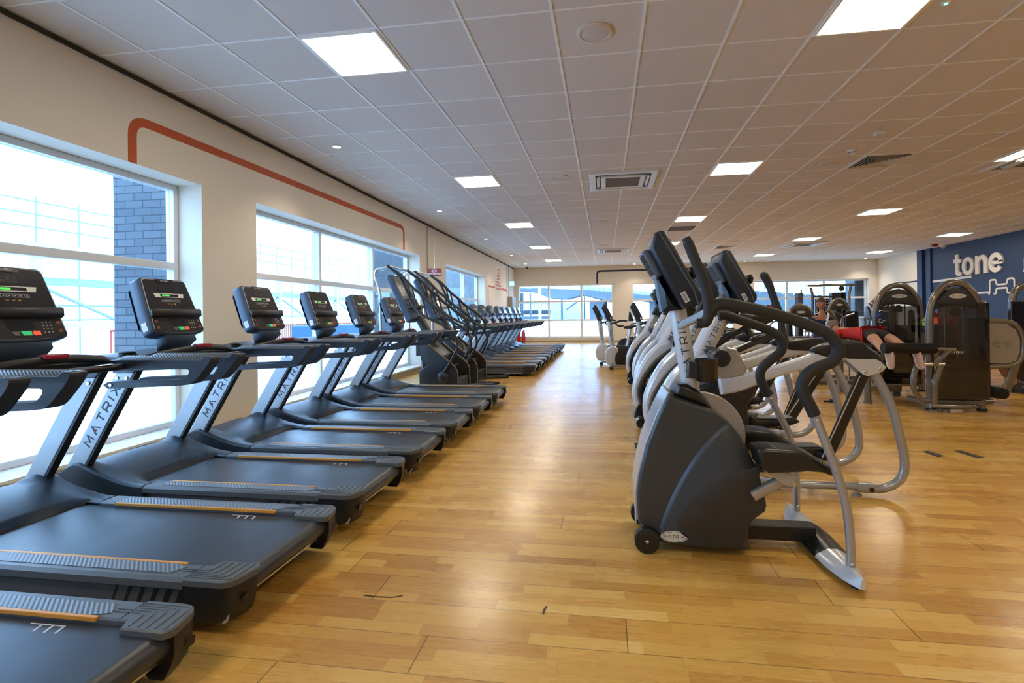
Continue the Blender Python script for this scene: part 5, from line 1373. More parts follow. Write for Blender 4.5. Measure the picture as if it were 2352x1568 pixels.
# ================================================================== STAIR CLIMBERS
M_gold = mat('gold_edge_trim', (0.42, 0.30, 0.14), 0.4)
M_climb = mat('climber_black', (0.020, 0.021, 0.024), 0.35)
M_climbface = mat('climber_console_face', (0.05, 0.045, 0.04), 0.25)
def make_climber(lbl):
    T = thing('stair_climber', lbl, 'stair climber', (0, 0, 0), group='stair climbers')
    y0, y1 = 8.12, 8.92
    def q2(pts, y=8.15): return xz(pts, y)
    side = q2([(968, 783), (975, 783), (1037, 835), (1046, 843.6), (1051, 854)]); 
    bx = q2([(1052, 884)])[0][0]; lx = q2([(965, 860)])[0][0]
    poly = side + [(bx, 0.05), (lx, 0.05)] + q2([(964, 851), (984, 838), (968, 826)])
    for s, (a, b) in (('near', (y0, y0 + 0.05)), ('far', (y1 - 0.05, y1))):
        p = MB().prism(poly, a, b, 'y', 0.006).build('side_panel', M_climb, T, bevel=0.003, angle=50)
        rail3 = [(x, (a + b) / 2, z) for x, z in q2([(972, 782), (1037, 834), (1046, 843), (1051.5, 854)])] + [(bx + .004, (a + b) / 2, 0.06)]
        MB().tube(rail3, 0.008, 8).build('gold_edge', M_gold, p)
    # revolving stairs
    xs0, zs0 = q2([(1048, 868)])[0]; xs0 = bx - 0.04
    for k in range(5):
        xx = bx - 0.02 - 0.17 * k; zz = 0.22 + 0.20 * k
        st = MB().box(xx - 0.22, xx, y0 + 0.055, y1 - 0.055, zz - 0.20, zz).build('step', M_climb, T, bevel=0.006)
        MB().box(xx - 0.04, xx + 0.004, y0 + 0.07, y1 - 0.07, zz - 0.001, zz + 0.004).build('tread_edge', M_ribs, st, smooth=False)
    MB().prism([(lx + 0.05, 0.06), (lx + 0.35, 0.06), (lx + 0.35, 0.62), (lx + 0.02, 0.90), (lx - 0.02, 0.85)], y0 + 0.05, y1 - 0.05, 'y', 0.02).build('drive_housing', M_climb, T, bevel=0.01)
    MB().box(lx - 0.05, bx + 0.02, y0 + 0.06, y1 - 0.06, 0.0, 0.06).build('base_frame', M_climb, T, smooth=False)
    for s, yy in ((-1, y0), (1, y1)):
        wc = q2([(1020, 866)])[0]
        w_ = MB().lathe([(0.10, 0), (0.10, 0.02), (0.085, 0.032), (0.03, 0.036), (0.022, 0.05), (0, 0.05)], Matrix.Translation((wc[0], yy, wc[1])) @ Matrix.Rotation(-s * pi / 2, 4, 'X'), 32).build('side_wheel_cover', M_climb, T, angle=40)
        def r3(pts): return [(a, yy + s * 0.03, b) for a, b in q2(pts)]
        up = r3([(893, 610.7), (906, 621), (921, 630), (937, 646), (953, 662.5), (971, 677), (985, 691), (1003, 705), (1028, 723), (1044, 743), (1046, 760), (1040, 775)])
        MB().tube(cat(up, 5), 0.026, 12).build('upper_handrail', M_foam, T)
        lo = r3([(906, 621), (921, 636), (937, 668), (949, 695), (960, 711), (976, 725), (1003, 738), (1030, 752), (1045, 768), (1052, 784), (1052, 800), (1045, 815), (1035.6, 833), (1023, 852.5)])
        MB().tube(cat(lo, 5), 0.024, 12).build('lower_handrail', M_climb, T)
        for a, b in (((949, 659), (962, 712)), ((971, 677), (985, 728)), ((937, 646), (949, 694)), ((993, 698), (1008, 739))):
            p3 = r3([a, b]); MB().tube(p3, 0.015, 8).build('strut', M_climb, T)
        fr3 = r3([(877, 700), (877, 677), (871, 654), (865, 634), (869, 620), (880, 615.5), (893, 612)])
        MB().tube(cat([(fr3[0][0], fr3[0][1] - s * .03, 0.9)] + fr3, 5), 0.022, 12).build('front_tube', M_steel, T)
        MB().prism([(lx - .25, 0), (lx - .25, 0.03), (lx + .05, 0.10), (lx + .2, 0.05), (lx + .2, 0)], yy - 0.03, yy + 0.03, 'y').build('front_foot', M_climb, T, bevel=0.004)
        MB().prism([(bx - 0.02, yy - s * 0.10), (bx + 0.22, yy - s * 0.02), (bx + 0.46, yy + s * 0.06), (bx + 0.34, yy + s * 0.14), (bx - 0.02, yy + s * 0.08)], 0.0, 0.055, 'z', 0.012).build('rear_stabiliser', M_climb, T, bevel=0.004)
    MB().cyl((up[0][0], y0 - .03, up[0][2]), (up[0][0], y1 + .03, up[0][2]), 0.020, 12).build('top_crossbar', M_steel, T)
    cp = q2([(882, 637), (887, 629), (895, 631), (946, 731), (935, 741), (930, 741)])
    K = MB().prism(cp, 8.20, 8.84, 'y', 0.02).build('console', M_conside, T, bevel=0.008, angle=50)
    a, b = Vector(cp[2]), Vector(cp[3]); d = (b - a).normalized(); n_ = Vector((-d.y, d.x)); n_ = n_ if n_.x > 0 else -n_
    def panel(t0, t1, w0, w1, off, nm, m):
        p0 = a + d * t0; p1 = a + d * t1
        MB().prism([(p0.x + n_.x * off, p0.y + n_.y * off), (p1.x + n_.x * off, p1.y + n_.y * off), (p1.x + n_.x * (off + .004), p1.y + n_.y * (off + .004)), (p0.x + n_.x * (off + .004), p0.y + n_.y * (off + .004))], w0, w1, 'y').build(nm, m, K, smooth=False)
    panel(0.03, 0.42, 8.23, 8.81, 0.002, 'display_face', M_climbface); panel(0.24, 0.34, 8.42, 8.58, 0.006, 'screen', M_whitebar)
    panel(0.46, 0.60, 8.23, 8.81, 0.002, 'keypad_face', M_face); panel(0.10, 0.18, 8.35, 8.62, 0.006, 'display_strip', M_lcd)
    c0 = a + d * 0.62
    MB().prism([(c0.x, c0.y), (c0.x + 0.10, c0.y + 0.03), (c0.x + 0.12, c0.y - 0.01), (c0.x, c0.y - 0.06)], 8.22, 8.82, 'y', 0.01).build('reading_shelf', M_black, K, bevel=0.004)
    MB().rtube([(b.x - 0.02, 8.52, b.y + 0.02), (lx + 0.15, 8.52, 0.75)], 0.20, 0.12, side=(0, 1, 0)).build('console_post', M_climb, T)
    return T
cl0 = make_climber('black stair climber nearer the camera, its wheel cover in view')
c = copy_tree(cl0, None, 'black stair climber farther from the camera, next to the far treadmills'); c.location = (0.03, 1.17, 0)
for ch in kids(c):
    if ch.name.startswith('front_foot'): pass

# ================================================================== SIGN AND WIPE STATION
sg = thing('hanging_sign', 'red sign hanging on a white rod above the wipe station', 'sign', (-3.88, 11.05, 2.22))
sp = MB().box(-0.17, 0.17, -0.012, 0.012, 0, 0.185).build('sign_board', mat('sign_red', (0.20, 0.018, 0.016), 0.45), sg, smooth=False)
MB().tube([(0, 0, 0.185), (0, 0, 0.30)], 0.012, 8).tube([(0, 0, 0.30), (0, 0, 1.34)], 0.006, 8).build('rod', M_white, sg)
fr_ = frame((0.02, -0.0125, 0.062), (1, 0, 0), (0, 0, 1))
text_mb('HELP PACK IT ONE', fr_, 0.030, 0.20, 0.25, 0.001, 0.62).build('lettering', M_whitebar, sp, smooth=False)
q = MB()
for cx_ in (-0.035, 0.035):
    o_ = ellipse(0.032, 0.032, 24, cx_, 0.125); i_ = ellipse(0.028, 0.028, 24, cx_, 0.125)
    q.add([(a, -0.0132, b) for a, b in o_] + [(a, -0.0132, b) for a, b in i_], [(i, (i + 1) % 24, 24 + (i + 1) % 24, 24 + i) for i in range(24)])
    q.prism(rrect(0.014, 0.034, 0.004, 2, cx_, 0.125), -0.0135, -0.0125, 'y')
q.build('pictogram', M_whitebar, sp, smooth=False)
ws = thing('wipe_station', 'cream and black wipe dispenser stand under the red hanging sign', 'dispenser', (-3.90, 10.95, 0))
MB().tube([(0, 0, 0.02), (0, 0, 1.45)], 0.03, 14).build('post', M_steel, ws)
MB().lathe([(0.20, 0), (0.20, 0.02), (0.05, 0.03)], None, 28).build('base', M_black, ws)
MB().lathe([(0.14, 1.40), (0.16, 1.45), (0.16, 1.74), (0.15, 1.76)], None, 28).build('drum', mat('dispenser_cream', (0.50, 0.44, 0.33), 0.3, metal=.3), ws)
MB().lathe([(0.165, 1.75), (0.165, 1.79), (0.12, 1.82), (0.0, 1.83)], None, 28).build('lid', M_black, ws)
random.seed(4)
tw = thing('paper_wipes', 'crumpled pale wipes with an orange packet on top of the dispenser', 'wipes', (-3.90, 10.95, 1.83))
q = MB(); q.ball((0, 0, 0.04), 0.14, 0.12, 0.05, 18, 10); q.v = [(p[0] + random.uniform(-.02, .02), p[1] + random.uniform(-.02, .02), max(0, p[2] + random.uniform(-.015, .02))) for p in q.v]
q.build('wipes', mat('wipe_paper', (.62, .55, .50), .8), tw, angle=20)
MB().boxm(Matrix.Translation((0.09, -0.06, 0.085)) @ Matrix.Rotation(.5, 4, 'Y'), .09, .05, .02).build('packet', mat('packet_orange', (.75, .12, .03), .5), tw, bevel=.006)

for k, (x, nm) in enumerate(((-4.05, 'red fire extinguisher, left of two by the far window'), (-3.82, 'red fire extinguisher, right of two by the far window'))):
    fe = thing('fire_extinguisher', nm, 'fire extinguisher', (x, 23.3, 0.0), group='fire extinguishers')
    MB().lathe([(0.07, 0.03), (0.085, 0.04), (0.085, 0.45), (0.06, 0.53), (0.03, 0.56)]).build('cylinder', mat('extinguisher_red', (.55, .01, .02), .3), fe)
    MB().box(-.02, .06, -.015, .015, .56, .61).build('valve', M_black, fe, bevel=.004)
    MB().tube(cat([(0.03, 0, .58), (.11, 0, .52), (.115, 0, .30), (.10, 0, .22)], 4), .012, 8).build('hose', M_black, fe)
    MB().lathe([(0.088, 0.0), (0.088, 0.03)]).build('foot_ring', M_black, fe)

# ================================================================== BIKES BEYOND THE CROSS TRAINERS
def make_bike(lbl):
    """upright bike; origin on the floor under the crank, console towards -x"""
    T = thing('exercise_bike', lbl, 'exercise bike', (0, 0, 0), group='exercise bikes')
    MB().tube([(-0.42, 0, 0.48), (-0.49, 0, 1.14)], 0.058, 20).build('mast', M_pearl, T)
    up = Vector((-0.07, 0, 0.66)).normalized()
    text_mb('MATRIX', frame((-0.452, -0.0585, 0.80), up, Vector((0, -1, 0)).cross(up)), 0.045, 0.16, 0.34, 0.001).build('logo_lettering', M_text, T, smooth=False)
    sh = [(-0.56, 0.10), (-0.62, 0.28), (-0.60, 0.42), (-0.52, 0.52), (-0.36, 0.55), (-0.26, 0.44), (-0.33, 0.34), (-0.36, 0.25), (-0.34, 0.10)]
    MB().prism(fillet(sh, 0.05, 4, closed=True), -0.09, 0.09, 'y', 0.03).build('front_housing', M_pearl, T, bevel=0.006, angle=60)
    MB().prism(fillet([(-0.36, 0.10), (-0.38, 0.42), (-0.30, 0.50), (0.20, 0.48), (0.36, 0.36), (0.40, 0.10)], 0.05, 3, closed=True), -0.075, 0.075, 'y', 0.015).build('crank_housing', M_black, T, bevel=0.006, angle=60)
    MB().rtube([(-0.45, 0, 0.065), (0.60, 0, 0.065)], 0.10, 0.05, side=(0, 1, 0)).build('base_rail', M_pearlwarm, T)
    for x in (-0.46, 0.58):
        f_ = MB().rtube([(x, -0.30, 0.045), (x, 0.30, 0.045)], 0.07, 0.05, side=(1, 0, 0)).build('cross_foot', M_pearl, T)
        for s in (-1, 1): MB().lathe([(0.04, 0), (0.046, .01), (0.046, .05), (0.03, .06)], Matrix.Translation((x, s * .30, .046)) @ Matrix.Rotation(-s * pi / 2, 4, 'X'), 16).build('foot_cap', M_black, f_)
    MB().tube([(0.20, 0, 0.42), (0.30, 0, 0.92)], 0.032, 14).build('seat_post', M_steel, T)
    MB().prism(fillet([(0.12, 0.93), (0.14, 0.99), (0.28, 1.00), (0.44, 1.04), (0.46, 0.98), (0.30, 0.92)], 0.03, 3, closed=True), -0.12, 0.12, 'y', 0.04).build('saddle', M_foam, T, bevel=0.01, angle=60)
    cs = [(-0.68, 1.46), (-0.62, 1.55), (-0.58, 1.55), (-0.42, 1.24), (-0.42, 1.18), (-0.48, 1.14), (-0.54, 1.17)]
    K = MB().prism(cs, -0.20, 0.20, 'y', 0.02).build('console', M_cons2, T, bevel=0.006, angle=50)
    MB().prism([(-0.62, 1.35), (-0.55, 1.14), (-0.43, 1.12), (-0.47, 1.24)], -0.09, 0.09, 'y', 0.02).build('console_neck', M_consback, K, bevel=0.005)
    MB().box(-0.47, -0.44, -0.2035, -0.2, 1.19, 1.235).build('barcode_sticker', M_sticker, K, smooth=False)
    for s in (-1, 1):
        MB().tube(cat([(-0.46, s * 0.04, 1.08), (-0.36, s * 0.20, 1.10), (-0.20, s * 0.24, 1.15), (-0.08, s * 0.24, 1.14)], 5), 0.019, 12).build('handlebar', M_foam, T)
        MB().tube(cat([(-0.36, s * 0.20, 1.10), (-0.28, s * 0.25, 1.02), (-0.16, s * 0.25, 1.03)], 5), 0.017, 10).build('lower_grip', M_foam, T)
        MB().rtube([(0.0, s * 0.09, 0.32), (s * 0.12, s * 0.10, 0.32 - s * 0.12)], 0.018, 0.03, side=(0, 1, 0)).build('crank', M_steel, T)
        MB().box(s * 0.12 - 0.05, s * 0.12 + 0.05, min(s * .11, s * .20), max(s * .11, s * .20), 0.305 - s * 0.12, 0.335 - s * 0.12).build('pedal', M_black, T, bevel=.006)
    return T
bk0 = make_bike('upright exercise bike, nearer of the two at the far end of the aisle'); bk0.location = (0.60, 12.15, 0)
c = copy_tree(bk0, None, 'upright exercise bike, farther of the two at the far end of the aisle'); c.location = (0.36, 13.2, 0)
c = copy_tree(bk0, None, 'upright exercise bike just beyond the farthest silver cross trainer'); c.location = (1.22, 11.1, 0)
def make_spin(lbl):
    """indoor cycle with round flywheel and slanted black frame"""
    T = thing('indoor_cycle', lbl, 'exercise bike', (0, 0, 0), group='indoor cycles with black frames')
    MB().lathe([(0.23, -0.03), (0.25, -0.02), (0.25, 0.02), (0.23, 0.03), (0, 0.03)], Matrix.Translation((-0.38, 0, 0.35)) @ Matrix.Rotation(pi / 2, 4, 'X'), 36).build('flywheel', M_black, T)
    MB().lathe([(0.055, -0.05), (0.055, 0.05)], Matrix.Translation((-0.38, 0, 0.35)) @ Matrix.Rotation(pi / 2, 4, 'X'), 20).build('hub', M_steel, T)
    MB().rtube([(-0.52, 0, 0.10), (0.62, 0, 0.10)], 0.08, 0.05, side=(0, 1, 0)).build('base_rail', M_black, T)
    for a, b, nm in (((-0.30, 0.55), (0.42, 0.12), 'main_beam'), ((-0.40, 0.36), (-0.22, 0.98), 'front_post'), ((0.12, 0.30), (0.30, 0.82), 'seat_post')):
        MB().rtube([(a[0], 0, a[1]), (b[0], 0, b[1])], 0.06, 0.07, side=(0, 1, 0)).build(nm, M_pearl if nm == 'front_post' else M_black, T)
    MB().rtube([(-0.30, 0.03, 0.60), (0.42, 0.03, 0.16)], 0.012, 0.012, side=(0, 1, 0)).build('frame_stripe', M_steel, T, smooth=False)
    MB().prism([(0.20, 0.84), (0.22, 0.90), (0.46, 0.93), (0.46, 0.88)], -0.08, 0.08, 'y', 0.03).build('saddle', M_black, T, bevel=.01)
    for s in (-1, 1):
        MB().tube(cat([(-0.22, s * 0.03, 1.0), (-0.16, s * 0.18, 1.02), (-0.02, s * 0.20, 1.05), (0.10, s * 0.19, 1.08)], 4), 0.017, 10).build('handlebar', M_black, T)
        MB().box(0.06 * s - .05, 0.06 * s + .05, min(s * .09, s * .18), max(s * .09, s * .18), 0.22 + s * .1, 0.25 + s * .1).build('pedal', M_black, T, bevel=.004)
    MB().prism([(-0.30, 1.10), (-0.28, 1.38), (-0.24, 1.38), (-0.14, 1.10)], -0.10, 0.10, 'y', .01).build('console', M_cons2, T, bevel=.004)
    MB().cyl((-0.30, 0, 0.62), (-0.36, 0, 0.72), 0.02, 10).build('brake_knob', M_orng, T)
    for x in (-.5, .6): MB().rtube([(x, -.25, .04), (x, .25, .04)], .06, .05, side=(1, 0, 0)).build('cross_foot', M_black, T)
    return T
sp0 = make_spin('indoor cycle with a round black flywheel beyond the two upright bikes'); sp0.location = (0.98, 14.9, 0)
c = copy_tree(sp0, None, 'indoor cycle with slanted frame, second beyond the upright bikes'); c.location = (1.25, 16.0, 0)
c = copy_tree(sp0, None, 'indoor cycle with gold knobs partly behind the bike console'); c.location = (1.9, 14.0, 0)
c = copy_tree(sp0, None, 'indoor cycle behind the farthest cross trainer bow'); c.location = (2.6, 13.0, 0)

# ================================================================== WEIGHT MACHINES
M_arch = mat('warm_grey_arch_paint', (0.20, 0.185, 0.16), 0.24, metal=0.55, coat=0.6)
M_head = mat('tower_head_black', (0.020, 0.021, 0.024), 0.4, bump=.1, scale=600)
M_pad = mat('black_vinyl_pad', (0.010, 0.010, 0.011), 0.6, spec=0.25, bump=.15, scale=200)
M_plate = mat('weight_plate_black', (0.015, 0.016, 0.018), 0.5)
M_chrome = mat('chrome_rod', (0.75, 0.76, 0.78), 0.12, metal=1.0)
def smoke_mat():
    m = bpy.data.materials.new('smoked_acrylic'); m.use_nodes = True
    nt = m.node_tree; N = nt.nodes; L = nt.links; N.clear()
    o = N.new('ShaderNodeOutputMaterial'); mx = N.new('ShaderNodeMixShader'); t = N.new('ShaderNodeBsdfTransparent'); g = N.new('ShaderNodeBsdfGlossy'); g.inputs['Roughness'].default_value = 0.05
    t.inputs['Color'].default_value = (0.36, 0.34, 0.33, 1); lw = N.new('ShaderNodeLayerWeight'); lw.inputs['Blend'].default_value = 0.25
    n = N.new('ShaderNodeTexNoise'); n.inputs['Scale'].default_value = 6; bp = N.new('ShaderNodeBump'); bp.inputs['Strength'].default_value = 0.15; bp.inputs['Distance'].default_value = 0.01
    L.new(n.outputs['Fac'], bp.inputs['Height']); L.new(bp.outputs[0], g.inputs['Normal'])
    ml = N.new('ShaderNodeMath'); ml.operation = 'MULTIPLY_ADD'; ml.inputs[1].default_value = 0.8; ml.inputs[2].default_value = 0.06
    L.new(lw.outputs['Fresnel'], ml.inputs[0]); L.new(ml.outputs[0], mx.inputs[0]); L.new(t.outputs[0], mx.inputs[1]); L.new(g.outputs[0], mx.inputs[2]); L.new(mx.outputs[0], o.inputs[0])
    return m
M_smoke = smoke_mat()
def tower(T, w, h, d=0.42, shroud=True, lettered=True, drop=0.28, stack=True, z0=0.0):
    """weight stack tower: arch in the x-z plane, front towards -y, origin floor centre"""
    hw = w / 2
    arch = [(-hw, 0.02), (-hw, h * 0.62), (-hw + 0.005, h * 0.74), (-hw * 0.82, h * 0.88), (-hw * 0.42, h * 0.975), (0, h), (hw * 0.42, h * 0.975), (hw * 0.82, h * 0.88), (hw - 0.005, h * 0.74), (hw, h * 0.62), (hw, 0.02)]
    A = MB().tube([(p[0], 0, p[1]) for p in cat(arch, 6)], 0.045, 16, up=(0, 1, 0)).build('arch_frame', M_arch, T)
    for s in (-1, 1): MB().lathe([(0.060, 0), (0.060, 0.03), (0.048, 0.035)], Matrix.Translation((s * hw, 0, 0)), 20).build('rubber_foot', M_black, A)
    hd = [(-hw * 0.86, h * 0.80)] + [(p[0] * 0.93, p[1] * 0.965) for p in cat(arch[3:8], 5)] + [(hw * 0.86, h * 0.80), (0, h * 0.835)]
    hd = [(-hw * .84, h * .79), (-hw * .74, h * .86), (-hw * .38, h * .945), (0, h * .965), (hw * .38, h * .945), (hw * .74, h * .86), (hw * .84, h * .79), (hw * .45, h * .815), (0, h * .822), (-hw * .45, h * .815)]
    H = MB().prism(hd, -0.05, 0.06, 'y', 0.012).build('tower_head', M_head, T, bevel=0.006, angle=50)
    bz = h * 0.895
    B = MB().prism(ellipse(0.115 * w / .7, 0.030, 28, 0, bz), -0.056, -0.050, 'y').build('oval_badge', M_ovalw, H, smooth=False)
    if lettered: text_mb('MATRIX', frame((0, -0.0565, bz), (1, 0, 0), (0, 0, 1)), 0.018, 0.17, 0.36, 0.0008).build('logo_lettering', M_text, B, smooth=False)
    MB().lathe([(0.055, -0.02), (0.062, -0.012), (0.045, 0), (0.062, 0.012), (0.055, 0.02), (0, 0.02)], Matrix.Translation((0.02, 0.02, h * 0.775)) @ Matrix.Rotation(pi / 2, 4, 'X'), 20).build('pulley', M_black, T)
    for x in (-0.10, 0.12): MB().tube([(x, 0.03, 0.16), (x, 0.03, h * 0.83)], 0.011, 8).build('guide_rod', M_chrome, T)
    MB().tube([(0.02, 0.03, 0.55), (0.02, 0.03, h * 0.77)], 0.004, 6).build('cable', M_black, T)
    if stack:
        for k in range(12):
            MB().box(-0.17, 0.19, -0.06, 0.10, 0.15 + k * 0.036, 0.15 + k * 0.036 + 0.032).build('weight_plate', M_plate, T, bevel=0.003)
    MB().box(-hw, hw, -0.05, 0.09, 0.08, 0.14).build('base_beam', M_arch, T, bevel=0.008)
    MB().rtube([(-hw * .9, 0.09, 0.07), (-hw * .9, d + .1, 0.07)], .06, .08, side=(1, 0, 0)).build('floor_bar', M_arch, T)
    if shroud:
        MB().box(-hw + 0.07, hw - 0.05, -0.075, -0.069, 0.12, h * 0.80).build('front_shroud', M_smoke, T, smooth=False)
        MB().box(-hw + 0.07, hw - 0.05, 0.13, 0.136, 0.12, h * 0.62).build('rear_shroud', M_smoke, T, smooth=False)

# A: prone leg curl with the lying person
A_ = thing('weight_machine', 'leg curl machine with a person lying on it, smoked tower behind', 'weight machine', (4.74, 8.92, 0), group='plate stack weight machines')
tower(A_, 0.68, 1.73)
cd = MB().box(-0.36, -0.20, -0.09, -0.084, 0.95, 1.28).build('exercise_card', mat('card_dark_blue', (0.02, 0.03, 0.06), 0.35), A_, smooth=False)
MB().prism([(-0.36, 1.28), (-0.27, 1.28), (-0.36, 1.19)], -0.0915, -0.090, 'y').build('card_corner', mat('card_blue', (0.03, 0.10, 0.45), .4), cd, smooth=False)
q = MB()
for zz in (1.17, 1.06):
    for a, b in (((-0.335, zz), (-0.325, zz - 0.05)), ((-0.325, zz - 0.05), (-0.275, zz - 0.05)), ((-0.275, zz - .05), (-0.265, zz - 0.01)), ((-0.335, zz), (-0.30, zz + 0.01)), ((-0.26, zz - .01), (-0.22, zz - .025))):
        q.rtube([(a[0], -0.091, a[1]), (b[0], -0.091, b[1])], 0.008, 0.002, side=(0, 0, 1))
q.build('card_figures', M_whitebar, cd, smooth=False)
# bench, frame and moving arm, in world coordinates relative to A_
def rel(pts, o): return [(p[0] - o[0], p[1] - o[1], p[2] - o[2]) for p in pts]
OA = (4.74, 8.92, 0)
bp_ = MB().loft([[(x, y, z) for x, z in ((3.62 + sx, 0.76), (3.62 + sx, 0.82), (3.68 + sx, 0.85), (3.98 + sx, 0.85), (4.04 + sx, 0.82), (4.04 + sx, 0.76))] for y, sx in ((7.45, 0.0), (7.9, 0.0), (8.75, -0.12))])
bp_.v = rel(bp_.v, OA); bp_.build('bench_pad', M_pad, A_, bevel=.01)
q = MB().rtube([(3.80, 7.5, 0.68), (3.72, 8.7, 0.68)], 0.10, 0.10, side=(1, 0, 0)); q.v = rel(q.v, OA); q.build('bench_beam', M_arch, A_, bevel=.01)
P0 = [(3.69, 7.70, 0.02), (3.69, 7.70, 0.32), (3.72, 7.70, 0.55), (3.80, 7.70, 0.68)]
q = MB().tube(cat(P0, 5), 0.045, 14).lathe([(0.06, 0), (0.06, 0.03)], Matrix.Translation((3.69, 7.70, 0)), 18); q.v = rel(q.v, OA); q.build('front_leg', M_arch, A_)
q = MB().tube(cat([(3.72, 8.6, 0.02), (3.72, 8.6, 0.4), (3.72, 8.6, 0.66)], 5), 0.045, 14); q.v = rel(q.v, OA); q.build('rear_leg', M_arch, A_)
q = MB().rtube([(3.70, 7.70, 0.22), (4.12, 7.70, 0.22)], 0.07, 0.11, side=(0, 1, 0)); q.v = rel(q.v, OA); q.build('cross_beam', M_arch, A_, bevel=.01)
q = MB().rtube([(4.08, 7.72, 0.14), (4.40, 8.9, 0.11)], 0.09, 0.09, side=(1, 0, 0)); q.v = rel(q.v, OA); q.build('floor_beam', mat('blue_grey_beam', (.07, .09, .12), .4), A_, bevel=.01)
P0 = path_px([(2113, 833), (2103, 850), (2098, 872), (2099, 893), (2108, 909), (2122, 918), (2140, 920)], 7.15)
q = MB().tube(cat([(p[0], 7.15, max(p[2], .06)) for p in P0], 5), 0.033, 14); q.v = rel(q.v, OA); q.build('bent_frame_tube', M_arch, A_)
P0 = path_px([(2147, 930), (2146, 900), (2147, 880), (2155, 855), (2160, 835), (2152, 815), (2145, 800)], 7.12)
P0 = [(p[0], 7.12, max(p[2], .03)) for p in P0]
q = MB().tube(cat(P0, 5), 0.040, 14).lathe([(0.055, 0), (0.055, 0.03)], Matrix.Translation((P0[0][0], 7.12, 0)), 18); q.v = rel(q.v, OA); q.build('pivot_post', M_arch, A_)
a, b = atY(2116, 836, 7.1), atY(2168, 836, 7.1)
q = MB().cyl(tuple(a), (b.x, 7.1, a.z), 0.026, 16); q.v = rel(q.v, OA); q.build('pivot_axle', M_steel, A_)
a, b = atY(2028, 799, 6.98), atY(2150, 803, 6.98)
q = MB().tube([(a.x, 6.98, a.z), (b.x - .02, 6.98, a.z - .01)], 0.068, 22); q.v = rel(q.v, OA); q.build('ankle_roller', M_pad, A_)
q = MB().tube([(b.x - 0.04, 6.98, a.z - .01), (b.x + 0.22, 6.98, a.z - 0.02)], 0.024, 12).tube([(b.x + .16, 6.98, a.z - .02), (b.x + .03, 7.08, 0.60)], 0.026, 12); q.v = rel(q.v, OA); q.build('roller_arm', M_arch, A_)

# B: seated machine with smoked front and badge panel
B_ = thing('weight_machine', 'tall machine with glossy smoked shroud and badge panel against the navy wall', 'weight machine', (4.515, 7.22, 0), group='plate stack weight machines')
tower(B_, 0.60, 1.665, shroud=False)
MB().box(-0.25, 0.345, -0.085, -0.079, 0.16, 1.40).build('front_shroud', M_smoke, B_, smooth=False)
MB().box(0.12, 0.34, -0.070, 0.14, 0.16, 1.20).build('dark_side_cover', M_head, B_, bevel=.02)
text_mb('MATRIX', frame((-0.06, -0.087, 0.765), (1, 0, 0), (0, 0, 1)), 0.028, 0.16, 0.42, 0.0008).build('logo_lettering', M_whitebar, B_, smooth=False)
pan = [(0.36, 0.62), (0.60, 0.62), (0.70, 0.66), (0.745, 0.76), (0.745, 0.92), (0.70, 1.05), (0.60, 1.12), (0.36, 1.14)]
pn = MB().prism(pan, 0.0, 0.02, 'y').build('badge_panel', mat('panel_warm_grey', (0.34, 0.31, 0.27), 0.35, metal=.3), B_, smooth=False)
q = MB(); n = 40; cxp, czp = 0.55, 0.865
for k0, k1 in ((5, 15), (25, 35)):
    o_ = ellipse(0.115, 0.046, n, cxp, czp); i_ = ellipse(0.108, 0.040, n, cxp, czp)
    o_ = [(a, b) for a, b in ellipse(0.115, 0.046, n, cxp, czp)]
q.add([(a, -0.001, b) for a, b in o_] + [(a, -0.001, b) for a, b in i_], [(i, (i + 1) % n, n + (i + 1) % n, n + i) for i in list(range(0, 8)) + list(range(32, 40)) + list(range(12, 28))])
q.build('badge_ring', M_text, pn, smooth=False)
text_mb('MATRIX', frame((cxp, -0.0008, czp), (1, 0, 0), (0, 0, 1)), 0.024, 0.16, 0.36, 0.0008).build('logo_lettering', M_text, pn, smooth=False)
MB().tube(cat([(0.36, 0.01, 1.17), (0.60, 0.01, 1.155), (0.72, 0.01, 1.09), (0.785, 0.01, 0.94), (0.785, 0.01, 0.76), (0.735, 0.01, 0.64), (0.62, 0.01, 0.585), (0.36, 0.01, 0.57)], 5), 0.032, 14).build('guard_tube', M_arch, B_)
MB().rtube([(0.72, 0.03, 0.62), (0.58, 0.03, 0.18)], 0.04, 0.10, side=(0, 1, 0)).build('shin_arm', M_arch, B_, bevel=.01)
MB().cyl((0.44, 0.05, 0.24), (0.60, 0.05, 0.22), 0.075, 20).build('shin_roller', M_pad, B_)
MB().prism([(0.80, 0.66), (1.00, 0.72), (0.98, 0.98), (0.80, 1.08)], 0.35, 0.40, 'y').build('cam_cover', M_arch, B_, bevel=.01)
MB().prism(fillet([(0.36, 0.52), (0.36, 0.60), (0.90, 0.66), (0.92, 0.58)], .03, 3, closed=True), 0.45, 0.85, 'y', .02).build('seat', M_pad, B_, bevel=.01)
MB().prism([(0.22, 0.60), (0.34, 0.60), (0.24, 1.12), (0.14, 1.10)], 0.47, 0.83, 'y', .02).build('backrest', M_pad, B_, bevel=.01)
MB().box(0.1, 1.0, .60, .70, .10, .20).box(.5, .6, .6, .7, .2, .54).build('seat_frame', M_arch, B_, bevel=.01)
MB().tube([(0.35, 0.5, 0.04), (0.80, 0.55, 0.04)], 0.035, 12).build('rear_floor_bar', M_arch, B_)
q = MB().tube(cat([(-0.36, -0.10, 0.075), (-0.10, -0.14, 0.075), (0.10, -0.12, 0.075), (0.20, -0.06, 0.075)], 5), 0.035, 12); q.lathe([(0.045, 0), (0.045, .04)], Matrix.Translation((-0.2, -.13, 0)), 16); q.build('front_floor_tube', M_arch, B_)

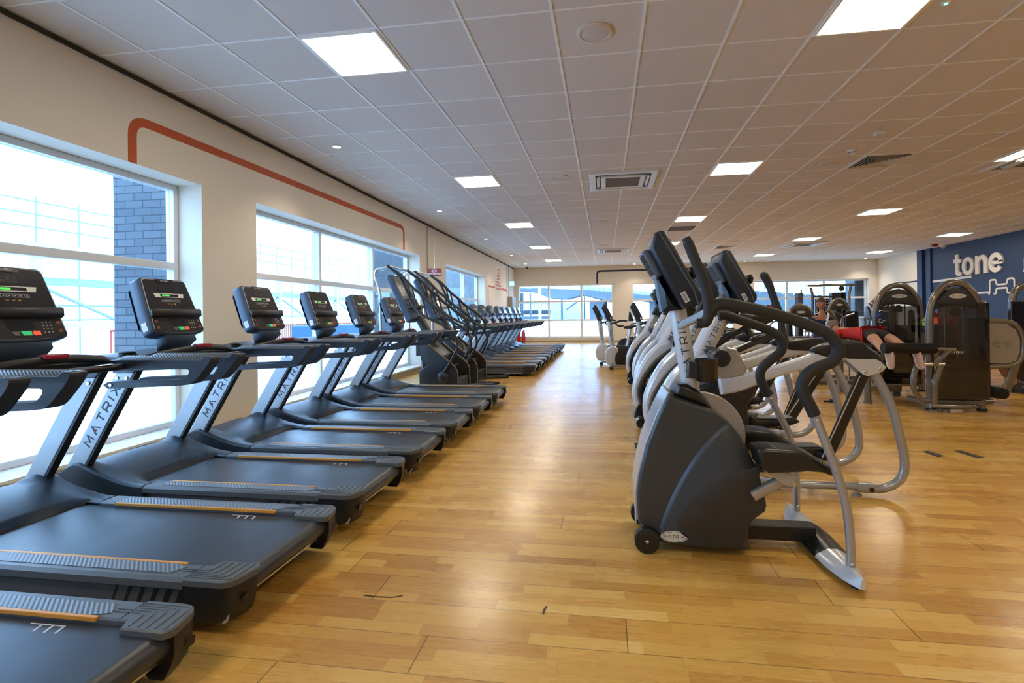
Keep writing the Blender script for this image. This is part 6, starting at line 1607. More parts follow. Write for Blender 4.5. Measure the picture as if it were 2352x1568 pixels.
# further towers
def simple_machine(lbl, x, y, rz, w=.76, h=1.8, seat=True, shroud=False, stack=True):
    T = thing('weight_machine', lbl, 'weight machine', (x, y, 0), rz, group='plate stack weight machines')
    tower(T, w, h, shroud=shroud, stack=stack)
    if seat:
        MB().prism([(-0.2, 0.48), (-0.2, 0.56), (0.25, 0.56), (0.25, 0.48)], 0.55, 0.95, 'y', .02).build('seat', M_pad, T, bevel=.01)
        MB().prism(fillet([(-0.18, 0.60), (0.18, 0.60), (0.16, 1.32), (-0.16, 1.32)], .05, 3, closed=True), 0.95, 1.03, 'y', .02).build('backrest', M_pad, T, bevel=.01)
        MB().rtube([(0, 0.1, 0.12), (0, 1.25, 0.12)], .08, .08, side=(1, 0, 0)).build('floor_beam', M_arch, T)
        MB().rtube([(0, .75, .12), (0, .75, .5)], .07, .07, side=(1, 0, 0)).rtube([(0, 1.05, .12), (0, 1.06, .7)], .06, .06, side=(1, 0, 0)).build('seat_post', M_arch, T)
        for s in (-1, 1):
            MB().tube(cat([(s * 0.15, 0.7, h * .78), (s * 0.42, 0.75, h * .70), (s * 0.45, 0.72, h * .5), (s * 0.30, 0.62, h * .47)], 4), 0.022, 10).build('press_arm', M_arch, T)
    return T
simple_machine('weight machine with wide low arch between the moving grip and the man in navy', 4.53, 12.45, 0, .60, 1.46)
simple_machine('arched weight machine in front of the cable rack, right of the man in navy', 7.33, 17.0, 0, .60, 1.71)
simple_machine('weight machine seen through the arch of the leg curl machine', 6.35, 12.6, 0.2, .64, 1.62, shroud=True)
simple_machine('narrow side view weight machine left of the leg curl tower', 4.95, 10.2, 1.35, .6, 1.43, seat=False, shroud=True)
simple_machine('weight machine seen edge on just behind the badge panel machine', 6.50, 9.7, 1.15, .6, 1.43, seat=True)
# black cabinet edge at the right border
T = thing('weight_machine', 'black machine cut by the right picture edge', 'weight machine', (6.78, 9.05, 0), group='plate stack weight machines')
MB().box(-0.33, 0.5, -0.04, 0.04, 0.08, 1.44).build('dark_side_cover', M_face, T, bevel=.012)
MB().tube(cat([(-.27, 0.02, 1.40), (-.26, .02, 1.52), (-.20, .02, 1.64), (0.0, .02, 1.74), (.3, .02, 1.78)], 5), .05, 14).build('arch_frame', M_arch, T)
MB().box(-.28, .45, -.05, .25, 0, .08).build('base_beam', M_arch, T, bevel=.01)

# shoulder machine near the man in navy
T = thing('weight_machine', 'warm grey lever machine with padded back beside the man in navy', 'weight machine', (4.75, 9.6, 0), group='plate stack weight machines')
def atl(u, v, y): p = atY(u, v, y); return (p.x - 4.75, y - 9.6, p.z)
MB().tube(cat([atl(1925, 800, 9.6), atl(1925, 765, 9.6), atl(1922, 745, 9.6), atl(1910, 722, 9.6), atl(1902, 712, 9.6)], 5), 0.040, 12).build('lever_frame', M_arch, T)
MB().prism([(p[0], p[2]) for p in (atl(1908, 735, 9.55), atl(1922, 739, 9.55), atl(1922, 756, 9.55), atl(1908, 753, 9.55))], -0.10, -0.06, 'y', .01).build('arm_plate', mat('panel_light_grey', (.45, .43, .38), .4), T, bevel=.01)
MB().prism([(p[0], p[2]) for p in (atl(1903, 732, 9.6), atl(1909, 728, 9.6), atl(1922, 758, 9.6), atl(1910, 762, 9.6), atl(1903, 752, 9.6))], -0.05, 0.05, 'y', .01).build('arm_pad', M_pad, T, bevel=.01)
for u, v in ((1903, 719), (1902, 726), (1900, 734), (1899, 742), (1898, 750)):
    p = atl(u, v, 9.6); MB().ball(p, 0.022).build('knob', M_ovalw, T)
MB().tube([atl(1898, 760, 9.6), atl(1905, 716, 9.6)], .022, 10).build('selector_post', M_steel, T)
p = atl(1925, 800, 9.6); MB().tube([(p[0], 0, .03), (p[0], 0, p[2] + .05)], .04, 12).rtube([(p[0] - .5, 0, .05), (p[0] + .5, 0, .05)], .1, .08, side=(0, 1, 0)).build('stand', M_arch, T)
a, b = atl(1932, 757, 9.6), atl(1965, 756, 9.6)
MB().rtube([a, b], .16, .06, side=(0, 1, 0)).build('arm_rest', M_pad, T, bevel=.01)
MB().tube([(b[0] - .12, 0, .05), (b[0] - .12, 0, b[2])], .02, 10).build('rest_post', M_steel, T)

# cable rack near the far window
T = thing('cable_rack', 'large cable crossover rack in front of the right far window', 'cable rack', (7.55, 20.3, 0))
def rl(u, v, y=20.3): p = atY(u, v, y); return (p.x - 7.55, y - 20.3, p.z)
L0, L1 = rl(1866, 660), rl(1950, 657)
for s, (a, dx) in enumerate(((L0, 0), (L1, 0))):
    MB().tube([(a[0], 0, 0.03), (a[0], 0, 1.95), (a[0] + (-.06 if s == 0 else .06), 0, a[2])], .05, 14).build('upright', M_arch, T)
    MB().tube([(a[0] + (-.22 if s == 0 else .22), .5, 0.03), (a[0] + (-.22 if s == 0 else .22), .5, a[2] - .05)], .035, 12).build('rear_upright', M_steel, T)
    MB().rtube([(a[0], -.5, .06), (a[0], .9, .06)], .1, .08, side=(1, 0, 0)).build('floor_bar', M_arch, T)
    MB().box(a[0] - .22 - (0.25 if s == 0 else 0), a[0] - .05 - (0.25 if s == 0 else 0), .1, .45, .15, 2.05).build('weight_stack_cover', M_smoke, T, smooth=False)
    for k in range(12): MB().box(a[0] - .20 - (0.25 if s == 0 else 0), a[0] - .07 - (0.25 if s == 0 else 0), .15, .40, .2 + k * .06, .25 + k * .06).build('weight_plate', M_plate, T)
t0, t1, t2 = rl(1855, 656), rl(1900, 654), rl(1965, 653)
MB().tube([t0, rl(1880, 656), t1, rl(1925, 655), t2], .045, 12).build('top_beam', M_arch, T)
MB().ball(rl(1933, 662), .10, .05, .10).build('pulley', M_black, T)
MB().tube([rl(1868, 681), rl(1912, 681)], .03, 8).build('cross_bar', M_black, T)
a, b = rl(1914, 671), rl(1944, 671)
MB().box(a[0], b[0], .1, .4, .15, a[2]).build('stack_housing', mat('stack_black', (.02, .02, .022), .4), T, bevel=.02)
pb = thing('exercise_poster', 'black poster board with rows of white exercise figures on the cable rack', 'poster', (7.55 + rl(1870, 686)[0], 20.2, rl(1870, 725)[2]))
pw = rl(1903, 686)[0] - rl(1870, 686)[0]; ph_ = rl(1870, 686)[2] - rl(1870, 725)[2]
bd = MB().box(0, pw, -.015, .015, 0, ph_).build('board', M_face, pb, smooth=False)
q = MB(); random.seed(9)
for i in range(5):
    for j in range(5):
        cx_, cz_ = (i + .5) * pw / 5, ph_ - (j + .6) * ph_ / 6
        q.rtube([(cx_ - .03, -.0165, cz_ - .02), (cx_ + random.uniform(-.02, .02), -.0165, cz_ + .02), (cx_ + .03, -.0165, cz_ - .015)], .012, .002, side=(0, 0, 1)).prism(ellipse(.012, .012, 8, cx_, cz_ + .035), -.017, -.0155, 'y')
q.build('printed_figures', M_whitebar, bd, smooth=False)

# small things
T = thing('weight_collar', 'small black weight collar lying on the floor left of the leg curl machine', 'weight collar', (3.23, 7.68, 0))
MB().lathe([(0.03, 0), (0.05, 0.0), (0.05, 0.05), (0.03, 0.05)], Matrix.Rotation(0, 4, 'X'), 20).build('ring', M_black, T); MB().box(-.13, -.03, -.012, .012, .01, .035).build('lever', M_black, T, bevel=.004)
wb = thing('water_bottle', 'bright yellow-green sports bottle standing between the two smoked towers', 'water bottle', (0, 0, 0))
p = atY(2125, 762, 8.72)
wb.location = (p.x, 8.72, p.z)
M_lime = mat('bottle_lime', (0.45, 0.62, 0.04), 0.35)
MB().lathe([(0.030, 0), (0.036, 0.01), (0.038, 0.06), (0.030, 0.09), (0.038, 0.12), (0.036, 0.15), (0.034, 0.155)], None, 24).build('body', M_lime, wb)
cpp = MB().lathe([(0.044, 0.155), (0.044, 0.185), (0.030, 0.20), (0.012, 0.21), (0.012, 0.235), (0.0, 0.235)], None, 24).build('cap', M_lime, wb)
MB().lathe([(0.0445, 0.165), (0.0445, 0.175)], None, 24).build('cap_band', M_black, cpp)
q = MB().lathe([(.05, -.01), (.05, .10), (.044, .10), (.044, 0.0), (0, 0.0)], Matrix.Translation((p.x - 4.74, 8.72 - 8.92, p.z - .004)), 20)
q.rtube([(p.x - 4.74, -.16, p.z + .03), (.37, 0, p.z + .03)], .03, .03, side=(0, 0, 1)).build('bottle_holder', M_black, A_)
wb2 = thing('water_bottle', 'dark red sports bottle in the holder of a cross trainer', 'water bottle', (0, 0, 0))
p = atY(1762, 712, 4.22); wb2.location = (p.x, 4.22, p.z - .02); wb2.rotation_euler = (0, radians(35), 0)
MB().lathe([(0.028, -.10), (0.034, -.09), (0.034, 0.02), (0.040, 0.03), (0.036, 0.05), (0.012, 0.062), (0.012, .08), (0, .08)], None, 20).build('body', mat('bottle_red', (.22, .02, .02), .3), wb2)
MB().lathe([(0.0345, -.07), (0.0345, -.01)], None, 20).build('label_band', M_sticker, wb2)

# tape marks and scuffs on the floor
M_tape = mat('dark_tape', (0.05, 0.04, 0.03), 0.7)
for k, (pts, nm) in enumerate((([(2118, 1037), (2130, 1035), (2170, 1047), (2155, 1050)], 'worn dark tape strip on the floor right of the cross trainers, left of two'),
                               ([(2192, 1036), (2206, 1034), (2262, 1050), (2246, 1053)], 'worn dark tape strip on the floor right of the cross trainers, right of two'),
                               ([(1457, 1017), (1483, 1017), (1484, 1029), (1458, 1030)], 'dark tape patch on the floor left of the stepper'))):
    q = MB(); ps = [atZ(u, v, 0) for u, v in pts]
    q.prism([(p.x, p.y) for p in ps], 0.0002, 0.0016, 'z'); tag(q.build('floor_tape', M_tape, smooth=False), nm, 'floor tape', 'tape pieces on the floor')
M_scuff = mat('scuff_mark', (0.07, 0.04, 0.02), 0.8)
for k, (pl_, nm) in enumerate(((([(835, 1367), (860, 1370), (900, 1372), (925, 1368)]), 'long dark scratch on the floor near the first treadmill tail'),
                               ([(1247, 1411), (1250, 1400), (1256, 1392)], 'short dark scuff in the middle of the foreground floor'))):
    L_, R_ = strip([(atZ(u, v, 0).x, atZ(u, v, 0).y) for u, v in pl_], 0.008); n = len(L_)
    q = MB().add([(p.x, p.y, .0015) for p in L_] + [(p.x, p.y, .0015) for p in R_], [(i, i + 1, n + i + 1, n + i) for i in range(n - 1)])
    tag(q.build('floor_scratch', M_scuff, smooth=False), nm, 'scratch')

# ================================================================== PEOPLE
M_skin = mat('skin', (0.52, 0.27, 0.18), 0.5, bump=.1, scale=120); M_skin2 = mat('skin_tanned', (0.42, 0.19, 0.11), 0.5, bump=.1, scale=120)
def skin_mesh(name, V, E, R, m, parent, sub=2):
    me = bpy.data.meshes.new(name); me.from_pydata([tuple(v) for v in V], E, []); me.materials.append(m)
    o = bpy.data.objects.new(name, me); COL.objects.link(o); o.parent = parent
    sk = o.modifiers.new('skin', 'SKIN'); sk.use_smooth_shade = True; sk.branch_smoothing = 0.6
    sv = me.skin_vertices[0].data
    for i, r in enumerate(R): sv[i].radius = r if isinstance(r, tuple) else (r, r)
    sv[0].use_root = True
    s2 = o.modifiers.new('subdivision', 'SUBSURF'); s2.levels = s2.render_levels = sub
    return o
def head(parent, c, fwd, up, m, hairm, bald=False, long=False, scale=1.0):
    """head with face, ears and hair; c centre of the skull"""
    f = Vector(fwd).normalized(); u = Vector(up); u = (u - f * u.dot(f)).normalized(); s = f.cross(u)
    M = Matrix(((s.x, f.x, u.x, c[0]), (s.y, f.y, u.y, c[1]), (s.z, f.z, u.z, c[2]), (0, 0, 0, 1)))
    def fn(a, b):
        th = 2 * pi * a; ph = pi * b; x = sin(ph) * cos(th); y = sin(ph) * sin(th); z = cos(ph)
        w = 0.074; dpt = 0.094; hgt = 0.118
        X, Y, Z = x * w, y * dpt, z * hgt
        if Z < -0.02: X *= 1 - 0.35 * (-(Z + .02) / 0.1); Y = Y * (1 - .22 * (-(Z + .02) / .1)) + .012 * (-(Z + .02) / .1)
        if y > 0.75 and -0.045 < Z < 0.02 and abs(x) < 0.30: Y += 0.020 * (1 - abs(x) / .30) * (1 - abs(Z + .015) / .035 if abs(Z + .015) < .035 else 0)
        if y > 0.6 and 0.0 < Z < 0.03 and 0.2 < abs(x) < 0.6: Y -= 0.006
        return M @ (Vector((X, Y, Z)) * scale)
    h = MB().grid(fn, 36, 26, True).build('head', m, parent, angle=80)
    for sg in (-1, 1):
        MB().ball(M @ (Vector((sg * 0.076, -0.005, -0.005)) * scale), 0.010, 0.020, 0.030, M=M).build('ear', m, h)
        MB().ball(M @ (Vector((sg * 0.030, 0.080, 0.012)) * scale), 0.010, 0.006, 0.006, M=M).build('eye', M_whitebar, h)
    MB().ball(M @ (Vector((0, 0.082, -0.055)) * scale), 0.022, 0.006, 0.006, M=M).build('mouth', mat('lips', (.35, .12, .10), .5), h)
    lim = 0.0 if not bald else 0.05
    def hr(a, b):
        th = 2 * pi * a; ph = pi * b * (0.62 if not bald else 0.42)
        x = sin(ph) * cos(th); y = sin(ph) * sin(th); z = cos(ph)
        k = 1.07
        yy = y * 0.097 * k - 0.008
        if y > 0.5: z = max(z, 0.30 + 0.25 * (y - .5))
        return M @ (Vector((x * 0.077 * k, yy, z * 0.121 * k)) * scale)
    MB().grid(hr, 28, 12, True).build('hair', hairm, h, angle=80)
    return M
def hand(parent, c, d, side, m, curl=0.6):
    """palm and five fingers; c wrist, d direction along the fingers, side towards the thumb"""
    d = Vector(d).normalized(); s = Vector(side); s = (s - d * s.dot(d)).normalized(); n = d.cross(s); c = Vector(c)
    V = [c, c + d * 0.05, c + d * 0.09]; E = [(0, 1), (1, 2)]; R = [(0.022, 0.028), (0.018, 0.038), (0.015, 0.036)]
    o = skin_mesh('hand', V, E, R, m, parent, 1)
    for k, ln in enumerate((0.075, 0.085, 0.078, 0.062)):
        b = c + d * 0.085 + s * (0.030 - 0.020 * k); q = [b]
        for j in range(3):
            a = curl * (j + 1) * .55; q.append(q[-1] + (d * cos(a) + n * sin(a)) * (ln / 3))
        skin_mesh('finger', q, [(0, 1), (1, 2), (2, 3)], [.009, .0085, .008, .007], m, o, 1)
    b = c + d * 0.035 + s * 0.030; q = [b, b + (d * .5 + s * .7) * .03, b + (d * .9 + s * .7) * .055]
    skin_mesh('thumb', q, [(0, 1), (1, 2)], [.012, .010, .008], m, o, 1)
    return o
def shoe(parent, heel, toe, up, m, sole):
    heel, toe, u = Vector(heel), Vector(toe), Vector(up); d = toe - heel; L = d.length; d.normalize(); u = (u - d * u.dot(d)).normalized(); s = d.cross(u)
    prof = [(0, .030, .075), (.06, .036, .095), (.12, .038, .085), (.18, .044, .060), (.24, .042, .045), (.285, .020, .030)]
    rings = []
    for t, w, h in prof:
        c = heel + d * (t / .285 * L); rings.append([c + s * (w * cos(a)) + u * (max(0, sin(a)) * h + 0.02) for a in [2 * pi * k / 14 for k in range(14)]])
    o = MB().loft(rings).build('shoe', m, parent, angle=60)
    rings = []
    for t, w, h in prof:
        c = heel + d * (t / .285 * L); rings.append([c + s * sx * w * 1.06 + u * z for sx, z in ((-1, 0), (-1, .024), (1, .024), (1, 0))])
    MB().loft(rings).build('sole', sole, o, bevel=.004)
    q = MB()
    for k in range(4):
        c = heel + d * (L * (.42 + .07 * k)) + u * (.098 - .012 * k); q.tube([c - s * .022, c + s * .022], .004, 6)
    q.build('laces', M_whitebar, o)
    return o

# person lying on the leg curl bench (head away, ankles under the roller)
PL = thing('person', 'person in red shirt and black shorts lying face down on the leg curl bench', 'person', (3.86, 7.85, 0.95))
def rp(p): return (p[0] - 3.86, p[1] - 7.85, p[2] - 0.95)
V = [(3.86, 7.86, .96), (3.85, 8.02, .96), (3.81, 8.22, .965), (3.77, 8.42, .985), (3.73, 8.54, 1.01), (3.70, 8.62, 1.03),
     (3.77, 7.78, .95), (3.74, 7.58, .90), (3.69, 7.36, .83), (3.65, 7.18, .79), (3.62, 7.04, .80),
     (3.95, 7.78, .95), (3.96, 7.58, .90), (3.96, 7.36, .83), (3.95, 7.18, .79), (3.94, 7.04, .80),
     (3.58, 8.42, .97), (3.47, 8.22, .86), (3.52, 8.02, .74), (3.95, 8.45, .97), (4.07, 8.30, .86), (4.05, 8.10, .74)]
E = [(0, 1), (1, 2), (2, 3), (3, 4), (4, 5), (0, 6), (6, 7), (7, 8), (8, 9), (9, 10), (0, 11), (11, 12), (12, 13), (13, 14), (14, 15), (3, 16), (16, 17), (17, 18), (3, 19), (19, 20), (20, 21)]
R = [(.15, .11), (.14, .11), (.16, .11), (.14, .10), .055, .05, .085, .072, .056, .056, .036, .085, .072, .056, .056, .036, .055, .042, .030, .055, .042, .030]
skin_mesh('body', [rp(v) for v in V], E, R, M_skin, PL)
V2 = [V[1], V[2], V[3], (3.60, 8.42, .975), (3.51, 8.28, .90), (3.94, 8.45, .975), (4.03, 8.34, .90), (3.86, 7.92, .965)]
skin_mesh('shirt', [rp(v) for v in V2], [(0, 1), (1, 2), (2, 3), (3, 4), (2, 5), (5, 6), (0, 7)], [(.165, .125), (.18, .125), (.155, .115), .075, .062, .075, .062, (.165, .12)], mat('red_shirt', (.50, .02, .02), .8, bump=.4, scale=60), PL)
V2 = [V[0], (3.85, 7.97, .965), V[6], (3.745, 7.60, .91), V[11], (3.955, 7.60, .91)]
skin_mesh('shorts', [rp(v) for v in V2], [(0, 1), (0, 2), (2, 3), (0, 4), (4, 5)], [(.165, .12), (.16, .12), .098, .092, .098, .092], mat('black_shorts', (.015, .015, .018), .8), PL)
head(PL, rp((3.68, 8.73, 1.06)), (-0.15, 0.55, -0.8), (-.15, .8, .55), M_skin, mat('greying_hair', (.16, .12, .10), .8, bump=.5, scale=150))
for k, i in ((0, 10), (1, 15)):
    x, y, z = V[i]
    shoe(PL, rp((x, y + .02, z - .02)), rp((x - .02 + .04 * k, y - .10, z - .24)), (0, -1, -.3), mat('trainer_pale', (.55, .38, .34), .6), M_whitebar)
    hand(PL, rp(V[18] if k == 0 else V[21]), (.1 if k == 0 else -.1, -.2, -1), (1 if k == 0 else -1, 0, 0), M_skin)

# man seated behind the lever machine, back to the camera
PM = thing('person', 'person in navy t-shirt seated with back to the camera, cropped hair', 'person', (4.27, 10.6, 0))
S = 1.0
def pm(p): return (p[0], p[1], p[2])
V = [(0, 0, .60), (0, .03, .78), (0, .04, .98), (0, .02, 1.16), (0, .03, 1.28), (0, .05, 1.36), (-.11, .12, .56), (-.14, .42, .56), (-.14, .46, .30), (-.14, .46, .09), (.11, .12, .56), (.14, .42, .56), (.14, .46, .30), (.14, .46, .09),
     (-.19, .02, 1.17), (-.27, .02, .95), (-.22, .22, .92), (.19, .02, 1.17), (.27, .02, .95), (.22, .22, .92)]
E = [(0, 1), (1, 2), (2, 3), (3, 4), (4, 5), (0, 6), (6, 7), (7, 8), (8, 9), (0, 10), (10, 11), (11, 12), (12, 13), (3, 14), (14, 15), (15, 16), (3, 17), (17, 18), (18, 19)]
R = [(.15, .12), (.14, .11), (.17, .12), (.14, .10), .055, .05, .085, .06, .055, .038, .085, .06, .055, .038, .06, .045, .032, .06, .045, .032]
skin_mesh('body', V, E, R, M_skin2, PM)
V2 = [(0, 0, .66), (0, .03, .80), (0, .04, .98), (0, .02, 1.20), (-.19, .02, 1.17), (-.26, .02, 1.00), (.19, .02, 1.17), (.26, .02, 1.00)]
skin_mesh('t_shirt', V2, [(0, 1), (1, 2), (2, 3), (3, 4), (4, 5), (3, 6), (6, 7)], [(.165, .135), (.16, .13), (.19, .135), (.165, .125), .092, .078, .092, .078], mat('navy_tshirt', (.012, .03, .09), .85), PM)
V2 = [(0, 0, .60), (-.11, .14, .565), (-.14, .42, .56), (-.14, .46, .30), (.11, .14, .565), (.14, .42, .56), (.14, .46, .30)]
skin_mesh('trousers', V2, [(0, 1), (1, 2), (2, 3), (0, 4), (4, 5), (5, 6)], [(.165, .13), .10, .075, .066, .10, .075, .066], mat('dark_trousers', (.02, .02, .025), .85), PM)
head(PM, (0, .06, 1.47), (0, 1, 0), (0, 0, 1), M_skin2, mat('cropped_hair', (.10, .05, .035), .8), bald=True)
for s in (-1, 1):
    hand(PM, (s * .22, .22, .92), (-s * .2, 1, .1), (-s, 0, .2), M_skin2); shoe(PM, (s * .14, .42, 0), (s * .15, .70, 0), (0, 0, 1), M_black, M_whitebar)
stl = thing('gym_stool', 'black padded seat under the person in the navy t-shirt', 'seat', (4.27, 10.6, 0))
MB().prism(rrect(.40, .40, .06, 4), .40, .475, 'z', .015).build('seat_pad', M_pad, stl, bevel=.01); MB().cyl((0, 0, .03), (0, 0, .41), .04).build('post', M_arch, stl); MB().box(-.3, .3, -.05, .05, 0, .05).build('base', M_arch, stl, bevel=.01)

# person seated behind the smoked shroud
PB = thing('person', 'person in orange-red top seated behind the smoked shroud, black trainers showing', 'person', (4.845, 7.22, 0))
V = [(.10, .65, .76), (.03, .65, .92), (-.02, .65, 1.08), (-.03, .65, 1.24), (-.02, .65, 1.34), (-.01, .65, 1.40), (.30, .56, .72), (.58, .55, .70), (.70, .55, .46), (.74, .55, .26), (.30, .74, .72), (.58, .75, .70), (.74, .75, .48), (.80, .75, .34),
     (-.02, .45, 1.22), (.06, .42, 1.00), (.28, .46, .86), (-.02, .85, 1.22), (.06, .88, 1.00), (.28, .84, .86)]
skin_mesh('body', V, E, R, M_skin2, PB)
V2 = [(.09, .65, .80), (.03, .65, .92), (-.02, .65, 1.08), (-.03, .65, 1.23), (-.02, .44, 1.21), (.03, .43, 1.06), (-.02, .86, 1.21), (.03, .87, 1.06)]
skin_mesh('top', V2, [(0, 1), (1, 2), (2, 3), (3, 4), (4, 5), (3, 6), (6, 7)], [(.145, .165), (.14, .16), (.145, .185), (.12, .15), .078, .07, .078, .07], mat('orange_red_top', (.55, .06, .03), .8), PB)
V2 = [(.10, .65, .76), (.30, .56, .72), (.58, .55, .70), (.30, .74, .72), (.58, .75, .70)]
skin_mesh('shorts', V2, [(0, 1), (1, 2), (0, 3), (3, 4)], [(.15, .165), .098, .08, .098, .08], mat('grey_shorts', (.04, .04, .045), .85), PB)
head(PB, (.0, .65, 1.51), (1, 0, -.1), (.1, 0, 1), M_skin2, mat('dark_hair', (.02, .015, .012), .7))
for y_, yh, v in ((.55, .46, V[9]), (.75, .84, V[13])):
    shoe(PB, (v[0] - .02, v[1], v[2] - .10), (v[0] + .24, v[1] - .02, v[2] - .13), (0, 0, 1), M_black, mat('dark_sole', (.04, .04, .04), .7))
    hand(PB, (.28, yh, .86), (1, 0, -.5), (0, (1 if y_ < .6 else -1), .2), M_skin2)

# ================================================================== OUTSIDE THE WINDOWS
def brick_mat():
    m = bpy.data.materials.new('painted_brick'); m.use_nodes = True
    nt = m.node_tree; N = nt.nodes; L = nt.links; b = N['Principled BSDF']
    tc = N.new('ShaderNodeTexCoord'); mp = N.new('ShaderNodeMapping'); mp.inputs['Rotation'].default_value = (radians(90), 0, 0)
    br = N.new('ShaderNodeTexBrick'); br.inputs['Scale'].default_value = 1.0; br.inputs['Brick Width'].default_value = 0.225; br.inputs['Row Height'].default_value = 0.085
    br.inputs['Mortar Size'].default_value = 0.006; br.inputs['Color1'].default_value = (0.085, 0.10, 0.115, 1); br.inputs['Color2'].default_value = (0.115, 0.13, 0.145, 1); br.inputs['Mortar'].default_value = (0.045, 0.055, 0.065, 1)
    n = N.new('ShaderNodeTexNoise'); n.inputs['Scale'].default_value = 60
    L.new(tc.outputs['Object'], mp.inputs['Vector']); L.new(mp.outputs[0], br.inputs['Vector']); L.new(br.outputs['Color'], b.inputs['Base Color'])
    L.new(tc.outputs['Object'], n.inputs['Vector'])
    ad = N.new('ShaderNodeMath'); ad.operation = 'MULTIPLY_ADD'; ad.inputs[1].default_value = 0.3; L.new(n.outputs['Fac'], ad.inputs[0]); L.new(br.outputs['Fac'], ad.inputs[2])
    bp = N.new('ShaderNodeBump'); bp.inputs['Strength'].default_value = 0.6; bp.inputs['Distance'].default_value = 0.006; bp.invert = True
    L.new(ad.outputs[0], bp.inputs['Height']); L.new(bp.outputs[0], b.inputs['Normal']); b.inputs['Roughness'].default_value = 0.85
    return m
M_brick = brick_mat()
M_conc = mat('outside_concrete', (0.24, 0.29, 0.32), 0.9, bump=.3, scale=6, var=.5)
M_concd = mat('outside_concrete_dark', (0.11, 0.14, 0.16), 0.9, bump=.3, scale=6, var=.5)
M_steelw = mat('outside_pale_steel', (0.50, 0.55, 0.58), 0.6)
M_steelb = mat('outside_blue_grey_steel', (0.24, 0.31, 0.37), 0.6)
M_asph = mat('outside_yard', (0.42, 0.43, 0.43), 0.9, bump=.3, scale=8)
structure(MB().box(-80, WL - WT - 0.01, -20, 90, -0.6, -0.35).build('ground_left', M_asph, smooth=False))
structure(MB().box(WL - WT, 90, WF + WT + 0.01, 90, -0.6, -0.35).build('ground_far', M_asph, smooth=False))
def fin(lbl, x0, x1, y0, y1, z1, m):
    tag(MB().box(x0, x1, y0, y1, -0.35, z1).build('outside_pier', m, smooth=False), lbl, 'pier')
fin('painted brick pier outside the right edge of the first window', -5.45, WL - WT - 0.005, 4.86, 5.62, 4.6, M_brick)
fin('grey pier outside the far edge of the second window', -5.55, WL - WT - 0.005, 11.28, 13.10, 4.6, M_concd)
fin('blue-grey pier outside the far edge of the third window', -6.6, WL - WT - 0.005, 17.75, 18.7, 4.6, M_conc)
p0 = atY(1950, 700, WF + WT)
tag(MB().box(11.02, 11.75, WF + WT + 0.02, WF + 1.3, -0.35, 4.6).build('outside_pier', M_brick, smooth=False), 'brick pier outside the right end of the far right window', 'pier')

# scaffold and steel frame beyond the left windows
def bar(q, a, b, r=0.05, n=6): q.tube([a, b], r, n)
SX = -24.0
T = thing('steel_frame', 'pale steel building frame under construction outside the left windows', 'steel frame', (SX, 40, -0.35))
def W(x, y, z): return (x - SX, y - 40, z + 0.35)
for y in (14, 18, 22, 26, 30, 34, 38, 42, 47, 52, 57, 62):
    MB().box(-0.16, 0.16, y - 40 - .16, y - 40 + .16, 0, 4.6 + (y - 20) * .03).build('column', M_steelw, T, smooth=False)
for z in (1.1, 3.0, 4.5):
    MB().box(-0.14, 0.14, 12 - 40, 64 - 40, z + .35 - .15, z + .35 + .15).build('beam', M_steelw if z != 3.0 else M_steelb, T, smooth=False)
for k, y in enumerate(range(14, 60, 8)):
    q = MB(); bar(q, (0.0, y - 40, 1.4), (0.0, y + 4 - 40, 3.2), .07); bar(q, (0.0, y + 4 - 40, 3.2), (0, y + 8 - 40, 1.4), .07); q.build('brace', M_steelb, T)
T = thing('scaffolding', 'thin scaffold tubes with guard rails above the steel frame outside the left windows', 'scaffolding', (SX - 2, 34, -0.35))
q = MB()
for y in [10 + 1.9 * k for k in range(24)]: bar(q, (0, y - 34, 0), (0, y - 34, 7.4), .035)
q.build('standards', M_steelb, T)
for z in (1.6, 2.3, 3.6, 4.6, 5.1, 5.9, 6.5, 7.1):
    q = MB(); bar(q, (0, 9 - 34, z), (0, 56 - 34, z + .25), .035); q.build('ledger', M_steelb, T)
M_redf = mat('red_barrier', (0.40, 0.07, 0.04), 0.7)
T = thing('site_fence', 'red site barriers low down outside the second window', 'fence', (-17, 24, -0.35))
for k in range(9):
    q = MB(); y = -9 + k * 2.1
    for j in range(12): q.box(-.02, .02, y + j * .16, y + j * .16 + .05, .25, 1.25)
    q.box(-.03, .03, y, y + 1.95, 1.22, 1.30).box(-.03, .03, y, y + 1.95, .2, .28); q.build('barrier', M_redf, T, smooth=False)
tag(MB().box(-15.6, -14.0, 23.0, 27.5, -0.35, 0.9).build('site_skip', mat('blue_skip', (.03, .10, .30), .6), bevel=.05), 'blue skip outside the second window', 'skip')
tag(MB().prism([(-13.2, -.35), (-12.0, -.35), (-12.1, .25), (-13.1, .25)], 20, 24, 'y').build('material_pile', mat('brown_material', (.06, .04, .03), .9), bevel=.1), 'dark pile of building material outside the second window', 'pile')
tag(MB().box(-60, -45, 10, 75, -0.35, 5.2).build('far_building', mat('far_building_pale', (0.6, 0.63, 0.66), .9), smooth=False), 'long pale building far behind the steel frame', 'building')

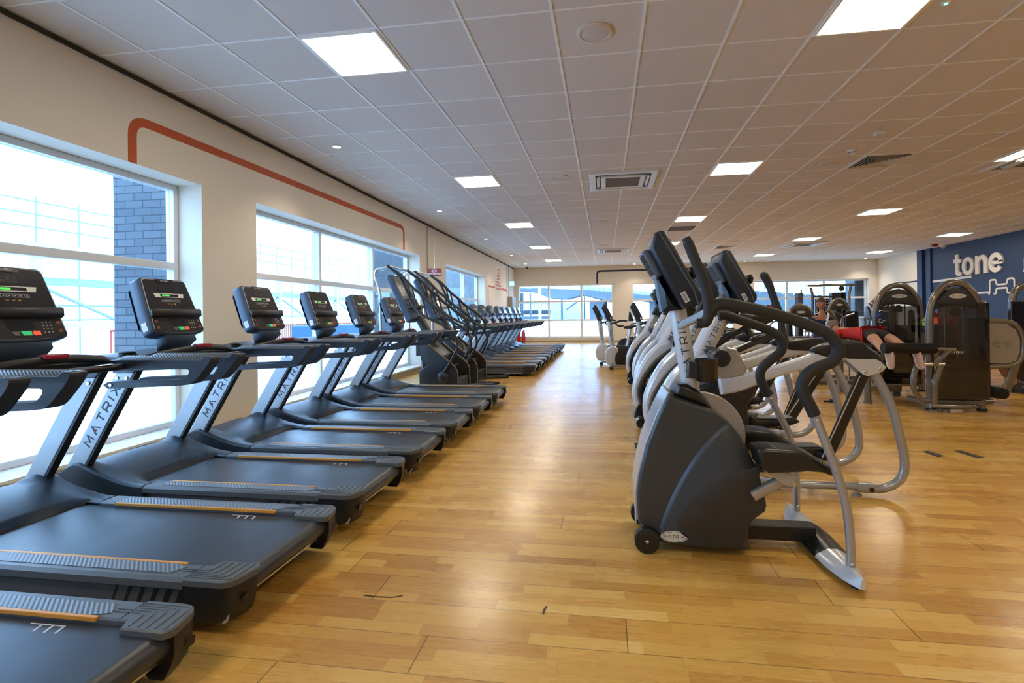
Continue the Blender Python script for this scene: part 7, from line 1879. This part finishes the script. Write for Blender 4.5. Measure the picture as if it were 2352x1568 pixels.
# covered deck beyond the far windows
def boxpx(u0, v0, u1, v1, y, dp):
    a, b = atY(u0, v0, y), atY(u1, v1, y)
    return MB().box(min(a.x, b.x), max(a.x, b.x), y, y + dp, min(a.z, b.z), max(a.z, b.z))
def polypx(pts, y, dp): return MB().prism(xz(pts, y), y, y + dp, 'y')
T = thing('parking_canopy', 'pale concrete parking canopy with columns outside the left and middle far windows', 'canopy', (0, 36, -0.35))
def toT(mb): mb.v = [(p[0], p[1] - 36, p[2] + .35) for p in mb.v]; return mb
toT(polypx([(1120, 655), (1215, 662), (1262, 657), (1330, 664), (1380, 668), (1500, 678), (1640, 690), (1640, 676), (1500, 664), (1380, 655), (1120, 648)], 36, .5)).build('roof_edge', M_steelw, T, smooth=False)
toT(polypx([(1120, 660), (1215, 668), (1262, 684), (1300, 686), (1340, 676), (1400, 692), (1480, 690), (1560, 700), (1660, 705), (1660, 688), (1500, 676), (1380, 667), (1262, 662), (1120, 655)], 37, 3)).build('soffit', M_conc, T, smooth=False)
q = MB()
for k in range(22):
    a = atY(1340 + k * 12, 660.5 + k * 1.15, 35.8); q.box(a.x - .06, a.x + .06, 35.8, 36.5, a.z - .09, a.z + .12)
toT(q).build('corrugation', M_steelb, T, smooth=False)
toT(boxpx(1236, 652, 1243, 745, 34, .25)).build('column', M_steelw, T, smooth=False)
for u0, u1 in ((1194, 1202), (1216, 1220), (1288, 1293), (1341, 1345)):
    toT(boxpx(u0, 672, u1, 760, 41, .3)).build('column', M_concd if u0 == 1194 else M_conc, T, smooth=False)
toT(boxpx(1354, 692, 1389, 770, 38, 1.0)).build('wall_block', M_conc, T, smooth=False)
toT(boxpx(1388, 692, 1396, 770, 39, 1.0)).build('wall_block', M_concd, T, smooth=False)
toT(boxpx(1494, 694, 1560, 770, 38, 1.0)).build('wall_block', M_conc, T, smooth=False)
toT(boxpx(1120, 713, 1265, 722, 42, .3)).build('parapet', M_concd, T, smooth=False)
toT(boxpx(1120, 727, 1262, 733, 40, .3)).build('parapet', M_conc, T, smooth=False)
toT(boxpx(1262, 696, 1342, 745, 44, .3)).build('pale_screen', M_steelw, T, smooth=False)
q = MB()
for k in range(20):
    a = atY(1180 + k * 4.3, 697, 40); b = atY(1180 + k * 4.3, 714, 40); q.tube([tuple(a), tuple(b)], .025, 5)
a, b = atY(1178, 697, 40), atY(1264, 697, 40); q.tube([tuple(a), tuple(b)], .035, 5)
toT(q).build('railing', M_steelb, T)
a, b = atY(1300, 712, 39), atY(1330, 690, 39)
toT(MB().tube([tuple(a), tuple(b)], .06, 6)).build('brace', M_steelb, T)
T = thing('parking_ramp', 'blue-grey sloping parapet with a thin rail outside the right far window', 'ramp', (0, 34, -0.35))
def toR(mb): mb.v = [(p[0], p[1] - 34, p[2] + .35) for p in mb.v]; return mb
toR(polypx([(1640, 662), (1732, 667), (1850, 675), (1990, 684), (1990, 790), (1640, 790)], 34, .4)).build('parapet_wall', M_concd, T, smooth=False)
q = MB()
for v0 in (644, 651, 658):
    a, b = atY(1700, v0, 34), atY(1990, v0 + 22, 34); q.tube([tuple(a), tuple(b)], .022, 5)
for k in range(7):
    u = 1710 + k * 47; a = atY(u, 640 + k * 3, 34); b = atY(u - 3, 667 + k * 3, 34); q.tube([tuple(a), tuple(b)], .03, 5)
toR(q).build('guard_rail', M_steelb, T)
q = MB()
for k in range(9):
    a = atY(1745 + k * 26, 671 + k * 1.6, 33.95); q.ball(tuple(a), .05)
toR(q).build('marker_studs', M_steelw, T)
tag(boxpx(1560, 640, 1700, 790, 60, 6).build('far_building', M_steelw, smooth=False), 'pale building far behind the middle far window', 'building')
